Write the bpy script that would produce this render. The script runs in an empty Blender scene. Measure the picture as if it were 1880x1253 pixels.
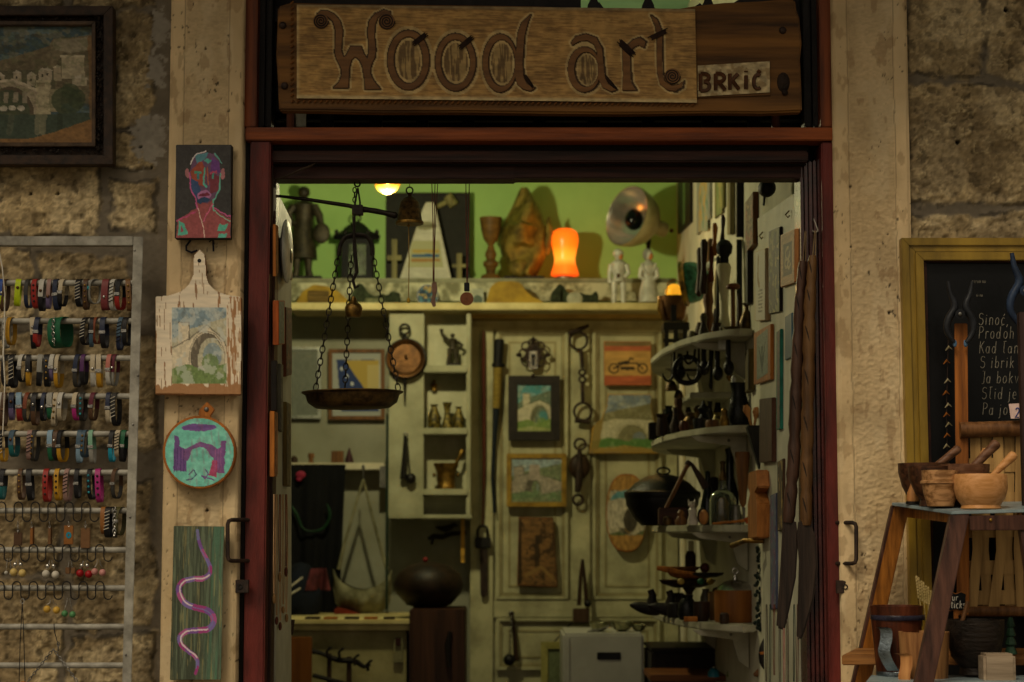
import bpy, bmesh, math, random
import numpy as np
from mathutils import Vector, Matrix
random.seed(7)
R = math.radians
# ---------------------------------------------------------------- camera, world, sun, exposure
F, CX, CY, D, CZ = 3600.0, 940.0, 626.5, 4.0, 1.35
TH = math.atan(354 / F)
scn = bpy.context.scene
col = scn.collection
cam = bpy.data.cameras.new('camera'); camo = bpy.data.objects.new('camera', cam); col.objects.link(camo)
camo.location = (0, -D, CZ); camo.rotation_euler = (R(90) + TH, 0, 0)
cam.sensor_width = 36; cam.lens = 36 * F / 1880; cam.clip_start = .05; cam.clip_end = 500
cam.dof.use_dof = True; cam.dof.focus_distance = 4.0; cam.dof.aperture_fstop = 5.0
scn.camera = camo
SUN_EL, SUN_AZ = R(50), R(205)          # azimuth clockwise from north (+Y): behind the camera, a little to its left
w = bpy.data.worlds.new('World'); scn.world = w; w.use_nodes = True
nt = w.node_tree; bg = nt.nodes['Background']
sky = nt.nodes.new('ShaderNodeTexSky'); sky.sky_type = 'NISHITA'; sky.sun_disc = False
sky.sun_elevation = SUN_EL; sky.sun_rotation = SUN_AZ; sky.dust_density = 4
hs = nt.nodes.new('ShaderNodeHueSaturation'); hs.inputs['Saturation'].default_value = .22
tn = nt.nodes.new('ShaderNodeMix'); tn.data_type = 'RGBA'; tn.blend_type = 'MULTIPLY'; tn.inputs[0].default_value = 1
tn.inputs[7].default_value = (1, .87, .66, 1)
nt.links.new(sky.outputs[0], hs.inputs['Color']); nt.links.new(hs.outputs[0], tn.inputs[6]); nt.links.new(tn.outputs[2], bg.inputs[0])
bg.inputs[1].default_value = .05
sl = bpy.data.lights.new('sun', 'SUN'); sl.energy = .9; sl.angle = R(20); sl.color = (1, .85, .62)
so = bpy.data.objects.new('sun', sl); col.objects.link(so)
so.rotation_euler = (R(90) - SUN_EL, 0, R(180) - SUN_AZ); so.location = (-2, -5, 6)
so.rotation_euler = Vector((math.sin(SUN_AZ) * math.cos(SUN_EL), math.cos(SUN_AZ) * math.cos(SUN_EL), math.sin(SUN_EL))).to_track_quat('Z', 'Y').to_euler()
vs = scn.view_settings; scn.display_settings.display_device = 'sRGB'
vs.view_transform = 'Standard'; vs.look = 'None'; vs.gamma = 1; vs.use_curve_mapping = False; vs.exposure = .58

# ---------------------------------------------------------------- pixel helpers: a pixel of the photograph on a real plane of the place
def ray(px, py):
    dx, dy = (px - CX) / F, (CY - py) / F
    c, s = math.cos(TH), math.sin(TH)
    return Vector((dx, c - dy * s, s + dy * c))
CAM = Vector((0, -D, CZ))
def P(px, py, y): d = ray(px, py); return CAM + d * ((y + D) / d.y)
def PX(px, py, x): d = ray(px, py); return CAM + d * (x / d.x)
def sc(y): return (D + y) / F
def lin(c):
    if isinstance(c, str):
        c = c.lstrip('#'); c = tuple(int(c[i:i + 2], 16) / 255 for i in (0, 2, 4))
    return tuple((v / 12.92 if v <= .04045 else ((v + .055) / 1.055) ** 2.4) for v in c[:3])

# ---------------------------------------------------------------- numpy noise
def _h(ix, iy, s):
    n = (ix.astype(np.int64) * 374761393 + iy.astype(np.int64) * 668265263 + s * 974711) & 0x7fffffff
    n = ((n ^ (n >> 13)) * 1274126177) & 0x7fffffff
    return ((n ^ (n >> 16)) & 0xffff) / 65535.0
def vn(x, y, s=0):
    ix, iy = np.floor(x), np.floor(y); fx, fy = x - ix, y - iy
    fx = fx * fx * (3 - 2 * fx); fy = fy * fy * (3 - 2 * fy)
    a, b, c, d = _h(ix, iy, s), _h(ix + 1, iy, s), _h(ix, iy + 1, s), _h(ix + 1, iy + 1, s)
    return (a * (1 - fx) + b * fx) * (1 - fy) + (c * (1 - fx) + d * fx) * fy
def fbm(x, y, s=0, o=4):
    t, a, n = 0, .5, 0
    for i in range(o):
        t = t + a * vn(x * 2 ** i + 17.3 * i, y * 2 ** i + 9.1 * i, s + i); n += a; a *= .5
    return t / n

# ---------------------------------------------------------------- materials
MATS = {}
def M(name, c='888888', c2=None, rough=.6, metal=0, scale=25, bump=.25, stretch=(1, 1, 1), fine=8, emit=None, es=0, trans=0, vcol=False, cont=(.35, .65), coat=0, rv=.12):
    if name in MATS: return MATS[name]
    m = bpy.data.materials.new(name); m.use_nodes = True; t = m.node_tree; N = t.nodes; L = t.links
    b = N['Principled BSDF']
    c1 = lin(c) + (1,); cc2 = (lin(c2) if c2 else tuple(v * .62 for v in c1[:3])) + (1,)
    tc = N.new('ShaderNodeTexCoord'); mp = N.new('ShaderNodeMapping'); L.new(tc.outputs['Object'], mp.inputs[0])
    mp.inputs['Scale'].default_value = tuple(scale * s for s in stretch)
    no = N.new('ShaderNodeTexNoise'); no.inputs['Scale'].default_value = 1; no.inputs['Detail'].default_value = 6; no.inputs['Roughness'].default_value = .6
    L.new(mp.outputs[0], no.inputs['Vector'])
    if vcol:
        at = N.new('ShaderNodeVertexColor'); at.layer_name = 'Col'
        L.new(at.outputs[0], b.inputs['Base Color'])
    else:
        cr = N.new('ShaderNodeValToRGB'); cr.color_ramp.elements[0].position = cont[0]; cr.color_ramp.elements[1].position = cont[1]
        cr.color_ramp.elements[0].color = cc2; cr.color_ramp.elements[1].color = c1
        L.new(no.outputs[0], cr.inputs[0]); L.new(cr.outputs[0], b.inputs['Base Color'])
    b.inputs['Metallic'].default_value = metal
    n2 = N.new('ShaderNodeTexNoise'); n2.inputs['Scale'].default_value = fine; n2.inputs['Detail'].default_value = 5
    L.new(mp.outputs[0], n2.inputs['Vector'])
    mr = N.new('ShaderNodeMapRange'); L.new(n2.outputs[0], mr.inputs[0])
    mr.inputs[3].default_value = max(.03, rough - rv); mr.inputs[4].default_value = min(1, rough + rv)
    L.new(mr.outputs[0], b.inputs['Roughness'])
    if bump:
        bp = N.new('ShaderNodeBump'); bp.inputs['Strength'].default_value = bump; bp.inputs['Distance'].default_value = .004
        ad = N.new('ShaderNodeMath'); ad.operation = 'ADD'; L.new(no.outputs[0], ad.inputs[0]); L.new(n2.outputs[0], ad.inputs[1])
        L.new(ad.outputs[0], bp.inputs['Height']); L.new(bp.outputs[0], b.inputs['Normal'])
    if emit:
        b.inputs['Emission Color'].default_value = lin(emit) + (1,); b.inputs['Emission Strength'].default_value = es
    if trans:
        b.inputs['Transmission Weight'].default_value = trans; b.inputs['IOR'].default_value = 1.45
    if not metal and not coat and not trans: b.inputs['Specular IOR Level'].default_value = .22
    if coat: b.inputs['Coat Weight'].default_value = coat; b.inputs['Coat Roughness'].default_value = .15
    MATS[name] = m; return m
GR_X = (.06, 1, 1); GR_Z = (1, 1, .06)
def wood(name, c='888888', c2=None, axis='z', rough=.55, scale=70, bump=.25, **k):
    return M(name, c, c2, rough=rough, scale=scale, stretch=GR_Z if axis == 'z' else GR_X, bump=bump, fine=2.5, **k)
CANVAS = M('painted_canvas', vcol=True, rough=.6, scale=200, bump=.25)
STONE = M('limestone', vcol=True, rough=.92, scale=130, bump=.55)
CHALK = M('chalk', 'cfcabd', 'a8a294', rough=.9)
STEEL = M('worn_steel', '8e8c86', '55524d', rough=.4, metal=.8)
GREYP = M('grey_frame_paint', '9a978c', '6f6c63', rough=.5, scale=30, bump=.15)
IRON = M('black_iron', '201d1a', '120f0d', rough=.45, metal=.5, scale=60)
RUST = M('rusty_iron', '3d2c22', '1f1713', rough=.6, metal=.5, scale=70)
BRASS = M('aged_brass', 'a5803a', '55401e', rough=.36, metal=.9, scale=40)
DBRASS = M('dark_brass', '6e5630', '2c2214', rough=.42, metal=.8, scale=45)
COPPER = M('copper', '6f4c2c', '452e1a', rough=.42, metal=.8, scale=25)
SILVER = M('silver_metal', 'c9c6c0', '8d8a85', rough=.22, metal=.95)
WHITE = M('white_paint', 'd6cfb6', 'b9b093', rough=.6, scale=8, bump=.1)
WHITEW = M('white_wall_paint', 'cfcbb8', 'b4af98', rough=.8, scale=6, bump=.15)
DARKW = wood('dark_wood', '3a2718', '1c120b')
MIDW = wood('mid_wood', '7c5430', '4f3219')
LIGHTW = wood('beech_wood', 'c18a52', '9a6537')
ORW = wood('orange_wood', 'ad6a2a', '7a4618')
BLACKW = wood('black_wood', '211a15', '0e0b09')
YELW = wood('yellow_wood', 'c59a3e', '94702a', axis='x')
BLACK = M('matt_black', '16161a', '0c0c0e', rough=.6)
CREAM = M('cream_paint', 'cfc08a', 'ab9c69', rough=.55, scale=10, bump=.1)

# ---------------------------------------------------------------- mesh builder
class MB:
    def __init__(s): s.v = []; s.f = []; s.c = None; s.bev = 0; s.sm = True
    def add(s, vs_, fs):
        o = len(s.v); s.v += [Vector(v) for v in vs_]; s.f += [tuple(i + o for i in f) for f in fs]; return s
    def bv(s, b=.0015): s.bev = b; return s
    def flat(s): s.sm = False; return s
    def hexa(s, p):   # 4 front (loop) + 4 back
        return s.add(p, [(0, 1, 2, 3), (7, 6, 5, 4), (0, 4, 5, 1), (1, 5, 6, 2), (2, 6, 7, 3), (3, 7, 4, 0)])
    def box(s, x0, x1, y0, y1, z0, z1):
        return s.hexa([(x0, y0, z0), (x1, y0, z0), (x1, y0, z1), (x0, y0, z1), (x0, y1, z0), (x1, y1, z0), (x1, y1, z1), (x0, y1, z1)])
    def bpx(s, x0, t, x1, b, y, d):   # a box by its front rectangle in pixels, front at y, depth d
        m = (t + b) / 2; xm = (x0 + x1) / 2
        return s.box(P(x0, m, y).x, P(x1, m, y).x, y, y + d, P(xm, b, y).z, P(xm, t, y).z)
    def prism(s, pts, d):    # planar 3-D outline pushed by vector d
        n = len(pts); d = Vector(d); q = [Vector(p) for p in pts]
        return s.add(q + [p + d for p in q], [tuple(range(n)), tuple(range(2 * n - 1, n - 1, -1))] + [(i, n + i, n + (i + 1) % n, (i + 1) % n) for i in range(n)])
    def ppx(s, pts, y, d): return s.prism([P(a, b, y) for a, b in pts], (0, d, 0))
    def ringp(s, cx, cy, ro, ri, y, d, n=40, ico=(0, 0)):   # flat elliptic ring in pixels
        vs_ = []
        for yy in (y, y + d):
            for (rx, ry), o in ((ro, (0, 0)), (ri, ico)):
                for i in range(n):
                    a = 2 * math.pi * i / n; q = P(cx + o[0] + rx * math.cos(a), cy + o[1] + ry * math.sin(a), y); q.y = yy; vs_.append(q)
        fs = []
        for i in range(n):
            j = (i + 1) % n
            fs += [(i, j, n + j, n + i), (2 * n + i, 3 * n + i, 3 * n + j, 2 * n + j), (i, 2 * n + i, 2 * n + j, j), (n + i, n + j, 3 * n + j, 3 * n + i)]
        return s.add(vs_, fs)
    def tube(s, pts, r, n=8, closed=False):
        pts = [Vector(p) for p in pts]; m = len(pts)
        if not isinstance(r, (list, tuple)): r = [r] * m
        vs_ = []; up = None
        for i, p in enumerate(pts):
            a = pts[(i - 1) % m] if (closed or i) else p; b = pts[(i + 1) % m] if (closed or i < m - 1) else p
            t = (b - a); t = t.normalized() if t.length > 1e-9 else Vector((0, 0, 1))
            if up is None:
                up = Vector((0, 0, 1)) if abs(t.z) < .9 else Vector((0, 1, 0))
            x = t.cross(up)
            if x.length < 1e-6: x = t.cross(Vector((1, .3, .2)))
            x.normalize(); up = x.cross(t)
            for k in range(n):
                an = 2 * math.pi * k / n; vs_.append(p + (x * math.cos(an) + up * math.sin(an)) * r[i])
        fs = []
        for i in range(m if closed else m - 1):
            for k in range(n):
                A = i * n; B = ((i + 1) % m) * n
                fs.append((A + k, A + (k + 1) % n, B + (k + 1) % n, B + k))
        if not closed: fs += [tuple(range(n - 1, -1, -1)), tuple((m - 1) * n + k for k in range(n))]
        return s.add(vs_, fs)
    def tpx(s, pts, y, n=10, dy=None):   # tube through (px, py, radius px)
        q = []
        for i, p in enumerate(pts): q.append(P(p[0], p[1], y + (dy[i] if dy else 0)))
        return s.tube(q, [max(p[2], .05) * sc(y) for p in pts], n)
    def lathe(s, c, prof, n=24):   # (radius, height) about the z axis through c
        c = Vector(c); vs_ = []
        for r, h in prof:
            for k in range(n): a = 2 * math.pi * k / n; vs_.append(c + Vector((r * math.cos(a), r * math.sin(a), h)))
        fs = [(i * n + k, i * n + (k + 1) % n, (i + 1) * n + (k + 1) % n, (i + 1) * n + k) for i in range(len(prof) - 1) for k in range(n)]
        if prof[0][0] > 1e-5: fs.append(tuple(range(n - 1, -1, -1)))
        if prof[-1][0] > 1e-5: fs.append(tuple((len(prof) - 1) * n + k for k in range(n)))
        return s.add(vs_, fs)
    def lpx(s, cx, y, prof, n=24):  # lathe from (radius px, py)
        c = P(cx, prof[0][1], y); return s.lathe((c.x, y, 0), [(max(r, .01) * sc(y), P(cx, py, y).z) for r, py in prof], n)
    def ball(s, c, r, n=14):
        if not isinstance(r, (tuple, list)): r = (r, r, r)
        c = Vector(c); vs_ = []; m = n // 2 + 1
        for i in range(m + 1):
            t = math.pi * i / m
            for k in range(n):
                a = 2 * math.pi * k / n; vs_.append(c + Vector((r[0] * math.sin(t) * math.cos(a), r[1] * math.sin(t) * math.sin(a), r[2] * math.cos(t))))
        return s.add(vs_, [(i * n + k, (i + 1) * n + k, (i + 1) * n + (k + 1) % n, i * n + (k + 1) % n) for i in range(m) for k in range(n)])
    def opx(s, cx, cy, rx, ry, y, rd=None, n=14):
        k = sc(y); return s.ball(P(cx, cy, y), (rx * k, (rd if rd is not None else rx) * k, ry * k), n)
    def canvas(s, tl, tr, bl, pic, gain=1.0, relief=.0006, keep=None):
        ny, nx = pic.a.shape[:2]; tl, tr, bl = Vector(tl), Vector(tr), Vector(bl); ex = tr - tl; ey = bl - tl
        nr = ex.cross(ey).normalized(); nr = -nr if nr.y > 0 and abs(nr.y) > .5 else nr
        rgb = np.clip(pic.a, 0, 1); L_ = np.where(rgb <= .04045, rgb / 12.92, ((rgb + .055) / 1.055) ** 2.4) * gain
        L_ = L_ * .84 + .16 * (L_ @ np.array([.3, .59, .11]))[..., None]
        lum = fbm(pic.U * 60, pic.V * 60, 3, 2); o = len(s.v)
        if s.c is None: s.c = [(0, 0, 0, 1)] * o
        for j in range(ny):
            for i in range(nx):
                s.v.append(tl + ex * (i / (nx - 1)) + ey * (j / (ny - 1)) + nr * (relief * float(lum[j, i])))
                q = L_[j, i]; s.c.append((float(q[0]), float(q[1]), float(q[2]), 1))
        for j in range(ny - 1):
            for i in range(nx - 1):
                if keep is not None and not keep((i + .5) / (nx - 1), (j + .5) / (ny - 1)): continue
                a = o + j * nx + i; s.f.append((a, a + 1, a + nx + 1, a + nx))
        return s
    def build(s, name, mat, parent=None, origin=None):
        if origin is None: origin = Vector((0, 0, 0))
        me = bpy.data.meshes.new(name)
        me.from_pydata([v - origin for v in s.v], [], s.f)
        if s.c is None:
            bm = bmesh.new(); bm.from_mesh(me); bmesh.ops.recalc_face_normals(bm, faces=bm.faces)
            if s.bev:
                es = [e for e in bm.edges if len(e.link_faces) == 2 and e.calc_face_angle(0) > .6]
                try: bmesh.ops.bevel(bm, geom=es, offset=s.bev, segments=2, affect='EDGES', clamp_overlap=True)
                except Exception: pass
            for f in bm.faces: f.smooth = s.sm
            for e in bm.edges:
                if len(e.link_faces) == 2 and e.calc_face_angle(0) > .7: e.smooth = False
            bm.to_mesh(me); bm.free()
        else:
            at = me.color_attributes.new('Col', 'FLOAT_COLOR', 'POINT'); at.data.foreach_set('color', np.array(s.c, dtype=np.float32).ravel())
            for p in me.polygons: p.use_smooth = True
        me.materials.append(mat); me.update()
        o = bpy.data.objects.new(name, me); col.objects.link(o)
        if parent is not None: o.parent = parent
        return o

def bounds(mbs):
    xs = [v for m in mbs for v in m.v]
    return (min(v.x for v in xs), max(v.x for v in xs), min(v.y for v in xs), max(v.y for v in xs), min(v.z for v in xs), max(v.z for v in xs))
def flat_parts(parts):
    for p in parts:
        yield p[1]
        if len(p) > 3: yield from flat_parts(p[3])
def thing(name, label, cat, parts, group=None, rest=None):
    """parts: (part name, MB, material[, sub-parts]); one part alone makes the thing a single mesh"""
    mbs = list(flat_parts(parts)); b = bounds(mbs)
    if rest is not None:
        dz = rest - b[4]
        for m in {id(m): m for m in mbs}.values():
            for v in m.v: v.z += dz
        b = bounds(mbs)
    org = Vector(((b[0] + b[1]) / 2, (b[2] + b[3]) / 2, b[4]))
    if len(parts) == 1 and len(parts[0]) == 3:
        o = parts[0][1].build(name, parts[0][2], None, org); o.location = org
    else:
        o = bpy.data.objects.new(name, None); col.objects.link(o); o.location = org; o.empty_display_size = .03
        for p in parts:
            c = p[1].build(p[0], p[2], o, org)
            if len(p) > 3:
                for q in p[3]: q[1].build(q[0], q[2], c, org)
    o['label'] = label; o['category'] = cat
    if group: o['group'] = group
    return o
def struct(name, mb, mat):
    o = mb.build(name, mat); o['kind'] = 'structure'; return o

# ---------------------------------------------------------------- painter for pictures (numpy, unit coordinates, v down)
class Pic:
    def __init__(s, nx, ny, base='808080', seed=1, wob=.012):
        s.nx, s.ny = nx, ny; s.U, s.V = np.meshgrid(np.linspace(0, 1, nx), np.linspace(0, 1, ny)); s.seed = seed
        s.u = s.U + (fbm(s.U * 14, s.V * 14, seed) - .5) * wob * 2; s.v = s.V + (fbm(s.U * 14, s.V * 14, seed + 50) - .5) * wob * 2
        s.a = np.zeros((ny, nx, 3)) + np.array(s.h(base))
    def h(s, c): return c if not isinstance(c, str) else tuple(int(c[i:i + 2], 16) / 255 for i in (0, 2, 4))
    def put(s, m, c, k=1.0):
        m = (m * k)[..., None] if m.dtype != bool else (m.astype(float) * k)[..., None]
        s.a = s.a * (1 - m) + np.array(s.h(c)) * m; return s
    def poly(s, pts, c, k=1.0):
        ins = np.zeros(s.U.shape, bool); n = len(pts)
        for i in range(n):
            (x0, y0), (x1, y1) = pts[i], pts[(i + 1) % n]
            if y0 == y1: continue
            cr = ((y0 > s.v) != (y1 > s.v)) & (s.u < (x1 - x0) * (s.v - y0) / (y1 - y0) + x0); ins ^= cr
        return s.put(ins, c, k)
    def ell(s, cx, cy, rx, ry, c, k=1.0): return s.put(((s.u - cx) / rx) ** 2 + ((s.v - cy) / ry) ** 2 < 1, c, k)
    def rect(s, x0, y0, x1, y1, c, k=1.0): return s.put((s.u > x0) & (s.u < x1) & (s.v > y0) & (s.v < y1), c, k)
    def line(s, pts, w, c, k=1.0, asp=1.0):
        m = np.zeros(s.U.shape, bool)
        for (x0, y0), (x1, y1) in zip(pts[:-1], pts[1:]):
            dx, dy = x1 - x0, (y1 - y0) * asp; L2 = dx * dx + dy * dy + 1e-12
            t = np.clip(((s.u - x0) * dx + (s.v - y0) * asp * dy) / L2, 0, 1)
            m |= (s.u - x0 - t * dx) ** 2 + ((s.v - y0) * asp - t * dy) ** 2 < w * w
        return s.put(m, c, k)
    def noise(s, amp=.12, f=(20, 20), sd=5):
        n = fbm(s.U * f[0], s.V * f[1], s.seed + sd, 4) - .5; s.a = np.clip(s.a * (1 + (n * amp * 4)[..., None]), 0, 1); return s
    def blot(s, c, th=.55, f=(8, 8), sd=9, k=.8, soft=.06):
        n = fbm(s.U * f[0], s.V * f[1], s.seed + sd, 4); return s.put(np.clip((n - th) / soft, 0, 1), c, k)
def bridge_pic(nx, ny, sky='6f93a3', hill='7c7350', stone='b9a98a', dark='4a4334', green='5f7a3c', water='4d5c46', seed=1, arch=(.55, .78, .24, .36), tower=True, gray=0):
    p = Pic(nx, ny, sky, seed); p.blot('c9cfc6', .52, (5, 9), 3, .5)
    p.poly([(0, .42), (.25, .3), (.6, .22), (1, .12), (1, .7), (0, .7)], hill); p.blot(dark, .6, (10, 10), 4, .2)
    ax, ay, rx, ry = arch
    if tower:
        p.rect(ax - rx - .22, .2, ax - rx - .02, .6, stone); p.line([(ax - rx - .22, .2), (ax - rx - .02, .2), (ax - rx - .02, .5)], .008, dark)
    p.poly([(0, .55), (ax - .3, .42), (ax, ay - ry - .1), (ax + .3, .44), (1, .55), (1, 1), (0, 1)], stone)
    p.ell(ax, ay, rx + .03, ry + .03, dark, .55); p.ell(ax, ay, rx + .015, ry + .015, stone); p.ell(ax, ay, rx, ry, dark); p.ell(ax + .07, ay + .02, rx - .06, ry - .04, hill); p.ell(ax + .1, ay - .04, rx - .13, ry - .16, sky, .8); p.ell(ax + .06, ay + .06, rx * .5, ry * .35, green, .8)
    p.poly([(0, .8), (.3, .74), (.6, .82), (1, .72), (1, 1), (0, 1)], green); p.poly([(0, .93), (.5, .88), (1, .94), (1, 1), (0, 1)], water)
    p.blot(stone, .62, (12, 12), 6, .3); p.line([(0, .53), (ax - .3, .4), (ax, ay - ry - .12), (ax + .3, .42), (1, .53)], .009, dark, .7)
    p.noise(.08, (30, 30)); return p

# ---------------------------------------------------------------- a small hand-drawn stroke font (unit box: x 0-.6, y 0 baseline .. 1 cap)
def arc(cx, cy, rx, ry, a0, a1, n=10): return [(cx + rx * math.cos(R(a0 + (a1 - a0) * i / n)), cy + ry * math.sin(R(a0 + (a1 - a0) * i / n))) for i in range(n + 1)]
GL = {
 'S': (.5, [arc(.25, .75, .2, .22, 30, 250) + arc(.25, .27, .22, .27, 80, -150)]),
 'P': (.5, [[(.08, 0), (.08, 1)], [(.08, 1)] + arc(.2, .75, .25, .25, 90, -90) + [(.08, .5)]]),
 'K': (.5, [[(.08, 0), (.08, 1)], [(.45, 1), (.08, .45)], [(.18, .58), (.5, 0)]]),
 'J': (.4, [[(.15, 1), (.35, 1), (.35, .2)] + arc(.2, .15, .15, .2, 0, -120)]),
 'i': (.22, [[(.1, 0), (.1, .6)], [(.1, .78), (.11, .84)]]),
 'n': (.45, [[(.08, 0), (.08, .6)], [(.08, .45)] + arc(.23, .42, .15, .18, 150, 0) + [(.38, 0)]]),
 'o': (.45, [arc(.22, .3, .17, .3, 0, 360, 14)]),
 'c': (.4, [arc(.22, .3, .17, .3, 50, 310)]),
 'ć': (.4, [arc(.22, .3, .17, .3, 50, 310), [(.2, .74), (.32, .92)]]),
 'š': (.4, [arc(.2, .45, .13, .14, 30, 250) + arc(.2, .16, .14, .17, 80, -150), [(.1, .9), (.2, .75), (.3, .9)]]),
 ',': (.2, [[(.1, .05), (.04, -.18)]]),
 'r': (.35, [[(.08, 0), (.08, .6)], [(.08, .42)] + arc(.22, .42, .14, .17, 150, 40)]),
 'd': (.48, [arc(.2, .28, .16, .28, 0, 360, 14), [(.38, 0), (.38, 1)]]),
 'h': (.45, [[(.08, 0), (.08, 1)], [(.08, .45)] + arc(.23, .42, .15, .18, 150, 0) + [(.38, 0)]]),
 'a': (.45, [arc(.2, .28, .16, .28, 0, 360, 14), [(.37, .58), (.37, 0)]]),
 't': (.35, [[(.16, .85), (.16, .1), (.28, .02)], [(.02, .62), (.32, .62)]]),
 'b': (.45, [[(.08, 0), (.08, 1)], arc(.24, .28, .16, .28, 0, 360, 14)]),
 'k': (.42, [[(.08, 0), (.08, 1)], [(.36, .6), (.08, .28)], [(.16, .36), (.38, 0)]]),
 'v': (.42, [[(.04, .6), (.2, 0), (.38, .6)]]),
 'j': (.25, [[(.12, .6), (.12, -.2), (.0, -.28)], [(.12, .78), (.13, .84)]]),
 'e': (.42, [[(.05, .32), (.37, .32)] + arc(.21, .3, .16, .3, 5, 310)]),
 'u': (.42, [[(.06, .6), (.06, .2)] + arc(.2, .18, .14, .18, 180, 360) + [(.34, .6), (.34, 0)]]),
 's': (.36, [arc(.18, .45, .12, .14, 30, 250) + arc(.18, .16, .13, .17, 80, -150)]),
 '2': (.5, [arc(.24, .72, .2, .26, 160, -40) + [(.05, 0), (.46, .02)]]),
 'B': (.5, [[(.08, 0), (.08, 1)], [(.08, 1)] + arc(.22, .77, .22, .23, 90, -90) + arc(.22, .27, .25, .27, 90, -90) + [(.08, 0)]]),
 'R': (.5, [[(.08, 0), (.08, 1)], [(.08, 1)] + arc(.22, .75, .24, .25, 90, -90) + [(.08, .5)], [(.2, .5), (.5, 0)]]),
 'Ć': (.55, [arc(.3, .5, .24, .5, 55, 305), [(.3, 1.12), (.42, 1.28)]]),
 'İ': (.25, [[(.12, 0), (.12, .92)], [(.12, 1.16), (.12, 1.22)]]),
 ' ': (.25, []), 'ď': (.55, [arc(.2, .28, .16, .28, 0, 360, 14), [(.38, 0), (.38, 1)], [(.42, 1.12), (.56, 1.1)]]), 'ť': (.4, [[(.16, .95), (.16, .1), (.28, .02)], [(.06, .97), (.36, 1.0)]]),
}
def write(mb, text, px, py, h, y, r, sx=1.0, slant=.08, gap=.12):
    """strokes of text, baseline start at (px, py), cap height h px, on the plane y"""
    x = px
    for ch in text:
        wd, st = GL[ch]
        for s_ in st: mb.tube([P(x + (a + b * slant) * h * sx, py - b * h, y) for a, b in s_], r * sc(y), 5)
        x += (wd + gap) * h * sx
    return mb
# ================================================================ the setting
struct('pavement', MB().box(-9, 9, -12, .02, -.3, 0), M('paving_stone', '8d8472', '5f584c', rough=.8, scale=6))
struct('shop_floor', MB().box(-1.7, .75, .024, 3.4, -.3, .02), M('floor_boards', '5a4630', '3a2c1d', rough=.6, scale=8))

# ---- the building: rough stone wall left and right, two dressed pilasters, the wall above, the room behind
def smooth(t): t = np.clip(t, 0, 1); return t * t * (3 - 2 * t)
def axis(dense0, dense1, step, lo, hi, cs):
    a = list(np.arange(lo, dense0, cs)) + list(np.arange(dense0, dense1, step)) + list(np.arange(dense1, hi + cs, cs)); a[-1] = hi
    return np.array(sorted(set(np.round(a, 5))))
def relief(xs, zs, fn, back=.25):
    X, Z = np.meshgrid(xs, zs); h, rgb = fn(X, Z); ny, nx = X.shape
    mb = MB(); mb.v = [Vector((X[j, i], -h[j, i], Z[j, i])) for j in range(ny) for i in range(nx)]
    mb.f = [(j * nx + i, j * nx + i + 1, (j + 1) * nx + i + 1, (j + 1) * nx + i) for j in range(ny - 1) for i in range(nx - 1)]
    mb.c = [(float(c[0]), float(c[1]), float(c[2]), 1) for c in rgb.reshape(-1, 3)]
    o = len(mb.v); e = []      # side and top returns
    idx = [i for i in range(nx)] + [j * nx + nx - 1 for j in range(1, ny)] + [(ny - 1) * nx + i for i in range(nx - 2, -1, -1)] + [j * nx for j in range(ny - 2, 0, -1)]
    for k in idx: p = mb.v[k].copy(); p.y = back; mb.v.append(p); mb.c.append(mb.c[k])
    n = len(idx)
    for a in range(n): b = (a + 1) % n; mb.f.append((idx[b], idx[a], o + a, o + b))
    return mb
C = lambda s: np.array(lin(s))
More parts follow.
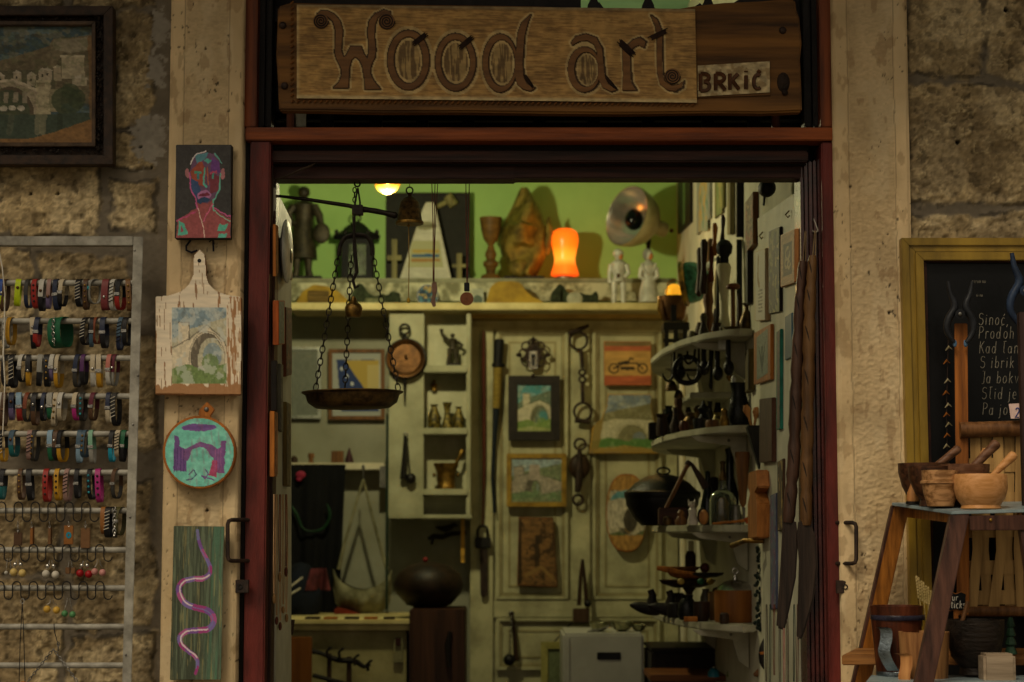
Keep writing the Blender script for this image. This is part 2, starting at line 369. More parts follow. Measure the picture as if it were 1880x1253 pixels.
def stone_fn(blocks, seed, holes=(), patches=()):
    def fn(X, Z):
        wx = (fbm(X * 14, Z * 14, seed) - .5) * .035 + (fbm(X * 70, Z * 70, seed + 3) - .5) * .012
        wz = (fbm(X * 14, Z * 14, seed + 7) - .5) * .035 + (fbm(X * 70, Z * 70, seed + 9) - .5) * .012
        x, z = X + wx, Z + wz; n0 = fbm(X * 32, Z * 32, seed + 61, 4); d = np.full(X.shape, -.05); idn = np.zeros(X.shape)
        for k, (x0, z0, x1, z1) in enumerate(blocks):
            q = np.minimum(np.minimum(x - x0, x1 - x), np.minimum(z - z0, z1 - z)); m = q > d; d = np.where(m, q, d); idn = np.where(m, k, idn)
        s = smooth((d + .006 + (n0 - .5) * .022) / .010)
        n1 = fbm(X * 22, Z * 22, seed + 11, 5); n2 = fbm(X * 110, Z * 110, seed + 13, 4); n3 = fbm(X * 7, Z * 7, seed + 17, 3)
        pit = smooth((fbm(X * 60, Z * 60, seed + 19, 3) - .68) / .07)
        chis = fbm(X * 45 + Z * 25, Z * 70 - X * 20, seed + 41, 3)
        h = s * (.009 + (n1 - .5) * .016 + (n2 - .5) * .009 + (chis - .5) * .009 - pit * .003) + (1 - s) * (.0055 + (n2 - .5) * .003 + (n1 - .5) * .008)
        rdg = smooth((.035 - np.abs(fbm(X * 34, Z * 34, seed + 81, 5) - .5)) / .03) * smooth((fbm(X * 18, Z * 18, seed + 83, 3) - .42) / .15); blo = smooth((fbm(X * 48, Z * 42, seed + 85, 5) - .56) / .06)
        h = h + s * rdg * .004
        per = ((idn * 37) % 11 / 11 - .5)[..., None]
        base = C('b39e76') * (1 + .25 * per)
        st = base * (.72 + .62 * (n3[..., None] - .3)) ; light = smooth((fbm(X * 12, Z * 12, seed + 71, 5) - .5) / .08)[..., None]
        st = st * (1 - .55 * light) + C('d2bf97') * .55 * light
        dirt = smooth((fbm(X * 10, Z * 10, seed + 23, 6) - .5) / .10)[..., None]; st = st * (1 - .5 * dirt) + C('64543c') * .5 * dirt
        st = st * (1 - .36 * blo[..., None]) + C('4a3c28') * .36 * blo[..., None]; st = st * (1 - .4 * rdg[..., None]) + C('d8c496') * .4 * rdg[..., None]; st = st * (1 - .5 * pit[..., None]); n4 = fbm(X * 290, Z * 290, seed + 91, 2)[..., None]; st = st * (.62 + .76 * n2[..., None]) * (.62 + .76 * n4)
        mo = C('7a7060') * (.62 + .5 * n1[..., None] + .25 * (n2[..., None] - .5))
        crack = smooth((.006 - np.abs(d + .001)) / .004)[..., None] * smooth((n1 - .42) / .1)[..., None]
        c = mo * (1 - s[..., None]) + st * s[..., None]; c = c * (1 - .6 * crack)
        for (px, pz, pr) in patches:   # grey cement repairs
            q = smooth((pr - np.hypot((X - px), (Z - pz) * .6) + (n1 - .5) * .05 + (n2 - .5) * .05) / .006); c = c * (1 - q[..., None]) + (C('8f887b') * (.75 + .5 * n2[..., None])) * q[..., None]; h = h * (1 - q) + q * ((n2 - .5) * .003 + .006)
        for (hx, hz, hr) in holes:
            q = smooth((hr - np.hypot(X - hx, Z - hz)) / .002); c = c * (1 - .95 * q[..., None]); h = h - q * .012
        return h, c
    return fn
def rect_w(r): a, b = P(r[0], r[3], 0), P(r[2], r[1], 0); return (a.x, a.z, b.x, b.z)
LB = [(-700, -400, 120, 14), (132, -400, 288, 16), (212, 30, 284, 236), (-500, 30, 198, 290), (208, 250, 282, 310), (-300, 304, 182, 432), (205, 335, 286, 420),
      (-300, 452, 60, 596), (74, 468, 240, 604), (-300, 618, 150, 822), (164, 622, 288, 828), (-300, 872, 118, 1062), (134, 884, 284, 1150),
      (-300, 1076, 112, 1300), (122, 1166, 286, 1420), (-300, 1316, 100, 1600)]
LB += [(-1300 + 330 * (j % 2) * .5 + 330 * i, -420 + 190 * j, -990 + 330 * (j % 2) * .5 + 330 * i, -250 + 190 * j) for j in range(14) for i in range(2)]
RB = [(1670, -400, 1788, 146), (1806, -400, 2200, 146), (1668, 164, 2200, 374), (1676, 394, 1900, 640), (1914, 394, 2200, 640), (1672, 656, 2200, 900), (1672, 918, 1860, 1180), (1876, 918, 2200, 1180), (1672, 1196, 2200, 1500)]
RB += [(2216 + 330 * i, -420 + 190 * j, 2530 + 330 * i, -250 + 190 * j) for j in range(14) for i in range(3)]
hp = lambda px, py, r: (P(px, py, 0).x, P(px, py, 0).z, r)
xl, xr = P(311, 626, 0).x - .006, P(1668, 626, 0).x
ZB, ZT = .0, 3.6
zs = axis(1.0, 2.48, .0032, ZB, ZT, .03)
pl, pr_ = P(308, 626, 0).x, P(444, 626, 0).x
ql, qr = P(1533, 626, 0).x, P(1672, 626, 0).x
wl = relief(axis(-1.08, pl + .02, .0032, -2.6, pl + .02, .012), zs, stone_fn([rect_w(r) for r in LB], 3, [hp(57, 357, .004), (hp(108, 358, .0045)), hp(259, 271, .0035), hp(280, 309, .0035)], [hp(284, 120, .022), hp(278, 250, .034), hp(292, 60, .02)]))
wr = relief(axis(qr - .02, 1.08, .0032, qr - .02, 2.6, .012), zs, stone_fn([rect_w(r) for r in RB], 31, [hp(1757, 262, .006), hp(1845, 20, .006)]))
def pil_fn(x0, x1, m, seed, holes=()):
    def fn(X, Z):
        t = X - x0; w_ = x1 - x0; e = np.minimum(t, w_ - t) - m + (fbm(Z * 30, X * 0, seed) - .5) * .004
        cen = smooth(e / .004)
        ch = fbm(X * 150, Z * 420, seed + 2, 2); n1 = fbm(X * 12, Z * 12, seed + 4, 4); n2 = fbm(X * 160, Z * 160, seed + 6, 3)
        h = .03 + cen * ((ch - .5) * .0042 * (.2 + 1.3 * n1) - .002) + (n2 - .5) * .0016 * (1 - cen) - .0018 * smooth((.0016 - np.abs(e)) / .001) + (n1 - .5) * .004
        edge = np.minimum(t, w_ - t); h = h - smooth((.006 - edge + (n1 - .5) * .006) / .006) * .004
        c = C('dcc296') * (.72 + .5 * n1[..., None]); c = c * (1 - cen[..., None] * (.22 - .30 * (ch[..., None] - .35)))
        lt = smooth((fbm(X * 20, Z * 9, seed + 8, 4) - .53) / .1)[..., None]; c = c * (1 - .35 * lt) + C('dbc8a2') * .35 * lt
        ln = smooth((.0014 - np.abs(e)) / .0008)[..., None] * .45; c = c * (1 - ln)
        rust = smooth((fbm(X * 60, Z * 25, seed + 12, 4) - .64) / .05)[..., None]; c = c * (1 - .35 * rust) + C('7a5630') * .35 * rust
        spk = smooth((fbm(X * 170, Z * 120, seed + 21, 3) - .76) / .04) * smooth((fbm(X * 15, Z * 8, seed + 23, 3) - .48) / .1); c = c * (1 - .8 * spk[..., None]); h = h - spk * .002
        top = smooth((fbm(X * 9, Z * 3, seed + 15, 4) - .5) / .2)[..., None]; c = c * (1 - .25 * top) + C('8f7448') * .25 * top
        for (hx, hz, hr) in holes:
            q = smooth((hr - np.hypot(X - hx, Z - hz)) / .0015); c = c * (1 - .93 * q[..., None]); h = h - q * .008
        return h, c
    return fn
pL = relief(axis(pl, pr_, .002, pl, pr_, .002), zs, pil_fn(pl, pr_, .030, 51, [hp(381, 95, .003), hp(384, 938, .004), hp(372, 265, .003)]))
pR = relief(axis(ql, qr, .002, ql, qr, .002), zs, pil_fn(ql, qr, .030, 77, [hp(1628, 577, .0035), hp(1558, 457, .003), hp(1557, 348, .003)]))
graf = MB().tube([P(x, y, -.0335) for x, y in [(362, 436), (351, 440), (342, 452), (342, 460), (352, 464), (362, 460)]], .0022, 6); graf2 = MB().tube([P(x, y, -.0335) for x, y in [(384, 444), (391, 440), (392, 462)]], .002, 6)
PLAST = M('rough_plaster', 'b6a583', '8d7c5d', rough=.9, scale=8, bump=.5)
GREENW = M('green_wall_paint', 'b2da84', 'a4cd78', rough=.75, scale=4, bump=.1)
GREYW = M('grey_white_wall_paint', '9a9a88', '858572', rough=.8, scale=5, bump=.1)
zt = P(940, 330, .05).z
bparts = [('stone_wall', wl, STONE), ('stone_wall', wr, STONE), ('pilaster', pL, STONE, [('painted_number', graf, M('blue_black_paint', '1b1d2c', rough=.6)), ('painted_number', graf2, M('blue_black_paint'))]), ('pilaster', pR, STONE),
          ('upper_wall', MB().box(-2.6, 2.6, .0, .25, 3.602, 6.0), PLAST), ('added_shade_eaves', MB().box(-2.6, 2.6, -.85, -.045, 3.02, 3.10).bv(.01), M('added_eaves_wood', '4a3826', '2d2116', rough=.8))]  # unseen overhang added in front to darken the top of the facade
bparts[2][1].v  # (kept as built)
# the lintel wall between the pilasters above the transom, and the room
bparts.append(('lintel', MB().box(pr_ - .004, ql + .004, .03, .25, 2.72, 3.6), PLAST))
zled = P(940, 510, 3.0).z
room = [('back_wall', MB().box(-1.6, .70, 3.30, 3.4, zled - .12, 3.2), GREENW), ('back_wall', MB().box(-1.6, .70, 3.05, 3.15, .03, zled - .13), GREYW),
        ('side_wall', MB().box(-1.7, -1.602, .26, 3.4, .025, 3.2), M('dim_side_wall', '5a5444', '474235', rough=.9)), ('side_wall', MB().box(.62, .70, .26, 3.298, .026, 3.2), WHITEW),  # unseen left wall darkened to cut bounce light in the room
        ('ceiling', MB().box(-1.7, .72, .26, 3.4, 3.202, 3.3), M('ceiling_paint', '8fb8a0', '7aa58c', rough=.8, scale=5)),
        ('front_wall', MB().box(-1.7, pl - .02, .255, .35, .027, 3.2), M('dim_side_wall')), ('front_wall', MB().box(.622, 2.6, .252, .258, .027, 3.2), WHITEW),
        ('ledge', MB().bpx(505, 511, 1242, 519, 2.99, .31).bv(.004), M('ledge_boards', '9a9a80', '6d6d57', rough=.7, scale=12)),]
thing('shop_building', 'old limestone shop front with two dressed pilasters and a lit green room behind', 'building', bparts + room)

# ---------------------------------------------------------------- door frame
RBR = wood('red_brown_beam', '8a4518', '5a2a0e', axis='x', rough=.5)
RBRZ = wood('red_brown_post', '7c3d16', '4a220c', axis='z', rough=.5)
MAR = M('maroon_paint', '622620', '2c100d', rough=.5, scale=26, bump=.25, stretch=(1, 1, .22), cont=(.28, .66), rv=.25)
MARD = wood('dark_maroon_beam', '42241a', '1f100b', axis='x', rough=.5)
NEARB = M('near_black_paint_and_shade', '1d1613', '100c0a', rough=.5)  # dark paint that also stands in for shade in gaps and bands
fr = [('transom_beam', MB().bpx(450, 234, 1530, 258, -.012, .06).bv(.002), RBR),
      ('upper_post', MB().bpx(449, -200, 473, 233.5, -.008, .05).bv(.002), RBRZ), ('upper_post', MB().bpx(1504, -200, 1531, 233.5, -.008, .05).bv(.002), RBRZ),
      ('inner_post', MB().bpx(474, -200, 487, 233.5, .03, .05).bpx(489, -200, 500, 233.5, .05, .05).bv(.002), NEARB), ('inner_post', MB().bpx(1474, -200, 1488, 233.5, .05, .05).bpx(1490, -200, 1502, 233.5, .03, .05).bv(.002), NEARB),
      ('head_rail', MB().bpx(490, 259, 1484, 276, .04, .05).bv(.002), NEARB), ('head_rail', MB().bpx(496, 276.5, 1484, 297, .025, .07).bv(.003), MARD),  # the first, near-black strip is a shadow band put in as colour
      ('head_rail', MB().bpx(500, 298, 1480, 304, .05, .06).bv(.001), NEARB), ('head_board', MB().bpx(496, 304.5, 946, 329, .06, .06).bpx(943, 304, 1478, 327.5, .063, .055).bv(.002), MARD),
      ('jamb_post', MB().bpx(450, 258.5, 488, 1700, -.006, .07).bv(.003), MAR), ('jamb_post', MB().bpx(1519, 261, 1544, 1700, -.006, .09).bv(.003), MAR),
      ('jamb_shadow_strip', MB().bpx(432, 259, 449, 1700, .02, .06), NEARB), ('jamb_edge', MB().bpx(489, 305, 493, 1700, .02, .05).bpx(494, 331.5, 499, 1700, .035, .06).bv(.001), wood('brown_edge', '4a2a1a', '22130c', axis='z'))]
fold = MB()
for i in range(5): fold.bpx(1479 + 8.2 * i, 300 - i * 2, 1484.5 + 8.2 * i, 1700, .062 - .009 * i, .09)
fr.append(('folding_shutter', fold.bv(.002), M('shutter_varnish', '4b1f1a', '2b110f', rough=.3, scale=20, coat=.4, bump=.1)))
for s_, x0, xa, yt, yb in ((-1, 418, 456, 955, 1030), (1, 1572, 1536, 960, 1035)):
    p = [P(xa, yt, -.004), P(x0 - s_ * 7, yt, -.05), P(x0 - s_ * 2, yt + 2, -.055), P(x0, yt + 8, -.055), P(x0, yb - 8, -.055), P(x0 - s_ * 2, yb - 2, -.055), P(x0 - s_ * 7, yb, -.05), P(xa, yb, -.004)]
    fr.append(('handle', MB().tube(p, .0042, 8), RUST))
for x0, x1, y0 in ((432, 456, 1065), (1536, 1560, 1066)):
    lug = MB().bpx(x0, y0, x1, y0 + 24, -.03, .012).bv(.001); cxh = (x0 + x1) / 2 - (4 if x0 < 900 else -4)
    fr.append(('bolt_lug', lug, RUST, [('bolt', MB().ringp(cxh, y0 + 12, (5, 5), (3, 3), -.032, .003, 16), IRON)]))
fr += [('backing', MB().bpx(380, 150, 496, 1700, .13, .02), NEARB), ('backing', MB().bpx(1500, 150, 1600, 1700, .162, .02), NEARB), ('backing', MB().bpx(480, 245, 1500, 322, .135, .02), NEARB)]  # dark sheets added to stop room light leaking through the frame gaps
thing('door_frame', 'red brown and maroon timber door frame with folding shutters and bent iron handles', 'door frame', fr)

# transom grille behind the sign
gr = []
for x in (545, 600, 690, 775, 860, 990, 1090, 1190, 1300, 1385): gr.append(('bar', MB().ppx([(x - 11, 235), (x - 11, 10), (x, -14), (x + 11, 10), (x + 11, 235)], .12, .02).bv(.001), NEARB))
gr.append(('cross_rail', MB().bpx(500, 20, 1474, 205, .145, .02).bpx(500, 219, 1474, 222, .145, .02), NEARB))  # includes a tall dark sheet standing in for the unlit transom
gr.append(('upper_bar', MB().ppx([(1068, -200), (1068, 18), (1082, 20), (1100, 4), (1112, 20), (1175, 21), (1192, 2), (1208, 22), (1262, 21), (1285, 6), (1300, 18), (1340, 10), (1360, -3), (1475, -3), (1475, 40), (500, 40), (500, -200)][3:-1] + [(500, 14), (1082, 16)], .105, .012), NEARB))
gr.append(('upper_dark_sheet', MB().bpx(500, -250, 1066, 24, .17, .02), NEARB)); gr.append(('lower_dark_sheet', MB().bpx(490, 26, 1484, 240, .19, .02), NEARB))  # dark sheets added to hide the lit room, standing in for shade
gr.append(('paper_scrap', MB().bpx(541, 207, 562, 233, .10, .004), M('old_paper', 'b8b5a0', '8c8a78', rough=.9)))
gr.append(('stay', MB().bpx(526, 204, 540, 234, .09, .02).bv(.001), RBRZ)); gr.append(('stay', MB().bpx(1418, 206, 1432, 234, .09, .02).bv(.001), RBRZ))
thing('transom_grille', 'dark picket grille and rails in the opening behind the carved sign', 'grille', gr)

# ---------------------------------------------------------------- carved sign
ns = (420, 104)
sg = Pic(*ns, base='b88c3c', seed=5, wob=0.0)
U, V = sg.U, sg.V
lines = fbm(U * 34 + V * 2, V * 128, 8, 3); broad = fbm(U * 9, V * 4, 12, 4)
sg.put(np.clip((broad - .42) / .2, 0, 1) * np.clip((lines - .33) / .2, 0, 1), '8a6228', .55); sg.put(np.clip((lines - .58) / .08, 0, 1), '6a4a20', .34)
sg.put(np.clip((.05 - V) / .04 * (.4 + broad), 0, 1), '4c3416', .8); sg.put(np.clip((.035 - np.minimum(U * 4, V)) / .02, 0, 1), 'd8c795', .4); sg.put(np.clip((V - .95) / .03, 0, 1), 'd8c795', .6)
def p2uv(x, y): return (x - 545) / 731, (y - (8 + 9 * (x - 545) / 731)) / (173 - 2 * (x - 545) / 731)
Z4 = lambda X, Y: (440 + X / 3.357, Y / 3.357); Z5 = lambda X, Y: (980 + X / 3.241, Y / 3.241)
Wl = [Z4(*q) for q in [(480, 85), (500, 68), (540, 68), (585, 90), (618, 130), (635, 190), (630, 250), (625, 310), (640, 355), (660, 340), (685, 288), (748, 288), (765, 335), (788, 365), (797, 320), (795, 250), (790, 190), (800, 130), (835, 85), (890, 62), (930, 75), (925, 92), (885, 85), (850, 110), (832, 160), (830, 230), (838, 310), (832, 355), (808, 410), (805, 455), (825, 500), (866, 550), (775, 552), (770, 480), (755, 400), (735, 365), (712, 350), (690, 370), (675, 420), (672, 500), (668, 542), (578, 543), (612, 510), (630, 465), (628, 425), (600, 370), (588, 330), (590, 260), (592, 190), (575, 130), (540, 100), (500, 95)]]
dst = [Z4(*q) for q in [(1795, 92), (1740, 140), (1715, 210), (1708, 290), (1700, 350), (1700, 480), (1712, 520), (1745, 548), (1790, 562), (1815, 545), (1770, 520), (1750, 480), (1742, 400), (1748, 300), (1755, 220), (1775, 140)]]
ast = [Z5(*q) for q in [(222, 255), (250, 220), (310, 205), (370, 225), (405, 290), (412, 370), (420, 450), (440, 500), (490, 535), (460, 545), (410, 520), (390, 480), (380, 400), (378, 310), (360, 265), (320, 240), (270, 245), (228, 270)]]
rst = [Z5(*q) for q in [(527, 272), (560, 268), (590, 240), (630, 225), (665, 250), (655, 285), (625, 268), (590, 285), (573, 315), (572, 420), (578, 490), (605, 538), (526, 538), (532, 450), (530, 350)]]
tst = [Z5(*q) for q in [(698, 92), (735, 120), (755, 170), (765, 220), (762, 320), (765, 430), (775, 480), (820, 512), (860, 505), (888, 485), (880, 520), (840, 545), (790, 535), (750, 500), (735, 440), (732, 320), (735, 220), (725, 160)]]
E4 = lambda cx, cy, rx, ry: (*Z4(cx, cy), rx / 3.357, ry / 3.357); E5 = lambda cx, cy, rx, ry: (*Z5(cx, cy), rx / 3.241, ry / 3.241)
rings = [(E4(1040, 372, 128, 183), E4(1040, 372, 91, 146)), (E4(1330, 385, 124, 176), E4(1330, 385, 92, 141)), (E4(1605, 390, 106, 178), E4(1614, 390, 84, 146)), (E5(300, 415, 97, 133), E5(312, 415, 73, 106))]
def uvp(l): return [p2uv(*q) for q in l]
DK = '3c2610'
for l in (Wl, dst, ast, rst, tst):     # paler carved rim around every letter
    q = uvp(l); sg.line(q + [q[0]], .0075, 'd2bb7c', .6, asp=.24)
for a, b in rings:
    for e, g in ((a, 1.08), (b, .92)):
        cx_, cy_ = p2uv(e[0], e[1]); sg.line([(cx_ + e[2] * g / 731 * math.cos(t), cy_ + e[3] * g / 172 * math.sin(t)) for t in np.linspace(0, 6.29, 30)], .006, 'd2bb7c', .55, asp=.24)
    cx_, cy_ = p2uv(b[0], b[1]); m = ((U - cx_) / (b[2] * .8 / 731)) ** 2 + ((V - cy_) / (b[3] * .84 / 172)) ** 2 < 1
    vl = fbm(U * 320, V * 6, 21, 2); sg.put(m, 'a98e50', .7); sg.put(m * np.clip((vl - .45) / .08, 0, 1), '5a4120', .7)
for l in (Wl, dst, ast, rst, tst):
    q = uvp(l); sg.line(q + [q[0]], .0032, DK, .9, asp=.24)
for a, b in rings:
    for e in (a, b):
        cx_, cy_ = p2uv(e[0], e[1]); sg.line([(cx_ + e[2] / 731 * math.cos(t), cy_ + e[3] / 172 * math.sin(t)) for t in np.linspace(0, 6.29, 40)], .0032, DK, .9, asp=.24)
sg.noise(.10, (60, 20))
YS = -.05
SIGNW = wood('sign_plank_wood', '7c5424', '35210d', axis='x', rough=.65, scale=38, bump=.2, cont=(.3, .68))
LETW = wood('letter_wood', '7a542a', '58391a', axis='x', rough=.5, scale=60)
CARVD = M('charred_carving', '33221a', '1a110c', rough=.6)
plank = MB().ppx([(510, 12), (530, 6), (545, 5), (620, 7), (700, 8), (900, 10), (1000, 12), (1060, 16), (1140, 19), (1200, 20), (1240, 17), (1275, 11), (1330, 5), (1400, 2), (1440, -2), (1460, -1), (1462, 18), (1468, 34), (1472, 80), (1469, 110), (1471, 150), (1473, 205), (1400, 208), (1300, 207), (1150, 209), (1000, 208), (860, 206), (700, 206), (600, 204), (512, 203), (510, 150), (507, 100), (509, 50)], YS + .006, .035).bv(.004)
yf = YS
panel = MB(); tl, tr, bl, br = P(545, 9, yf), P(1276, 17, yf), P(545, 181, yf), P(1276, 187, yf)
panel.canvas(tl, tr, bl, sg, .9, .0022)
for v in panel.v:  # shear the right end down to follow the plank's edge
    t = (v.x - tl.x) / (tr.x - tl.x)
back = MB().hexa([P(545, 181, yf + .001), P(1276, 189, yf + .001), P(1276, 17, yf + .001), P(545, 9, yf + .001), P(545, 181, yf + .0055), P(1276, 189, yf + .0055), P(1276, 17, yf + .0055), P(545, 9, yf + .0055)])
rope = MB(); rp = [(536, 5 + i * 10.0) for i in range(18)] + [(536 + 10.5 * i, 186 + 6.5 * i / 71) for i in range(71)]
for i, (x, y) in enumerate(rp):
    if x > 1278: break
    a = 2.6; rope.tube([P(x - a * (.5 if y > 184 else 1.0), y + a, yf + .003), P(x + a * 1.2, y - a * .8, yf + .003)], .0019, 5)
parts = [('plank', plank, SIGNW), ('carved_panel', panel, CANVAS), ('panel_backing', back, SIGNW), ('rope_border', rope, wood('rope_carving', '7a4c20', '4a2b10', axis='x'))]
yl = yf - .0035
def scroll(mb, c, r):
    pts = [];
    for i in range(64): t = i / 63; a = 6 * math.pi * t; rr = r * (1 - .9 * t); pts.append(P(c[0] + rr * math.cos(a), c[1] + rr * math.sin(a), yl - .001))
    return mb.tube(pts, .0013, 6)
def bundle(mb, a, b, n=5, wd=9):
    dx, dy = b[0] - a[0], b[1] - a[1]; L_ = math.hypot(dx, dy); nx, ny = -dy / L_, dx / L_
    for i in range(n):
        o = (i - (n - 1) / 2) * wd / n; e = random.uniform(-.12, .1)
        mb.tpx([(a[0] + nx * o - dx * e, a[1] + ny * o - dy * e, 1.0), ((a[0] + b[0]) / 2 + nx * o, (a[1] + b[1]) / 2 + ny * o, 1.5), (b[0] + nx * o + dx * e, b[1] + ny * o + dy * e, .9)], yl - .001, 5)
    return mb
def letter(mb): return mb.bv(.0008)
parts.append(('letter_w', letter(MB().ppx(Wl, yl, .004)), LETW, [('scroll', scroll(MB(), Z4(500, 130), 14), CARVD), ('scroll', scroll(MB(), Z4(906, 132), 15), CARVD), ('scroll_disc', MB().ringp(*Z4(500, 130), (14, 14), (.5, .5), yl + .0005, .003, 24), LETW), ('scroll_disc', MB().ringp(*Z4(906, 132), (15, 15), (.5, .5), yl + .0005, .003, 24), LETW)]))
def ringl(a, b): return MB().ringp(a[0], a[1], (a[2], a[3]), (b[2], b[3]), yl, .004, 44, (b[0] - a[0], b[1] - a[1]))
parts.append(('letter_o', ringl(*rings[0]).bv(.0008), LETW, [('tied_twig', bundle(MB(), Z4(1068, 275), Z4(1155, 208)), CARVD)]))
parts.append(('letter_o', ringl(*rings[1]).bv(.0008), LETW, [('tied_twig', bundle(MB(), Z4(1352, 300), Z4(1440, 226)), CARVD)]))
parts.append(('letter_d', ringl(*rings[2]).ppx(dst, yl - .0006, .004), LETW, [('bark_edge', bundle(MB(), Z4(1752, 455), Z4(1812, 545), 3, 5), CARVD)]))
parts.append(('letter_a', ringl(*rings[3]).ppx(ast, yl - .0006, .004), LETW, [('bark_edge', bundle(MB(), Z5(425, 455), Z5(488, 528), 3, 5), CARVD)]))
parts.append(('letter_r', letter(MB().ppx(rst, yl, .004)), LETW, [('tied_twig', bundle(MB(), Z5(510, 250), Z5(592, 328), 6, 12), CARVD)]))
parts.append(('letter_t', letter(MB().ppx(tst, yl, .004)), LETW, [('scroll', scroll(MB(), Z5(825, 455), 14.5), CARVD), ('scroll_disc', MB().ringp(*Z5(825, 455), (14.5, 14.5), (.5, .5), yl - .001, .003, 24), LETW), ('tied_twig', bundle(MB(), Z5(690, 232), Z5(795, 182)), CARVD)]))
for x, y in ((519, 47), (522, 158), (1437, 56)): parts.append(('bolt', MB().opx(x, y, 7, 7, yf + .005, 5), RUST))
parts.append(('knot', MB().opx(1438, 152, 13, 20, yf + .008, 6).opx(1441, 170, 6, 6, yf + .004, 5), M('knot_wood', '2f2015', '150e09', rough=.7, bump=.6)))
pq = Pic(90, 44, 'c9b27c', 9, 0.01); pq.noise(.15, (14, 8)); pq.blot('8a6a36', .55, (9, 4), 3, .5)
plq = MB().canvas(P(1281, 121, yf + .001), P(1413, 113, yf + .001), P(1281, 178, yf + .001), pq, .8, .0015)
plb = MB().ppx([(1280, 120), (1414, 112), (1414, 175), (1281, 180)], yf + .0025, .004)
bk = []
for ch_, x_, y_, h_, s_ in (('B', 1283, 167, 31, 1.35), ('R', 1311, 166, 30, 1.35), ('K', 1337, 165, 29, 1.35), ('İ', 1366, 164, 27, 1.2), ('Ć', 1382, 163.5, 26, 1.2)): bk.append(('letter', write(MB(), ch_, x_, y_, h_, yf - .001, 4.0, s_, .0), wood('dark_letter_wood', '57341a', '38200e', axis='x')))
parts.append(('name_plaque', plq, CANVAS, [('plaque_edge', plb, SIGNW)] + bk))
thing('shop_sign', 'long carved wooden sign with large rustic letters over the shop doorway', 'sign', parts)
# ================================================================ left of the door
def frame4(x0, y0, x1, y1, wd, y, d):   # mitred frame from four boards, pixels
    o = [(x0, y0), (x1, y0), (x1, y1), (x0, y1)]; i = [(x0 + wd, y0 + wd), (x1 - wd, y0 + wd), (x1 - wd, y1 - wd), (x0 + wd, y1 - wd)]
    mb = MB()
    for k in range(4): mb.ppx([o[k], o[(k + 1) % 4], i[(k + 1) % 4], i[k]], y, d)
    return mb.bv(.0012)
# ---- old bridge oil painting in an ornate frame
p = Pic(230, 150, base='41565c', seed=21, wob=.008)
Q = lambda l: [((x + 170) / 338, (y - 46) / 216) for x, y in l]
def bx_(x0, y0, x1, y1, c): p.poly(Q([(x0, y0), (x1, y0), (x1, y1), (x0, y1)]), c)
p.blot('6a7d80', .5, (7, 16), 2, .7)
p.poly(Q([(-180, 130), (-60, 125), (0, 112), (50, 98), (92, 84), (97, 72), (125, 70), (168, 64), (175, 64), (175, 190), (-180, 190)]), '6f6246'); p.blot('877a5a', .55, (24, 20), 5, .55); p.blot('4c4632', .6, (20, 22), 8, .5)
p.poly(Q([(97, 82), (99, 73), (150, 70), (168, 65), (168, 92), (130, 98), (100, 92)]), '8f8468')
bx_(-180, 130, 100, 165, '5f5a40')
for x, y in ((-60, 138), (-30, 132), (-6, 140), (24, 136), (50, 140), (70, 132), (80, 130)): bx_(x, y, x + 15, y + 18, 'a5967a'); p.poly(Q([(x - 2, y), (x + 7, y - 7), (x + 17, y)]), 'b8aa90'); bx_(x + 5, y + 5, x + 8, y + 10, '3a3226')
bx_(113, 105, 154, 146, 'a89a78'); bx_(110, 102, 156, 106, 'b8aa88'); bx_(98, 124, 112, 150, 'a09070'); p.poly(Q([(96, 124), (105, 119), (114, 124)]), 'b8a98a')
bx_(132, 142, 158, 158, 'a89a7c'); p.poly(Q([(130, 144), (146, 138), (160, 146)]), 'b8aa90')
p.poly(Q([(-80, 178), (-40, 160), (0, 151), (22, 150), (44, 156), (66, 170), (70, 212), (-80, 212)]), '9d8d70'); p.ell(*Q([(16, 212)])[0], 46 / 338, 52 / 216, '5a4c38'); p.ell(*Q([(12, 213)])[0], 43 / 338, 47 / 216, '4a5038')
p.line(Q([(-60, 166), (-20, 152), (22, 149), (46, 156), (68, 168)]), .008, 'bfae90', .9, .64)
for x in (-10, 6, 24, 40): bx_(x, 170, x + 9, 190, '8f836a')
for x in (6, 22, 38): p.ell(*Q([(x, 200)])[0], 7 / 338, 5 / 216, 'b8ae9a')
bx_(66, 148, 92, 212, 'ad9f7a'); bx_(68, 152, 82, 160, '8a7c5c'); bx_(90, 165, 112, 206, '8f8462')
p.ell(*Q([(122, 186)])[0], 28 / 338, 26 / 216, '39452a', .75); p.ell(*Q([(128, 168)])[0], 17 / 338, 14 / 216, '3f4c2e', .7); p.ell(*Q([(140, 182)])[0], 16 / 338, 18 / 216, '39452a', .7); p.blot('5a6238', .58, (40, 36), 14, .3)
p.poly(Q([(-180, 208), (60, 212), (175, 206), (175, 270), (-180, 270)]), '3f4c3c'); p.blot('6f7456', .52, (40, 10), 7, .0)
for x, c in ((70, '8f8664'), (80, '8f8664'), (20, '5c5f48'), (110, '2e3826')): p.line(Q([(x, 214), (x - 3, 244)]), .016, c, .6, .64)
p.poly(Q([(-180, 262), (60, 254), (120, 236), (175, 216), (175, 275), (-180, 275)]), '94642a', .85); p.line(Q([(166, 70), (168, 260)]), .014, '8a6030', .7, .64); p.noise(.10, (60, 50))
yv = -.058
FRD = M('ebony_frame', '3a2717', '1b120b', rough=.45, scale=60)
can = MB().canvas(P(-170, 46, yv + .014), P(168, 46, yv + .014), P(-170, 262, yv + .014), p, .98, .001)
orn = MB()
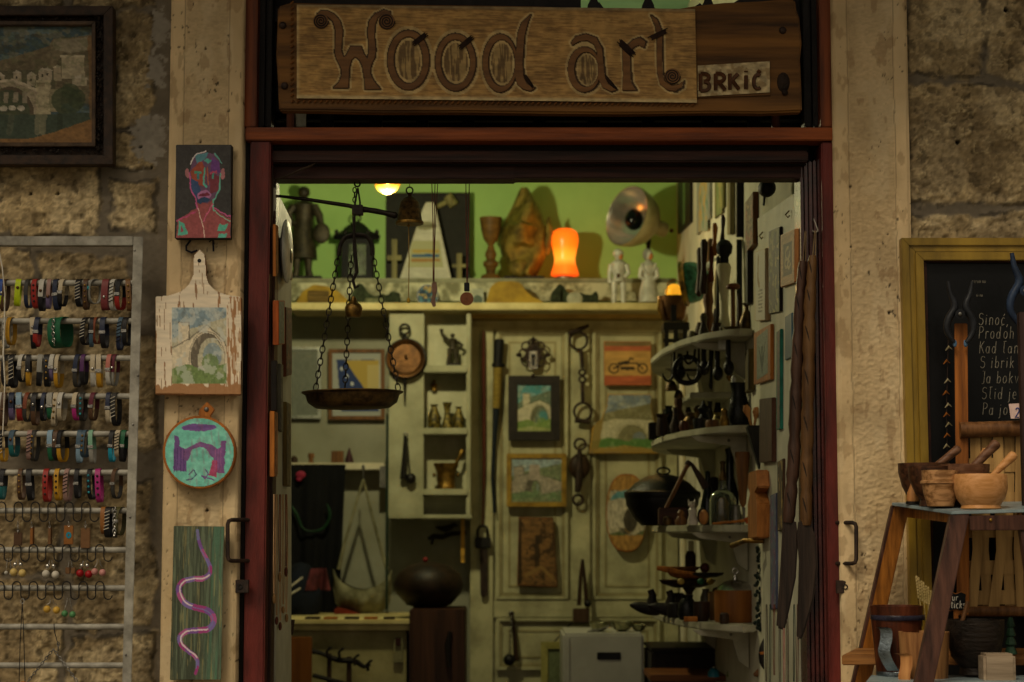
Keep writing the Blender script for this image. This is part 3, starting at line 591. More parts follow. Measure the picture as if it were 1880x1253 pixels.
for k in range(330):   # carved beading in the recessed band of the frame
    side = random.random()
    if side < .42: x, yq = random.uniform(-180, 192), random.choice((31, 276)) + random.uniform(-5.5, 5.5)
    else: x, yq = 183 + random.uniform(-5.5, 5.5), random.uniform(28, 280)
    orn.opx(x, yq, random.uniform(1.5, 3), random.uniform(1.5, 3), yv + .006, 2.6, 7)
for x, yq in ((182, 34), (182, 43), (182, 249), (182, 257), (182, 274)): orn.opx(x, yq, 3.5, 4.5, yv + .003, 4, 8)
back = MB().bpx(-190, 16, 203, 298, yv + .018, .02)
thing('framed_painting', 'stone bridge landscape painting in a wide dark carved frame on the left wall', 'painting',
      [('outer_moulding', frame4(-195, 11, 207, 302, 17, yv - .004, .034), FRD), ('inner_moulding', frame4(-168, 39, 175, 269, 7, yv + .0, .02), M('inner_frame_wood', '5b4632', '35281c', rough=.5)), ('carved_band', orn, M('ebony_carving', '2a211b', '15100d', rough=.35)), ('backboard', back, FRD), ('canvas', can, CANVAS)])

# ---- portrait on black
p = Pic(110, 186, '3d3b3a', 31, .02); p.noise(.06)
sk = 'a8452f'
p.poly([(.0, .97), (.03, .82), (.22, .74), (.38, .68), (.40, .55), (.66, .55), (.68, .68), (.85, .75), (1, .80), (1, 1.1), (0, 1.1)], '9c4a4c')
p.poly([(.30, .2), (.36, .1), (.52, .07), (.7, .09), (.8, .18), (.82, .32), (.80, .46), (.70, .58), (.58, .64), (.46, .63), (.34, .56), (.27, .44), (.25, .3)], '6b4a6a')
p.ell(.21, .31, .04, .06, 'b06a70'); p.ell(.85, .31, .04, .06, 'b06a70')
p.poly([(.27, .28), (.45, .15), (.55, .28), (.52, .45), (.3, .42)], 'a2452a'); p.poly([(.5, .16), (.66, .15), (.58, .22)], '45a99a'); p.poly([(.28, .36), (.4, .4), (.5, .58), (.4, .6), (.29, .48)], '34507c'); p.poly([(.66, .12), (.8, .2), (.8, .3), (.62, .28)], '6c3a86'); p.poly([(.6, .3), (.8, .34), (.76, .5), (.62, .52)], '7c3140'); p.poly([(.36, .1), (.6, .07), (.55, .14), (.38, .2)], '4c8a98')
p.rect(.33, .28, .46, .31, '45a080'); p.rect(.38, .3, .42, .38, '2b7f86'); p.rect(.62, .28, .74, .31, 'c0406a'); p.rect(.66, .3, .69, .36, '3a9a8c'); p.line([(.52, .26), (.51, .42), (.55, .46)], .014, '45b2a0'); p.line([(.57, .26), (.58, .42)], .012, 'b55a30')
p.ell(.52, .545, .13, .055, 'b06aa0'); p.ell(.52, .54, .10, .02, '7a2440'); p.ell(.5, .6, .12, .03, '27466c')
for l, cc, w_ in (([(.28, .2), (.38, .09), (.55, .06)], 'e6d8d6', .01), ([(.25, .3), (.27, .46), (.36, .58), (.4, .7)], 'd6519a', .013), ([(.81, .3), (.79, .48), (.68, .6), (.68, .72)], '55c0a6', .012), ([(.72, .1), (.83, .2)], '5ab8a8', .012), ([(.4, .68), (.5, .9), (.52, 1)], 'e0c2b0', .008), ([(.68, .64), (.56, .74), (.5, .82)], 'd8588a', .01), ([(.7, .72), (.98, .82)], '7ad0b0', .008), ([(.02, .82), (.36, .72)], 'c8407a', .012), ([(.69, .68), (1, .78)], 'd04a90', .012)): p.line(l, w_, cc, .9, 1.6)
p.poly([(.03, .98), (.05, .82), (.16, .84), (.22, .96)], '48b39a'); p.poly([(.8, .86), (.96, .84), (.9, .92), (.74, .92)], '48b39a'); p.poly([(.78, .95), (.94, .95), (.92, 1), (.76, 1)], '4ab09a'); p.poly([(.08, .95), (.09, .86), (.15, .92)], 'a24a60')
p.noise(.07, (26, 40))
yf_ = -.062
thing('portrait_canvas', 'small black canvas with a bald man\'s face in bright colours on the left pilaster', 'painting',
      [('stretcher', MB().bpx(322, 266, 424, 438, yf_ + .001, .026).bv(.001), M('black_canvas_edge', '33302f', '211f1f', rough=.7)), ('canvas', MB().canvas(P(323, 267, yf_), P(423.5, 267, yf_), P(323, 437, yf_), p, 1.0, .0006), CANVAS)])

# ---- bread board with handle, bridge picture
ol = [(285, 546), (310, 543), (332, 536), (347, 523), (355, 505), (355, 480), (357, 467), (366, 458), (375, 466), (377, 480), (378, 505), (383, 522), (395, 534), (415, 542), (443, 546), (443, 636), (441, 726), (285, 725), (286, 640)]
def inside(poly):
    def f(px, py):
        ins = False; n = len(poly)
        for i in range(n):
            (x0, y0), (x1, y1) = poly[i], poly[(i + 1) % n]
            if (y0 > py) != (y1 > py) and px < (x1 - x0) * (py - y0) / (y1 - y0) + x0: ins = not ins
        return ins
    return f
def on_board(pic, poly, y, gain=1.0, relief=.0005, bx=None):
    xs = [q[0] for q in poly]; ys = [q[1] for q in poly]; x0, x1, y0, y1 = bx or (min(xs), max(xs), min(ys), max(ys)); f = inside(poly)
    return MB().canvas(P(x0, y0, y), P(x1, y0, y), P(x0, y1, y), pic, gain, relief, lambda u, v: f(x0 + u * (x1 - x0), y0 + v * (y1 - y0)))
def shrink(poly, k):
    cx = sum(q[0] for q in poly) / len(poly); cy = sum(q[1] for q in poly) / len(poly)
    return [(cx + (x - cx) * (1 - k), cy + (y - cy) * (1 - k)) for x, y in poly]
p = Pic(120, 204, 'e3d2b4', 41, .004); p.noise(.05, (4, 60)); n = fbm(p.U * 60, p.V * 10, 77, 3)
p.put(np.clip((n - .66) / .03, 0, 1), '8e6236', .9); p.put(np.clip((n - .47 - .3 * np.clip((.86 - p.U) * 6, 0, 1)) / .04, 0, 1) * (p.V > .33), 'a8743e', .9)
p.put(np.clip((p.V - .93 - .05 * (fbm(p.U * 12, p.V * 0, 5) - .5) * 2) / .006, 0, 1), 'a8743e', .95)
x0, x1, y0, y1 = .185, .83, .40, .93
b = bridge_pic(120, 204, '7f97a0', 'b9b392', 'd5c6a4', '6d6350', '6f8a45', '6f8a45', 43, (.64, .66, .3, .32))
b.blot('c8cdc4', .52, (8, 10), 33, .6); m = (p.U > x0) & (p.U < x1) & (p.V > y0) & (p.V < y1)
B2 = Pic(120, 204); iu = np.clip(((p.U - x0) / (x1 - x0)) * 119, 0, 119).astype(int); iv = np.clip(((p.V - y0) / (y1 - y0)) * 203, 0, 203).astype(int)
p.a = np.where(m[..., None], b.a[iv, iu], p.a)
ybd = -.060
thing('cutting_board', 'white flaking bread board with a handle and a small painted bridge scene', 'cutting board',
      [('board', MB().ppx(ol, ybd, .017).bv(.0015), wood('worn_board_wood', 'a9794a', '7a5230')), ('painted_face', on_board(p, shrink(ol, .012), ybd - .0008, .95), CANVAS), ('hanging_hole', MB().ringp(366, 479, (3.6, 3.6), (.3, .3), ybd - .0016, .001, 14), BLACK)])

# ---- round turquoise plaque
p = Pic(120, 120, 'a8753c', 51, .015); p.noise(.1); p.ell(.5, .5, .475, .475, '62c4b0'); p.blot('7fd2bd', .55, (9, 9), 3, .5)
p.ell(.5, .16, .24, .05, '77509a'); p.line([(.3, .17), (.7, .14)], .02, '6a4590', .8)
p.poly([(.14, .75), (.16, .26), (.22, .3), (.23, .42), (.32, .46), (.32, .76)], '6d4a8e'); p.poly([(.68, .78), (.7, .48), (.78, .43), (.8, .34), (.86, .34), (.84, .78)], '7d4a8e'); p.poly([(.23, .5), (.36, .42), (.52, .36), (.68, .4), (.8, .5), (.78, .62), (.66, .56), (.6, .46), (.5, .42), (.4, .46), (.34, .62), (.26, .6)], '7a4f8c')
p.poly([(.62, .82), (.68, .6), (.74, .62), (.74, .84)], 'b03a6a'); p.line([(.36, .8), (.42, .74), (.46, .8), (.4, .86), (.32, .88)], .008, '4a5a80'); p.line([(.58, .74), (.62, .8), (.57, .86), (.53, .82), (.62, .86), (.7, .88)], .008, '6a4590')
for x in (.17, .2, .25, .29, .72, .76, .8): p.line([(x, .45), (x - .01, .76)], .006, '4c3070' if x < .5 else 'a05a96', .8)
p.blot('a05a70', .6, (30, 8), 6, .25); p.noise(.07)
cx0, cy0, rr = 366, 831, 67.5
circ = [(cx0 + rr * math.cos(a), cy0 + rr * math.sin(a)) for a in np.linspace(0, 6.2832, 49)[:-1]]
dia = [(368, 770), (367, 763), (364, 763), (366, 752), (380, 738), (394, 752), (386, 764), (390, 772)]
thing('round_plaque', 'round wooden plaque painted turquoise with a purple bridge, hung by its diamond tab', 'plaque',
      [('disc', MB().ppx(circ, ybd, .014).bv(.002), ORW), ('painted_face', on_board(p, [(cx0 + 63 * math.cos(a), cy0 + 63 * math.sin(a)) for a in np.linspace(0, 6.2832, 49)[:-1]], ybd - .0008, .95, bx=(299, 433, 764, 898)), CANVAS), ('tab', MB().ppx(dia, ybd + .002, .010).bv(.001), ORW, [('screw', MB().opx(379, 752, 4.5, 4.5, ybd + .002, 3), STEEL)])])

# ---- green plank with a snake line
p = Pic(100, 270, '4f5a44', 61, .004); p.noise(.22, (34, 6)); vl = fbm(p.U * 44, p.V * 3, 5, 3); p.put(np.clip((vl - .56) / .05, 0, 1), '39402f', .7); p.put(np.clip((p.U - .62) / .2, 0, 1) * np.clip((vl - .35) / .2, 0, 1), '4c8062', .7); p.blot('a09050', .62, (30, 5), 22, .5)
sn = [(.47, .03), (.50, .09), (.58, .16), (.68, .22), (.74, .27), (.72, .315), (.60, .34), (.40, .345), (.22, .36), (.13, .40), (.15, .45), (.25, .50), (.45, .53), (.70, .55), (.82, .59), (.82, .64), (.70, .675), (.50, .68), (.28, .69), (.17, .725), (.20, .77), (.32, .81), (.45, .84), (.53, .88), (.53, .92), (.50, .96)]
AS = 2.75
def curve(pts, n=6):
    out = []
    for i in range(len(pts) - 1):
        a = pts[max(0, i - 1)]; b_ = pts[i]; c = pts[i + 1]; d = pts[min(len(pts) - 1, i + 2)]
        for k in range(n):
            t = k / n; out.append(tuple(.5 * ((2 * b_[j]) + (-a[j] + c[j]) * t + (2 * a[j] - 5 * b_[j] + 4 * c[j] - d[j]) * t * t + (-a[j] + 3 * b_[j] - 3 * c[j] + d[j]) * t ** 3) for j in range(len(a))))
    return out + [tuple(pts[-1])]
sc_ = curve(sn)
for i in range(len(sc_) - 1):
    w_ = .028 + .03 * math.sin(math.pi * i / len(sc_)); p.line(sc_[i:i + 2], w_, ('a02c7c', '7a4a9a', 'b04a8e', '7a62a8')[(i // 6) % 4], .95, AS)
for i in range(10, len(sc_) - 6, 1):
    if 30 < i < 70 or 95 < i < 135: p.line([(x + .022, y - .002) for x, y in sc_[i:i + 2]], .014, 'ddc7cf', .85, AS)
    else: p.line([(x - .02, y) for x, y in sc_[i:i + 2]], .01, '6f7ab4', .7, AS)
p.line([(.47, .025), (.49, .08)], .03, '6a7fae', .8, AS)
thing('painted_plank', 'narrow weathered green plank painted with a pink and violet wavy snake', 'plaque',
      [('plank', MB().hexa([P(312, 1249, ybd), P(404, 1248, ybd), P(412, 967, ybd), P(319, 966, ybd)] + [P(312, 1249, ybd + .016), P(404, 1248, ybd + .016), P(412, 967, ybd + .016), P(319, 966, ybd + .016)]).bv(.001), wood('green_stained_wood', '4f5a44', '333b2c')),
       ('painted_face', MB().canvas(P(319.5, 967, ybd - .0006), P(411.5, 967, ybd - .0006), P(312.5, 1248, ybd - .0006), p, .95, .0008), CANVAS)])

# ---- bracelet rack
YR = -.085
post = MB().hexa([P(228, 1253 + 500, YR - .01), P(212, 1253 + 500, YR - .01), P(245, 435, YR - .01), P(263, 435, YR - .01)] + [P(228, 1753, YR + .014), P(212, 1753, YR + .014), P(245, 435, YR + .014), P(263, 435, YR + .014)]).bv(.001)
rows = [520, 590, 658, 728, 797, 868, 938, 1010, 1080, 1151, 1222]
def row_end(y): return 245 - 33 * (y - 435) / 1318 + 3
rk = [('upright', post, GREYP), ('top_rail', MB().bpx(-420, 434, 244, 451, YR - .01, .024).bv(.001), GREYP),
      ('upright', MB().bpx(-450, 434, -430, 1753, YR - .01, .024).bv(.001), GREYP)]
for y in rows: rk.append(('rod', MB().tube([P(-432, y, YR), P(row_end(y), y, YR)], 5.6 * sc(YR), 10), GREYP))
for x, y in ((250, 460), (256, 690), (247, 780), (242, 950), (234, 1203)): rk.append(('screw', MB().opx(x - 3, y, 2.2, 2.2, YR - .0105, 1.5, 8), STEEL))
thing('display_rack', 'grey metal rack with horizontal rods against the left stone wall', 'rack', rk)
thing('cord', 'thin white cord hanging beside the bracelets at the left edge', 'cord', [('c', MB().tpx([(-4, 450, 1.2), (4, 490, 1.2), (9, 540, 1.2), (8, 600, 1.3), (6, 650, 1.6), (9, 700, 1.2), (5, 800, 1.2)], YR - .022, 6), CHALK)])

COLS = {'blue': '1f4fae', 'brown': '5f4128', 'neon yellow': 'd8f010', 'dark grey': '3c3a36', 'red': 'b02a22', 'white': 'd8d4c8', 'dusty pink': 'b08a80', 'navy': '1f2a48', 'cream': 'd8c8a8', 'black': '17161a', 'tan': '8a6038',
        'pale grey': 'a8a69c', 'dark red': '8a3a3c', 'yellow': 'd8a020', 'green': '1a6a44', 'purple': '5a2a66', 'salmon': 'd07a6a', 'maroon': '6a2436', 'lilac': '7a6a96', 'light blue': '8fb0c8', 'rust': '8a4426', 'magenta': 'c02a86', 'turquoise': '2aa0a0', 'slate blue': '4a6478', 'cyan': '1aa0c0', 'mint': '8ac0a0', 'teal': '1a6a6c', 'orange brown': 'a86a2c', 'olive': '5a542c', 'gold': 'b89040', 'pink': 'd89a92'}
def bmat(c): return M('leather_' + c.replace(' ', '_'), tuple(int(COLS[c][i:i + 2], 16) / 255 * .72 for i in (0, 2, 4)), None, rough=.5, scale=90, bump=.15, cont=(.2, .5))
ROWS = [  # (pixel x, upper colour, lower colour or '', feature, width px)
 [(3, 'blue', 'neon yellow', '', 9), (11, 'brown', '', 'stud', 9), (35, 'neon yellow', '', 'stud', 11), (54, 'dark grey', 'navy', '', 9), (66, 'red', '', 'rivets', 11), (80, 'white', 'black', 'stud', 10), (92, 'dusty pink', 'lilac', 'stud', 8), (104, 'navy', '', 'buckle', 10), (118, 'cream', 'black', 'buckle', 9), (147, 'black', '', 'stripes', 11), (159, 'brown', '', 'rivets', 9), (174, 'pale grey', '', 'ring', 13), (196, 'dark red', '', 'stud', 14), (211, 'white', '', 'stripes', 9), (223, 'black', 'red', 'buckle', 11), (235, 'tan', '', 'rivets', 10)],
 [(11, 'pale grey', '', 'rivets', 9), (21, 'yellow', '', '', 9), (60, 'cream', 'black', 'stud', 10), (71, 'navy', 'red', 'buckle', 10), (110, 'green', '', 'chain', 30), (160, 'black', '', 'stripes', 10), (169, 'black', 'slate blue', 'buckle', 8), (179, 'rust', '', '', 7), (191, 'navy', 'black', 'buckle', 11), (224, 'slate blue', 'navy', 'stripes', 9), (234, 'black', '', 'buckle', 9)],
 [(13, 'black', '', '', 9), (24, 'black', '', 'stripes', 10), (43, 'white', 'black', 'buckle', 9), (53, 'black', 'yellow', 'stud', 9), (75, 'pale grey', 'black', '', 10), (87, 'black', '', 'rivets', 11), (98, 'white', 'lilac', 'buckle', 9), (109, 'cream', 'yellow', 'stud', 9), (145, 'navy', 'dark grey', 'buckle', 10), (155, 'purple', 'black', '', 9), (171, 'cream', 'white', 'stud', 9), (182, 'cream', 'yellow', 'buckle', 10), (203, 'salmon', 'white', 'buckle', 9), (213, 'maroon', 'pale grey', 'stud', 8)],
 [(2, 'white', '', '', 7), (10, 'brown', '', 'stud', 10), (22, 'navy', 'lilac', 'stud', 10), (35, 'light blue', 'red', 'buckle', 11), (54, 'rust', 'dark grey', '', 9), (66, 'black', 'brown', 'stud', 10), (83, 'navy', 'black', 'stud', 8), (93, 'pale grey', 'green', 'buckle', 11), (104, 'cream', '', 'rivets', 9), (115, 'white', 'cream', 'stud', 10), (142, 'cream', 'magenta', 'buckle', 10), (153, 'dark grey', '', 'dots', 9), (174, 'maroon', 'brown', 'buckle', 10), (201, 'navy', 'cream', 'buckle', 9), (213, 'dark grey', 'black', 'stripes', 11)],
 [(6, 'black', 'yellow', 'stripes', 9), (26, 'slate blue', 'teal', 'stud', 12), (56, 'dusty pink', '', 'stripes', 9), (66, 'dark grey', '', 'rivets', 9), (94, 'light blue', 'green', 'buckle', 11), (105, 'brown', 'black', 'stud', 9), (115, 'black', 'yellow', 'buckle', 10), (148, 'slate blue', 'light blue', 'buckle', 9), (158, 'slate blue', '', 'rivets', 9), (168, 'mint', 'pale grey', 'buckle', 9), (208, 'black', 'cyan', 'buckle', 9), (219, 'cream', '', 'stripes', 9), (229, 'green', 'black', 'buckle', 10)],
 [(7, 'black', 'teal', 'buckle', 11), (40, 'brown', '', 'rivets', 9), (54, 'black', '', 'buckle', 11), (87, 'red', '', 'rivets', 11), (107, 'yellow', '', 'rivets', 10), (126, 'dusty pink', '', 'stripes', 10), (143, 'black', '', 'buckle', 9), (167, 'black', '', 'dots', 9), (181, 'magenta', '', 'rivets', 11), (215, 'brown', 'dark grey', 'buckle', 9)],
 [(191, 'orange brown', '', '', 9), (202, 'black', '', 'stripes', 11), (212, 'black', 'dark grey', 'chain', 9), (222, 'olive', '', 'buckle', 10)]]
ORD = ['first', 'second', 'third', 'fourth', 'fifth', 'sixth', 'seventh', 'eighth', 'ninth', 'tenth', 'eleventh', 'twelfth', 'thirteenth', 'fourteenth', 'fifteenth', 'sixteenth']
TX = {'stud': 'with one snap stud', 'rivets': 'with a row of rivets', 'stripes': 'with zigzag stripes', 'buckle': 'with a metal clasp', 'dots': 'with turquoise dots', 'chain': 'with a silver chain', 'ring': 'with a blue stone', '': 'plain'}
def strap(c, wpx, hgt, dep, a0, a1, rot, tilt, r_off=0, y=YR, n=22):
    """part of an oblong loop hung on a rod: angle measured from the top towards the viewer"""
    mb = MB(); k = sc(y); hw = wpx * k / 2; th = .0013; vs_ = []; fs = []
    top = P(c[0], c[1], y); top.z += .008
    m = max(3, int(n * (a1 - a0) / 360)); loop = abs(a1 - a0 - 360) < 1e-3
    for i in range(m + (0 if loop else 1)):
        a = R(a0 + (a1 - a0) * i / m)
        for rr in (0, th):
            ry, rz = dep / 2 - rr + r_off, hgt / 2 - rr + r_off
            sy = -math.copysign(abs(math.sin(a)) ** .8, math.sin(a)) * ry; sz = math.copysign(abs(math.cos(a)) ** .8, math.cos(a)) * rz
            for sx in (-hw, hw): vs_.append((sx, sy, sz))
    for i in range(m):
        A = 4 * i; B = 4 * ((i + 1) % m if loop else i + 1)
        fs += [(A, A + 1, B + 1, B), (A + 2, B + 2, B + 3, A + 3), (A, B, B + 2, A + 2), (A + 1, A + 3, B + 3, B + 1)]
    Rm = Matrix.Rotation(tilt, 3, 'Y') @ Matrix.Rotation(rot, 3, 'Z'); off = Vector((0, 0, -hgt / 2))
    return mb.add([top + Rm @ (Vector(v) + off) for v in vs_], fs), (lambda v: top + Rm @ (Vector(v) + off))
ZIG = CHALK
for ri, row in enumerate(ROWS):
    for bi, (x, cu, cl, ft, wpx) in enumerate(row):
        rnd = random.Random(ri * 50 + bi); rot = rnd.uniform(-.38, .12); tilt = rnd.uniform(-.07, .06); hgt = (55 + rnd.uniform(-5, 8)) * sc(YR); dep = .028 + rnd.uniform(-.005, .006)
        if ft == 'ring': rot = -.9; hgt *= .75
        if ft == 'chain' and wpx > 20: rot = -.35; dep = .05
        cc = (x, rows[ri])
        if cl:
            s1, tf = strap(cc, wpx * .9, hgt, dep, -95, 95, rot, tilt); s2, _ = strap(cc, wpx * .86, hgt, dep, 94, 266, rot, tilt, -.0004)
            parts = [('band', s1, bmat(cu)), ('lower_band', s2, bmat(cl))]
        else:
            s1, tf = strap(cc, wpx * .9, hgt, dep, 0, 360, rot, tilt); parts = [('band', s1, bmat(cu))]
        fy = -dep / 2; hw = wpx * sc(YR) / 2
        if ft == 'stud': parts.append(('snap_stud', MB().ball(tf((0, fy - .0006, rnd.uniform(-.006, .012))), (.0032, .0018, .0032), 10), SILVER if rnd.random() < .5 else COPPER))
        elif ft == 'ring': parts.append(('blue_stone', MB().ball(tf((0, fy - .001, .006)), (.004, .0025, .004), 10), M('turquoise_stone', '2a96a0', '1a6a78', rough=.3)))
        elif ft in ('rivets', 'dots'):
            for j in range(4): z_ = (.55 - .36 * j) * hgt / 2; parts.append(('rivet', MB().ball(tf((0, fy * (1 - .35 * (z_ / (hgt / 2)) ** 4) - .0006, z_)), (.0024, .0014, .0024), 8), M('dark_rivet', '2a2220', '151010', rough=.4) if cu in ('red', 'yellow', 'magenta', 'pale grey') else (M('turquoise_stone') if ft == 'dots' else BRASS)))
        elif ft == 'buckle': parts.append(('clasp', MB().hexa([tf(q) for q in [(-hw * 1.1, fy - .0016, -.003), (hw * 1.1, fy - .0016, -.003), (hw * 1.1, fy - .0016, .003), (-hw * 1.1, fy - .0016, .003), (-hw * 1.1, fy + .0015, -.003), (hw * 1.1, fy + .0015, -.003), (hw * 1.1, fy + .0015, .003), (-hw * 1.1, fy + .0015, .003)]]).bv(.0005), SILVER))
        elif ft == 'stripes':
            zz = MB()
            for j in range(6):
                z_ = (.6 - .22 * j) * hgt / 2; y_ = fy * (1 - .3 * (z_ / (hgt / 2)) ** 4) - .0004
                zz.tube([tf((-hw * .9, y_, z_)), tf((hw * .9, y_, z_ + .004))], .0008, 4)
            parts.append(('stripe_pattern', zz, ZIG if cu in ('black', 'dark grey') else BLACK))
        elif ft == 'chain':
            ch = MB()
            for j in range(9):
                z_ = (.85 - .2 * j) * hgt / 2; y_ = fy * (1 - .45 * (z_ / (hgt / 2)) ** 4) - .002
                ch.tube([tf(((.0032 * math.cos(t) if j % 2 else .0012 * math.cos(t)), y_ - (0 if j % 2 else .0018 * math.cos(t)), z_ + .0042 * math.sin(t))) for t in np.linspace(0, 6.28, 9)[:-1]], .0009, 5, True)
            parts.append(('chain', ch, SILVER))
        desc = cu + (' and ' + cl if cl and cl != cu else '')
        thing('bracelet', f'{desc} bracelet {TX[ft]}, {ORD[bi]} from left on {ORD[ri]} rod', 'bracelet', parts, 'bracelets hanging on the rack')

# ---- wavy wire hooks on three rods, with keyrings and earrings
def wave(x0, x1, yt, yb, per):
    pts = []; n = int((x1 - x0) / per); r = per / 4
    for i in range(n):
        x = x0 + i * per
        for a in np.linspace(180, 360, 7): pts.append((x + r + r * math.cos(R(a)), yt + r + r * math.sin(R(a)) * 1.0))
        for a in np.linspace(180, 0, 7): pts.append((x + 3 * r + r * math.cos(R(a)), yb - r + r * math.sin(R(a))))
    return pts
def wavy(name_lab, x0, x1, yt, yb, per):
    pts = wave(x0, x1, yt, yb, per)
    thing('hook_strip', name_lab, 'hook strip', [('w', MB().tube([P(a, b, YR - .010) for a, b in pts], .0013, 6), IRON)], 'wavy wire hook strips on the rack')
wavy('black wavy wire hook strip holding leather keyrings, highest of three', -160, 190, 922, 958, 31)
wavy('black wavy wire hook strip holding six earring pairs, middle of three', -160, 212, 1000, 1031, 30.5)
wavy('black wavy wire hook strip holding yellow and green earrings, lowest of three', -160, 213, 1068, 1101, 30.5)
def chainp(a, b, link, r, mb=None):
    mb = mb or MB(); a, b = Vector(a), Vector(b); d = b - a; n = max(1, int(d.length / (link * .78))); t = d.normalized(); s_ = t.cross(Vector((0, 1, 0))).normalized(); u = s_.cross(t)
    for i in range(n):
        c = a + d * ((i + .5) / n); w_ = s_ if i % 2 else u
        mb.tube([c + t * (link / 2 * math.sin(q)) + w_ * (link * .3 * math.cos(q)) for q in np.linspace(0, 6.283, 11)[:-1]], r, 5, True)
    return mb
for x, yb, hh, ww, cc, lab in ((33, 978, 24, 15, 'brown', 'dark brown leather keyring tag, leftmost on the wavy hooks'), (58, 968, 32, 5, 'orange brown', 'tan keyring tag seen edge on, second from left'), (91, 968, 32, 5, 'tan', 'tan keyring tag seen edge on, third from left'), (126, 965, 35, 17, 'orange brown', 'tan leather keyring tag with a small blue motif'), (157, 970, 37, 17, 'tan', 'plain reddish tan leather keyring tag, rightmost on the hooks')):
    yk = YR - .012; tagm = MB().ppx([(x - ww / 2, yb), (x + ww / 2, yb), (x + ww / 2 - .5, yb + hh), (x - ww / 2 - 1, yb + hh)], yk, .004 if ww > 8 else .014).bv(.0008)
    pr = [('leather_tag', tagm, bmat(cc)), ('chain', chainp(P(x, 957, yk), P(x, yb + 2, yk), .006, .0006), SILVER)]
    if 'motif' in lab: pr.append(('motif', MB().ringp(x, yb + 18, (5, 6), (1.5, 2), yk - .0008, .001, 14), M('leather_cyan', COLS['cyan'])))
    thing('keyring', lab, 'keyring', pr, 'leather keyrings on the wavy hook')
PEARL = SILVER
for x, y0, yb, dx, r, cc, top, lab in ((16, 1028, 1052, 6, 4.5, 'pale grey', 0, 'pair of small grey pearl earrings, leftmost on the middle hook strip'), (33, 1030, 1051, 10, 9, 'cream', 1, 'pair of pale yellow ball earrings under silver beads'), (93, 1031, 1054, 11, 9, 'white', 1, 'pair of large white ball earrings under silver beads'), (129, 1032, 1048, 5, 5, 'tan', 0, 'pair of little wooden block earrings'), (155, 1032, 1053, 10, 9, 'red', 1, 'pair of red ball earrings under silver beads'), (181, 1030, 1050, 9, 8, 'pink', 0, 'pair of pink ball earrings at the right end'), (95, 1101, 1119, 11, 8.5, 'gold', 0, 'pair of yellow ball earrings on the lowest hook strip'), (126, 1100, 1127, 9, 7.5, 'mint', 0, 'pair of green ball earrings on the lowest hook strip')):
    ye = YR - .014; pr = []
    gl = M('bead_' + cc.replace(' ', '_'), {'gold': 'b8923c', 'mint': '4a7c4e', 'cream': 'b8a060', 'red': '8a1218', 'white': 'b4aea0', 'pink': 'b07a74'}.get(cc, COLS[cc]), None, rough=.42, bump=.1, cont=(.25, .6))
    for s_ in (-1, 1):
        sub = [('ear_wire', MB().tpx([(x + s_ * 2, y0 - 2, .7), (x + s_ * 3, y0 + 6, .7), (x + s_ * dx * .8, yb - r, .7)], ye, 5), SILVER)]
        if top: sub.append(('silver_bead', MB().opx(x + s_ * dx * .5, yb - r - 5, 4, 4.5, ye - .001), SILVER))
        pr.append(('drop', MB().opx(x + s_ * dx * .8, yb + (s_ + 1) * .8, r * .8, r * .8, ye), gl, sub) if 'block' not in lab else ('drop', MB().bpx(x + s_ * dx - 4, yb - 6, x + s_ * dx + 4, yb + 6, ye, .008).bv(.001), bmat(cc), sub))
    thing('earrings', lab, 'earrings', pr, 'earring pairs on the wavy hooks')
thing('necklace', 'black cord necklace hanging from the lowest hook strip', 'necklace', [('cord', MB().tpx([(41, 1103, .8), (37, 1180, .8), (35, 1253, .8), (34, 1290, .8)], YR - .012, 5).tpx([(41, 1103, .8), (44, 1180, .8), (46, 1253, .8), (46, 1290, .8)], YR - .012, 5), BLACK), ('loop', MB().ringp(41, 1104, (4, 5), (3, 4), YR - .013, .001, 14), SILVER), ('pendant', MB().opx(42, 1262, 9, 11, YR - .012, 6), ORW)])
ch = chainp(P(98, 1192, YR - .016), P(50, 1253, YR - .016), .008, .001); chainp(P(98, 1192, YR - .016), P(145, 1256, YR - .016), .008, .001, ch); chainp(P(107, 1192, YR - .016), P(107, 1180, YR - .016), .008, .001, ch)
thing('chain_necklace', 'dark chain necklace spread in a V over the lowest rod', 'necklace', [('chain', ch, STEEL), ('hanger_cord', MB().tpx([(99, 1145, .8), (100, 1160, .8), (107, 1185, .8), (108, 1195, .8)], YR - .014, 5), BLACK)])
# ================================================================ right of the door
YC = -.045
GOLD = M('gold_frame_paint', 'a3842a', '6e5716', rough=.38, metal=.25, scale=14, stretch=(1, 1, .2), bump=.15)
BOARD = M('blackboard_paint', '0f1011', '090a0b', rough=.35, scale=12, bump=.05)
go = MB(); B_ = 1800
for a, b_, yy, d in ((0, 14, -.010, .04), (14, 26, -.004, .03), (26, 41, -.014, .04)):
    go.prism([P(1655 + a + 0, 437 + a, YC + yy), P(2080 - a, 437 + a, YC + yy), P(2080 - b_, 437 + b_, YC + yy), P(1655 + b_, 437 + b_, YC + yy)], (0, d, 0))
    go.prism([P(1655 + a, 437 + a, YC + yy), P(1655 + b_, 437 + b_, YC + yy), P(1689 + b_, B_, YC + yy), P(1689 + a, B_, YC + yy)], (0, d, 0))
    go.prism([P(2080 - a, 437 + a, YC + yy), P(2080 - b_, 437 + b_, YC + yy), P(2114 - b_, B_, YC + yy), P(2114 - a, B_, YC + yy)], (0, d, 0))
lip = MB().ppx([(1696, 478), (1701, 481), (1733, B_), (1728, B_)], YC - .002, .02).ppx([(1696, 477), (2040, 477), (2040, 482), (1701, 482)], YC - .002, .02)
yw = YC + .0065; CHK = M('faded_chalk', '8f8a7c', '5f5b50', rough=.9, scale=300); txl = []
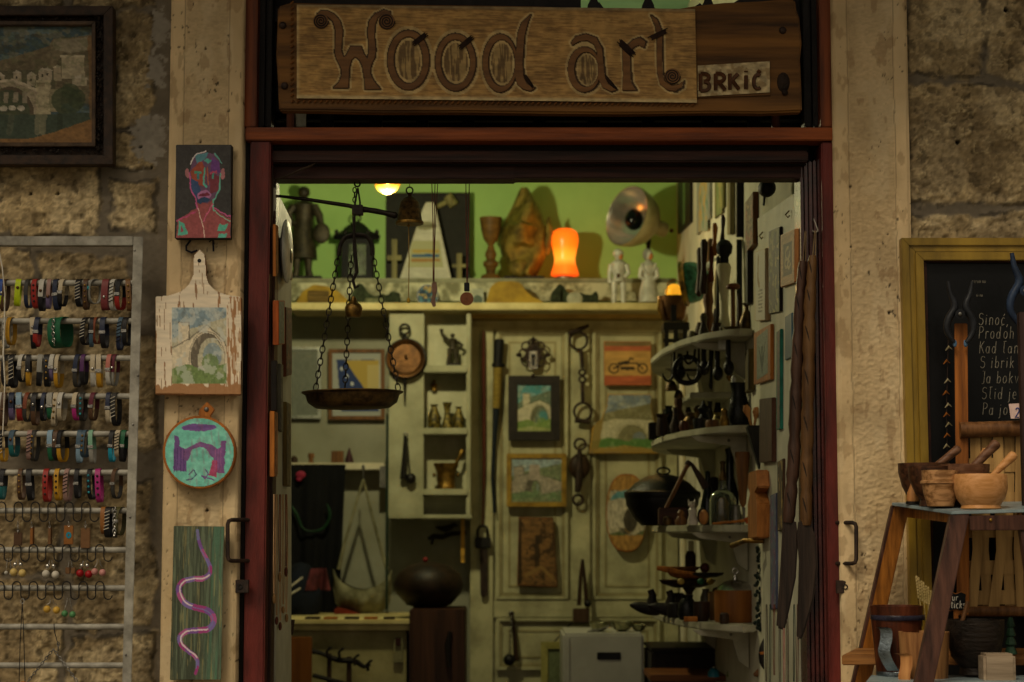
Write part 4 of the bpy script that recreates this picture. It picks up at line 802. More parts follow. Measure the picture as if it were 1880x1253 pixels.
for i, (t, x, y) in enumerate((('Sinoć,', 1796, 597), ('Proďoh', 1796, 622), ('Kad ťan', 1797, 649), ('S ibrik', 1799, 676), ('Ja bokva', 1800, 704), ('Sťid je n', 1802, 733), ('Pa još', 1803, 762))): txl.append(('chalk_line', write(MB(), t, x, y, 22, yw, .75, .82, .1, .17), CHK))
txl.append(('chalk_line', write(MB(), 'soran no', 1784, 520, 7, yw, .4, .9), CHK)); txl.append(('chalk_line', write(MB(), 'si na', 1792, 545, 6, yw, .4, .9), CHK))
thing('chalkboard', 'tall blackboard in a wide gold frame with lines of handwritten verse', 'chalkboard', [('frame', go.bv(.0012), GOLD), ('inner_lip', lip, M('red_brown_lip', '3c1d12', '24110b', rough=.5)), ('board', MB().ppx([(1698, 478), (2040, 478), (2075, B_), (1730, B_)], YC + .008, .02), BOARD), ] + txl)

# wooden clothes-peg style screen: post, rail, woven splints
YW = -.13
SPL = wood('splint_wood', 'b8925a', '85663a', axis='z', rough=.6, scale=40)
sp = [('post', MB().hexa([P(1757, 1130, YW), P(1780, 1130, YW), P(1776, 594, YW), P(1752, 594, YW), P(1757, 1130, YW + .022), P(1780, 1130, YW + .022), P(1776, 594, YW + .022), P(1752, 594, YW + .022)]).bv(.0015), wood('orange_post_wood', 'a8662a', '6b3d17')),
      ('post', MB().bpx(2020, 594, 2044, 1130, YW, .022).bv(.0015), wood('orange_post_wood')), ('rail', MB().tube([P(1762, 790, YW - .004), P(1900, 786, YW - .004), P(2030, 784, YW - .004)], .0155, 12), MIDW), ('rail', MB().tube([P(1764, 1122, YW + .01), P(2030, 1122, YW + .01)], .011, 10), MIDW)]
for i in range(12):
    x = 1781 + i * 21; z_ = (i % 2) * .007; jt = random.Random(i); dx = jt.uniform(-7, 7)
    q = [(x, 800), (x + 19, 800), (x + 19 + dx * .3, 900), (x + 18 + dx, 1010), (x + 18 - dx, 1118), (x - dx - 2, 1118), (x + dx, 1010), (x + dx * .3, 900)]
    sp.append(('splint', MB().ppx(q, YW + .004 + z_, .002), SPL))
for j, y in enumerate((842, 905, 962, 1030, 1085)): sp.append(('cross_splint', MB().ppx([(1779, y), (2030, y - 4), (2030, y + 22), (1779, y + 26)], YW + .0085, .0015), SPL))
thing('woven_screen', 'chestnut panel of woven wood splints between orange posts behind the bowls', 'screen', sp)
BLP = M('blue_black_plastic', '2b3a52', '161d2b', rough=.35, bump=.05); BLP2 = M('grey_black_plastic', '26282c', '141518', rough=.35, bump=.05)
def clamp(lab, cx, top, k, mat, y, blue):
    L_ = [(cx - 22 * k, top, 3.5), (cx - 18 * k, top + 22 * k, 5), (cx - 10 * k, top + 46 * k, 7), (cx - 22 * k, top + 70 * k, 7), (cx - 24 * k, top + 92 * k, 6), (cx - 12 * k, top + 112 * k, 4.5)]
    Rr = [(2 * cx - x, y_, r) for x, y_, r in L_]
    f = lambda l: [(x, y_, r * k) for x, y_, r in l]
    thing('spring_clamp', lab, 'clamp', [('jaw_arm', MB().tpx(f(curve(L_, 4)), y - .016, 10), mat), ('jaw_arm', MB().tpx(f(curve(Rr, 4)), y - .020, 10), mat), ('pivot', MB().tube([P(cx, top + 60 * k, y - .032), P(cx, top + 60 * k, y - .006)], 9 * k * sc(y), 14), mat, [('pin', MB().opx(cx, top + 60 * k, 4 * k, 4 * k, y - .033, 2), STEEL)]), ('pad', MB().opx(cx - 10 * k, top + 114 * k, 4, 7, y - .014), M('clear_blue_pad', '6c8fb0', '4a6a8a', rough=.3)), ('pad', MB().opx(cx + 10 * k, top + 114 * k, 4, 7, y - .014), M('clear_blue_pad'))])
clamp('black spring clamp gripping the top of the orange wooden post', 1763, 517, 1.0, BLP2, YW, 0)
clamp('blue black spring clamp gripping the dark post at the right edge', 1883, 465, 1.15, BLP, YW - .03, 1)
PRT = MB(); write(PRT, '2', 1863, 767, 18, YW - .0285, 1.2, .9)
thing('price_tag', 'small pale pink price tag reading 2 on the wooden rail', 'price tag', [('card', MB().ppx([(1852, 742), (1886, 740), (1887, 768), (1856, 769)], YW - .028, .001), M('pink_card', 'e0c4bc', 'cbaea6', rough=.8)), ('number', PRT, M('blue_ink', '2a3f86'))])
# plants or dried decoration hanging in front of the blackboard
sh = []
for i, (x, y, a) in enumerate([(1742, 640, 9), (1738, 665, 8), (1740, 700, 7), (1737, 722, 8), (1741, 745, 7), (1738, 762, 8), (1742, 780, 8), (1739, 800, 8), (1738, 820, 8)]):
    sh.append(('carved_leaf', MB().tube([P(x - 6, y + 4, YC - .02), P(x, y - 3, YC - .026), P(x + 6, y + 2, YC - .02)], [.0008, .003, .0008], 6), ORW if i % 2 else M('bone', 'b0a684', '857a58')))
sh.append(('string', MB().tpx([(1741, 625, .9), (1738, 740, .9), (1739, 830, .9)], YC - .017, 5), DARKW))
thing('garland', 'string of small carved leaves hanging beside the orange post', 'garland', sh)

# ladder-like stool
YA, YB = -.14, -.42
TOPM = M('pale_blue_top', '90a0a4', '6a787c', rough=.35, scale=10, bump=.08)
LEGO = wood('amber_lit_leg_wood', '9c6224', '5f3710', rough=.45); LEGD = wood('dark_shaded_leg_wood', '54362a', '2a1812', rough=.45)  # lit and shaded sides of the stool set as two wood colours
A, Bp, Cc, Dd = P(1637, 923, YA), P(1747, 939, YB), P(1895, 935, YB + .02), P(1890, 921, YA)
dn = Vector((0, 0, -.006))
def plank3(a, b, wa, wb, d):  # slanted leg: two ends with width vectors
    return MB().hexa([b, b + wb, a + wa, a, b + d, b + wb + d, a + wa + d, a])
def bar(a, b, wv, dv): a, b, wv, dv = Vector(a), Vector(b), Vector(wv), Vector(dv); return MB().hexa([a, a + wv, b + wv, b, a + dv, a + wv + dv, b + wv + dv, b + dv]).bv(.0015)
lw = Vector((28 * sc(YA), 0, 0)); fw = Vector((34 * sc(YB), 0, 0)); dk = Vector((0, .022, 0))
leg1 = bar(P(1642, 930, YA) , P(1538, 1400, YA + .06), lw, dk); leg2 = bar(P(1746, 946, YB), P(1645, 1420, YB - .06), fw, dk)
leg1b = bar(P(1638, 928, YA + .001), P(1532, 1400, YA + .061), Vector((5.5 * sc(YA), 0, 0)), dk * .9)
leg3 = bar(P(1870, 946, YB + .02), P(1935, 1420, YB - .05), fw, dk); leg4 = bar(P(1868, 930, YA), P(1925, 1400, YA + .06), lw, dk)
st_parts = [('top', MB().hexa([Bp + dn, Cc + dn, Cc, Bp, A + dn, Dd + dn, Dd, A]).bv(.001), TOPM), ('leg', leg1, LEGO, [('leg_edge', leg1b, LEGD)]), ('leg', leg2, LEGD), ('leg', leg3, LEGD), ('leg', leg4, LEGO),
    ('apron', MB().hexa([P(1781, 974, YB + .008), P(1893, 974, YB + .012), P(1893, 946, YB + .012), P(1779, 947, YB + .008)] + [P(1781, 974, YB + .03), P(1893, 974, YB + .03), P(1893, 946, YB + .03), P(1779, 947, YB + .03)]).bv(.001), LEGD, [('screw', MB().opx(1819, 955, 3, 3, YB + .0075, 2), BRASS)]),
    ('side_rail', MB().hexa([P(1664, 950, YA + .004), P(1746, 960, YB + .02), P(1746, 944, YB + .02), P(1664, 934, YA + .004)] + [P(1672, 950, YA + .004), P(1754, 960, YB + .02), P(1754, 944, YB + .02), P(1672, 934, YA + .004)]), LEGO),
    ('step', MB().hexa([P(1545, 1222, YA - .06), P(1890, 1222, YA - .06), P(1890, 1203, YA - .06), P(1545, 1203, YA - .06)] + [P(1572, 1206, YA + .03), P(1890, 1206, YA + .03), P(1890, 1190, YA + .03), P(1572, 1190, YA + .03)]).bv(.002), wood('step_wood', '9a6a38', '684220', axis='x')), ('lower_shelf', MB().hexa([P(1590, 1258, YB + .02), P(1890, 1258, YB + .02), P(1890, 1252, YB + .02), P(1590, 1252, YB + .02), P(1600, 1246, YA - .07), P(1890, 1246, YA - .07), P(1890, 1240, YA - .07), P(1600, 1240, YA - .07)]), TOPM)]
thing('step_stool', 'splayed wooden step stool with a pale blue top carrying wooden mortars', 'stool', st_parts)
thing('dark_post', 'dark brown wooden post standing at the right edge before the blackboard', 'post', [('p', MB().bpx(1887, 573, 1908, 1800, YB + .12, .02).bv(.0015), wood('dark_post_wood', '3b2a26', '1e1412'))])
# bowls and mortars on the stool: profile radius px, py
def bowl(name, lab, cat, cx, y, prof, inner, mat, extra=()):
    b = MB().lpx(cx, y, prof + inner, 32)
    return thing(name, lab, cat, [('bowl', b, mat)] + list(extra))
def pestle(x0, y0, r0, x1, y1, r1, y, dy): return MB().tpx(curve([(x0, y0, r0), ((x0 * .7 + x1 * .3), (y0 * .7 + y1 * .3), r0 * .8), ((x0 * .25 + x1 * .75), (y0 * .25 + y1 * .75), r1 * .92), (x1 - (x1 - x0) * .05, y1 - (y1 - y0) * .05, r1), (x1, y1, r1 * .5)], 4), y, 12, [0, 0] + [0] * 60)
WAL = wood('walnut', '52331f', '26150d', axis='x', rough=.5, scale=110, bump=.2, cont=(.38, .6)); WAL2 = wood('brown_ash', '72503a', '50321f', axis='x', rough=.5, scale=120, bump=.12, cont=(.36, .62)); BEE = wood('beech_turned', 'c48f5c', 'ab7842', axis='x', rough=.5, scale=150, bump=.12, cont=(.36, .62)); STR = wood('striped_wood', 'b08458', '74502c', axis='x', rough=.5, scale=130, bump=.15, cont=(.4, .58))
bowl('mortar', 'dark walnut mortar at the back left of the stool with a pestle leaning right', 'mortar', 1697, -.17, [(18, 925), (26, 921), (40, 893), (46, 868), (46.5, 851)], [(43, 851), (40, 868), (30, 892), (3, 905)], WAL, [('pestle', pestle(1690, 880, 9, 1762, 822, 8, -.17, 0), WAL2)])
bowl('bowl', 'dark footed wooden bowl in front of the walnut mortar', 'bowl', 1712, -.27, [(24, 930), (22, 918), (30, 908), (42, 880), (43, 857)], [(40, 857), (38, 878), (25, 900), (3, 908)], WAL)
bowl('mortar', 'striped mid brown wooden mortar with a turned band between darker bowls', 'mortar', 1727, -.33, [(24, 930), (25, 926), (30, 908), (33, 890), (36, 888), (36, 884), (33, 882), (33, 864)], [(30, 864), (28, 890), (3, 900)], STR)
bowl('mortar', 'large brown wooden mortar with its thick pestle leaning right', 'mortar', 1772, -.28, [(20, 930), (22, 926), (34, 905), (44, 878), (46, 853)], [(42, 853), (38, 880), (3, 905)], WAL2, [('pestle', pestle(1775, 870, 10, 1832, 812, 9.5, -.28, 0), WAL2)])
bowl('mortar', 'pale beech mortar with a slim pale pestle at the front right', 'mortar', 1801, -.36, [(33, 936), (37, 934), (35, 928), (44, 915), (49, 897), (48, 874), (46, 871)], [(42, 871), (41, 890), (30, 912), (3, 920)], BEE, [('pestle', pestle(1800, 895, 6, 1864, 833, 8.5, -.36, 0), BEE)])
thing('cone_figure', 'small pale wooden cone figure on the left end of the stool top', 'figure', [('body', MB().lpx(1676, -.22, [(11, 921), (12, 918), (10, 905), (4, 890), (2.5, 868), (1, 865)], 16), LIGHTW), ('base', MB().lpx(1676, -.22, [(13, 926), (13, 921), (2, 921)], 16), BLACKW)])
thing('pestle', 'loose pale wooden pestle tip behind the large brown mortar', 'pestle', [('p', MB().tpx([(1780, 870, 5), (1806, 833, 6), (1809, 826, 6), (1811, 824, 2)], -.20, 10), BEE)])
# lower step
ylo = YB + .16
HOOP = M('steel_hoop', '8f9aa0', '596268', rough=.3, metal=.9)
def mug(lab, cx, y, t, b, r0, r1, mat, hm, hx, dark=1):
    pr = [('mug_body', MB().lpx(cx, y, [(r1, b), (r1 + 1, b - 4), (r0 - 1, t + 12), (r0, t)] + [(r0 - 5, t), (r1 - 4, b - 20), (2, b - 18)], 30), mat)]
    H = curve([(hx - 2, t + 40, 0), (hx + 8, t + 44, 0), (hx + 9, t + 62, 0), (hx + 5, t + 84, 0), (hx + 12, t + 104, 0), (hx + 22, b - 14, 0)], 5)
    yh = y - r0 * sc(y) * .9; hd = MB()
    vs_ = []; w_ = 11
    for x, yy, _ in H: vs_ += [P(x - w_, yy, yh - .004), P(x + w_, yy, yh - .016), P(x + w_, yy, yh - .012), P(x - w_, yy, yh)]
    fs = []
    for i in range(len(H) - 1):
        a = i * 4
        for k in range(4): fs.append((a + k, a + (k + 1) % 4, a + 4 + (k + 1) % 4, a + 4 + k))
    hd.add(vs_, fs + [(3, 2, 1, 0), (len(vs_) - 4, len(vs_) - 3, len(vs_) - 2, len(vs_) - 1)])
    pr.append(('handle', hd, hm))
    if dark: pr += [('hoop', MB().lpx(cx, y, [(r0 + .6, t + 26), (r0 + 1.2, t + 25), (r0 + 1.2, t + 18), (r0 + .6, t + 17)], 30), M('dark_hoop', '2c2a38', '191722', rough=.3)), ('hoop', MB().lpx(cx, y, [(r1 + 1.4, b - 3), (r1 + 2, b - 4), (r1 + 2.4, b - 13), (r1 + 1.8, b - 14)], 30), HOOP)]
    return thing('wooden_mug', lab, 'mug', pr)
mug('tall dark varnished wooden mug with a steel handle on the lower step', 1648, ylo + .04, 1112, 1246, 48, 36, wood('mug_wood_dark', '5a2d1a', '2f150b', rough=.35), HOOP, 1618)
mug('pale wooden mug with a blond handle in front of the dark mug', 1698, ylo - .03, 1160, 1262, 46, 40, wood('mug_wood_pale', 'a8794a', '70492a', rough=.45), LIGHTW, 1655, 0)
bowl('bowl', 'large blackened wooden bowl on the lower step', 'bowl', 1792, ylo, [(25, 1240), (30, 1238), (28, 1226), (44, 1205), (52, 1165), (53, 1138)], [(49, 1138), (46, 1165), (3, 1215)], wood('charred_wood', '2d241d', '15100c', axis='x', rough=.5, bump=.6))
g = [('tier', MB().lpx(1856, ylo, [(11 - i * 1.3, 1202 - i * 17), (12 - i * 1.3, 1200 - i * 17), (6.5 - i, 1185 - i * 17)], 6), M('green_stained_pine', '24402c', '14281a', rough=.7)) for i in range(4)]
thing('wooden_tree', 'small green tiered wooden fir tree on the lower step', 'ornament', g)
thing('wood_block', 'pale rounded wooden block at the lower right corner', 'block', [('b', MB().bpx(1807, 1201, 1866, 1275, YB + .06, .05).bv(.005), wood('pale_block_wood', 'a3917a', '7a6a56', axis='x'))])
csx = write(MB(), 'our', 1741, 1103, 12, -.205, .8, 1); write(csx, 'Sticks', 1738, 1117, 14, -.205, .9, .85)
br = [(1737, 1090), (1745, 1086), (1755, 1090), (1766, 1086), (1775, 1090), (1773, 1120), (1764, 1123), (1755, 1119), (1745, 1123), (1736, 1119)]
thing('small_chalk_sign', 'little scalloped chalkboard sign with white lettering behind the black bowl', 'sign', [('frame', MB().ppx(br, -.2, .006).bv(.001), ORW), ('board', MB().ppx(shrink(br, .1), -.202, .003), BOARD), ('chalk_lettering', csx, CHALK), ('stake', MB().bpx(1752, 1120, 1760, 1180, -.198, .005), ORW)])
wh = MB(); rng = random.Random(5)
for s_ in range(4):
    x0, y0 = 1694 + s_ * 6, 1150; x1, y1 = 1684 + s_ * 9, 1058 + s_ * 9
    wh.tpx([(x0, y0, .8), (x1, y1, .7)], -.23, 5)
    for k in range(14): t = .55 + .45 * k / 14; sx = 2.2 * (-1 if k % 2 else 1); wh.opx(x0 + (x1 - x0) * t + sx, y0 + (y1 - y0) * t, 1.8, 4, -.23, 1.8, 6)
thing('wheat_bundle', 'dried wheat ears standing behind the stool legs', 'dried plant', [('w', wh, M('straw', 'b09a68', '80703f', rough=.8))])
thing('wood_stick', 'short brown wooden stick beside the little chalk sign', 'stick', [('s', MB().tpx([(1764, 1150, 4), (1776, 1108, 4), (1777, 1104, 3)], -.215, 8), MIDW)])
# ================================================================ lamps of the shop
def point(name, loc, power, colr, r): l = bpy.data.lights.new(name, 'POINT'); l.energy = power; l.color = colr; l.shadow_soft_size = r; o = bpy.data.objects.new(name, l); col.objects.link(o); o.location = loc; return o
YB_ = 1.9
bc = P(711, 332, YB_)
GLASS = M('amber_glass', 'e8b860', 'd8a040', rough=.05, trans=.7, bump=0, rv=.02, emit='c88218', es=.32)
gb = sc(YB_)
bulb_parts = [('glass_globe', MB().ball(bc, 25 * gb, 20), GLASS), ('filament', MB().ball(bc + Vector((0, 0, .004)), (.009, .009, .011), 10), M('lit_filament', 'fff0c0', emit='ffe2a0', es=60)),
              ('socket', MB().lathe(bc, [(.012, 24 * gb), (.016, 30 * gb), (.016, .07), (.004, .075), (.003, .9)], 14), BRASS)]
thing('bulb_lamp', 'round amber glass bulb glowing just under the door head', 'lamp', bulb_parts)
point('bulb_light', bc + Vector((0, 0, -.055)), 21, (1, .90, .49), .03)
# orange lamp on the ledge
YO = 3.12
OZ = zled + .001
prof = [(17, 503), (26, 501), (25, 495), (20, 480), (19, 470), (22, 455), (25, 440), (25, 430), (22, 421), (14, 416), (4, 415)]
EM = bpy.data.materials.new('glowing_orange_glass'); EM.use_nodes = True; b_ = EM.node_tree.nodes['Principled BSDF']
b_.inputs['Base Color'].default_value = (.8, .2, .02, 1); b_.inputs['Emission Strength'].default_value = 1.0
et = EM.node_tree; tcx = et.nodes.new('ShaderNodeTexCoord'); sxz = et.nodes.new('ShaderNodeSeparateXYZ'); ecr = et.nodes.new('ShaderNodeValToRGB'); emr = et.nodes.new('ShaderNodeMapRange')
et.links.new(tcx.outputs['Object'], sxz.inputs[0]); et.links.new(sxz.outputs[2], emr.inputs[0]); emr.inputs[2].default_value = .19; et.links.new(emr.outputs[0], ecr.inputs[0]); et.links.new(ecr.outputs[0], b_.inputs['Emission Color'])
E_ = ecr.color_ramp.elements; E_[0].position = .1; E_[0].color = (.75, .06, .004, 1); E_[1].position = 1; E_[1].color = (.85, .085, .003, 1)
for q_, c_ in ((.28, (.9, .10, .005, 1)), (.42, (1.05, .30, .025, 1)), (.54, (1.02, .25, .012, 1)), (.68, (.98, .12, .003, 1))): e_ = E_.new(q_); e_.color = c_
b_.inputs['Roughness'].default_value = .3
thing('mushroom_lamp', 'glowing orange glass lamp with a rounded top on the ledge', 'lamp', [('glass_shade', MB().lpx(1037, YO, prof, 28), EM), ('base', MB().lpx(1037, YO, [(19, 512), (19, 505), (17, 503.5), (3, 503.5)], 20), STEEL)], rest=OZ)
point('orange_lamp_light', P(1037, 465, YO) + Vector((0, -.16, -.02)), .28, (1, .30, .04), .05)

# ================================================================ ledge: things against the green wall
YL = 3.14
def statue(cx, top, bot, y, w_=1.0, skirt=False, k=None):
    h = bot - top; mb = MB()
    mb.opx(cx, top + h * .075, h * .055 * w_, h * .072, y)                      # head
    mb.lpx(cx, y, [(h * .03, top + h * .17), (h * .035, top + h * .14), (h * .025, top + h * .11)], 12)
    prof = [(h * .085, top + h * .52), (h * .075, top + h * .42), (h * .10, top + h * .28), (h * .115, top + h * .22), (h * .07, top + h * .175), (h * .03, top + h * .16)]
    if skirt: prof = [(h * .17, bot - h * .02), (h * .15, top + h * .75)] + prof
    mb.lpx(cx, y, [(r * w_, q) for r, q in prof], 18)
    return mb
BRZ = M('dark_bronze', '4a4230', '1f1a12', rough=.5, metal=.4, scale=40); POLY = M('pewter', 'cfcfc6', '9a9a90', rough=.5, metal=.08); 
st = statue(558, 335, 503, YL, 1.25); h = 168
st.lpx(556, YL, [(27, 470), (24, 440), (20, 415), (19, 400)], 18).tpx([(545, 465, 8), (544, 490, 6.5), (541, 503, 8)], YL, 8).tpx([(566, 465, 8), (566, 490, 6.5), (568, 503, 8)], YL, 8)
st.tpx([(540, 372, 9), (530, 385, 8), (533, 402, 7), (548, 408, 6)], YL - .02, 8).tpx([(575, 372, 9), (586, 390, 7.5), (590, 410, 6)], YL - .02, 8)
thing('soldier_statue', 'dark bronze standing figure with a round shield on the ledge', 'statue', [('body', st, BRZ), ('shield', MB().opx(590, 422, 16, 20, YL - .06, 4), BRZ), ('base', MB().bpx(527, 500, 590, 509, YL - .05, .1).bv(.002), BLACKW)], rest=OZ)
lan = [('body', MB().bpx(627, 428, 684, 505, YL - .05, .1).bv(.002), BLACK), ('roof', MB().lpx(655, YL, [(42, 430), (44, 422), (26, 414), (14, 402), (3, 396)], 4), BLACK), ('ring', MB().tube([P(655, 390, YL) + Vector((.015 * math.cos(t), 0, .015 * math.sin(t))) for t in np.linspace(0, 6.28, 13)[:-1]], .003, 6, True), IRON),
       ('pane', MB().bpx(640, 438, 672, 495, YL - .0535, .003), M('dim_green_pane', '4a5a3a', '2a3322', rough=.2))]
for x in (618, 634, 655, 676, 692): lan.append(('finial', MB().opx(x, 417, 4, 6, YL - .05), IRON))
thing('lantern', 'squat black lantern with a spiked roof on the ledge', 'lantern', lan, rest=OZ)
# black board with a bottle-shaped panel leaning on the wall
p = Pic(80, 90, '2f2e28', 71); p.noise(.1)
thing('dark_picture', 'large dark picture board leaning on the green wall', 'picture', [('board', MB().bpx(708, 341, 862, 509, 3.20, .03).bv(.002), BLACKW), ('picture_face', MB().canvas(P(714, 347, 3.197), P(857, 347, 3.197), P(714, 505, 3.197), p, .7), CANVAS)], rest=OZ)
p = Pic(70, 110, 'd8d6c0', 72, .006); p.noise(.06, (6, 20)); p.poly([(.22, .5), (.78, .5), (.86, .86), (.14, .86)], 'bdbd8a'); p.line([(.25, .64), (.75, .64)], .02, 'c8a838'); p.line([(.24, .7), (.76, .7)], .02, '3a6a9a'); p.line([(.23, .76), (.77, .76)], .02, 'b8863a'); p.ell(.5, .3, .2, .06, '9c9870'); p.line([(.3, .3), (.7, .3)], .015, '6f6c4c')
tz = [(733, 509), (829, 509), (800, 378), (796, 366), (782, 366), (776, 378)]
thing('bottle_board', 'pale tapered board with blue and yellow bands before the dark picture', 'board', [('board', MB().ppx(tz, 3.08, .016).bv(.002), WHITE), ('painted_face', on_board(p, shrink(tz, .04), 3.079, .8), CANVAS)], rest=OZ)
PALEO = wood('pale_olive_wood', '8f8858', '625c38')
thing('wooden_hammer', 'small pale wooden mallet standing behind the tapered board', 'hammer', [('shaft', MB().tpx([(772, 395, 4), (826, 368, 5)], 3.17, 8), PALEO), ('head', MB().tpx([(822, 360, 9), (834, 378, 10)], 3.17, 10), PALEO)])
for x, hh, lab in ((724, 78, 'pale carved wooden cross at the left of the tapered board'), (843, 52, 'pale carved wooden cross at the right of the tapered board')):
    thing('wooden_cross', lab, 'cross', [('upright', MB().bpx(x - 5, 509 - hh, x + 5, 509, 3.12, .012).bv(.001), PALEO), ('arm', MB().bpx(x - 13, 509 - hh * .62, x + 13, 509 - hh * .5, 3.117, .012).bv(.001), PALEO)], rest=OZ)
gb_ = [(17, 505), (19, 501), (17, 496), (8, 492), (10, 482), (14, 478), (14, 472), (8, 467), (11, 457), (7, 448), (5, 440), (13, 430), (18, 412), (21, 390)]
thing('goblet', 'turned brown wooden goblet between the dark picture and gold mask', 'goblet', [('cup', MB().lpx(901, YL - .05, gb_ + [(18, 390), (14, 415), (2, 428)], 24), wood('goblet_wood', '7a5a2a', '4f3a1a', axis='x', scale=40))], rest=OZ)
GMASK = M('gold_brass_foil', 'a08c3e', '54461a', rough=.42, metal=.5, scale=26, bump=1.0)
mk = MB(); rows_ = []; nr, nc = 26, 18
for j in range(nr):
    t = j / (nr - 1); yy = 343 + 160 * t; wv = (6 + 34 * min(1, t / .42) ** .8 + (3 if .40 < t < .75 else 0)) if t < .75 else 40 - 20 * (t - .75) / .25
    xo = 962 + 2.5 * math.sin(t * 9)
    for i in range(nc):
        a = math.pi * (i / (nc - 1)); dz = -.07 * math.sin(a) - .02 * math.sin(a * 3 + t * 9) * math.sin(a) - (.035 * math.exp(-((i - 8.5) / 2.2) ** 2) * (1 if .42 < t < .68 else 0)); q = P(xo - wv * math.cos(a), yy + 2 * math.sin(i * 2.1), YL); q.y += dz; mk.v.append(q)
for j in range(nr - 1):
    for i in range(nc - 1): a = j * nc + i; mk.f.append((a, a + nc, a + nc + 1, a + 1))
mk2 = MB(); mk2.v = [v + Vector((0, .004, 0)) for v in mk.v]; mk.add(mk2.v, [tuple(reversed(f)) for f in mk.f])
ear = MB().tpx([(1000, 460, 8), (1010, 425, 9), (1006, 400, 4), (1008, 392, 1)], YL - .02, 8)
thing('brass_mask', 'tall crumpled gold brass helmet-like mask on the ledge beside the orange lamp', 'mask', [('face', mk, GMASK), ('side_wing', ear, GMASK), ('chin_guard', MB().opx(955, 486, 22, 18, YL - .055, 12), GMASK), ('stand', MB().bpx(925, 500, 1000, 508, YL - .06, .09).bv(.002), BLACKW)], rest=OZ)
# reflector heat lamp
yr = 3.08; ax0, ax1 = P(1148, 398, yr - .10), P(1192, 404, yr)
dv = (P(1190, 412, yr) - P(1150, 396, yr - .12)).normalized()
def cone(mb, c, d, prof, n=30, dish=True):   # lathe about an arbitrary axis
    d = d.normalized(); u = d.cross(Vector((0, 0, 1))).normalized(); w_ = d.cross(u); vs_ = []
    for r, h in prof:
        for k in range(n): a = 2 * math.pi * k / n; vs_.append(c + d * h + (u * math.cos(a) + w_ * math.sin(a)) * r)
    return mb.add(vs_, [(i * n + k, i * n + (k + 1) % n, (i + 1) * n + (k + 1) % n, (i + 1) * n + k) for i in range(len(prof) - 1) for k in range(n)])
dv = Vector((.80, .62, -.20)); c0 = P(1150, 396, yr - .08)
shell = cone(MB(), c0, dv, [(.112, 0), (.112, .014), (.104, .05), (.086, .085), (.058, .112), (.034, .125), (.030, .135), (.028, .185), (.02, .19), (.004, .192)], 32)
inner = cone(MB(), c0, dv, [(.110, 0), (.109, .014), (.100, .047), (.08, .08), (.05, .102), (.002, .108)], 32)
CER = M('cream_enamel', 'd2c79a', 'b8ad80', rough=.3, bump=.05); REFL = M('mirror_aluminium', 'e6e4de', 'd0cec8', rough=.2, metal=.86, bump=.1)
thing('heat_lamp', 'cream enamel reflector lamp with a shiny dish and dark bulb above the figurines', 'lamp',
      [('shell', shell, CER), ('reflector', inner, REFL), ('dark_bulb', MB().ball(c0 + dv * .03 + Vector((.004, 0, -.006)), (.034, .034, .04), 18), M('smoked_glass', '101418', '08090b', rough=.08, bump=0)), ('swivel', MB().tpx([(1198, 424, 5), (1192, 436, 4), (1190, 450, 5)], yr + .04, 8), IRON), ('knob', MB().opx(1233, 424, 4, 4, yr + .06), M('dark_red_knob', '5a1a1a')), ('mount', MB().tpx([(1190, 450, 4), (1191, 470, 3)], yr + .04, 8), IRON)])
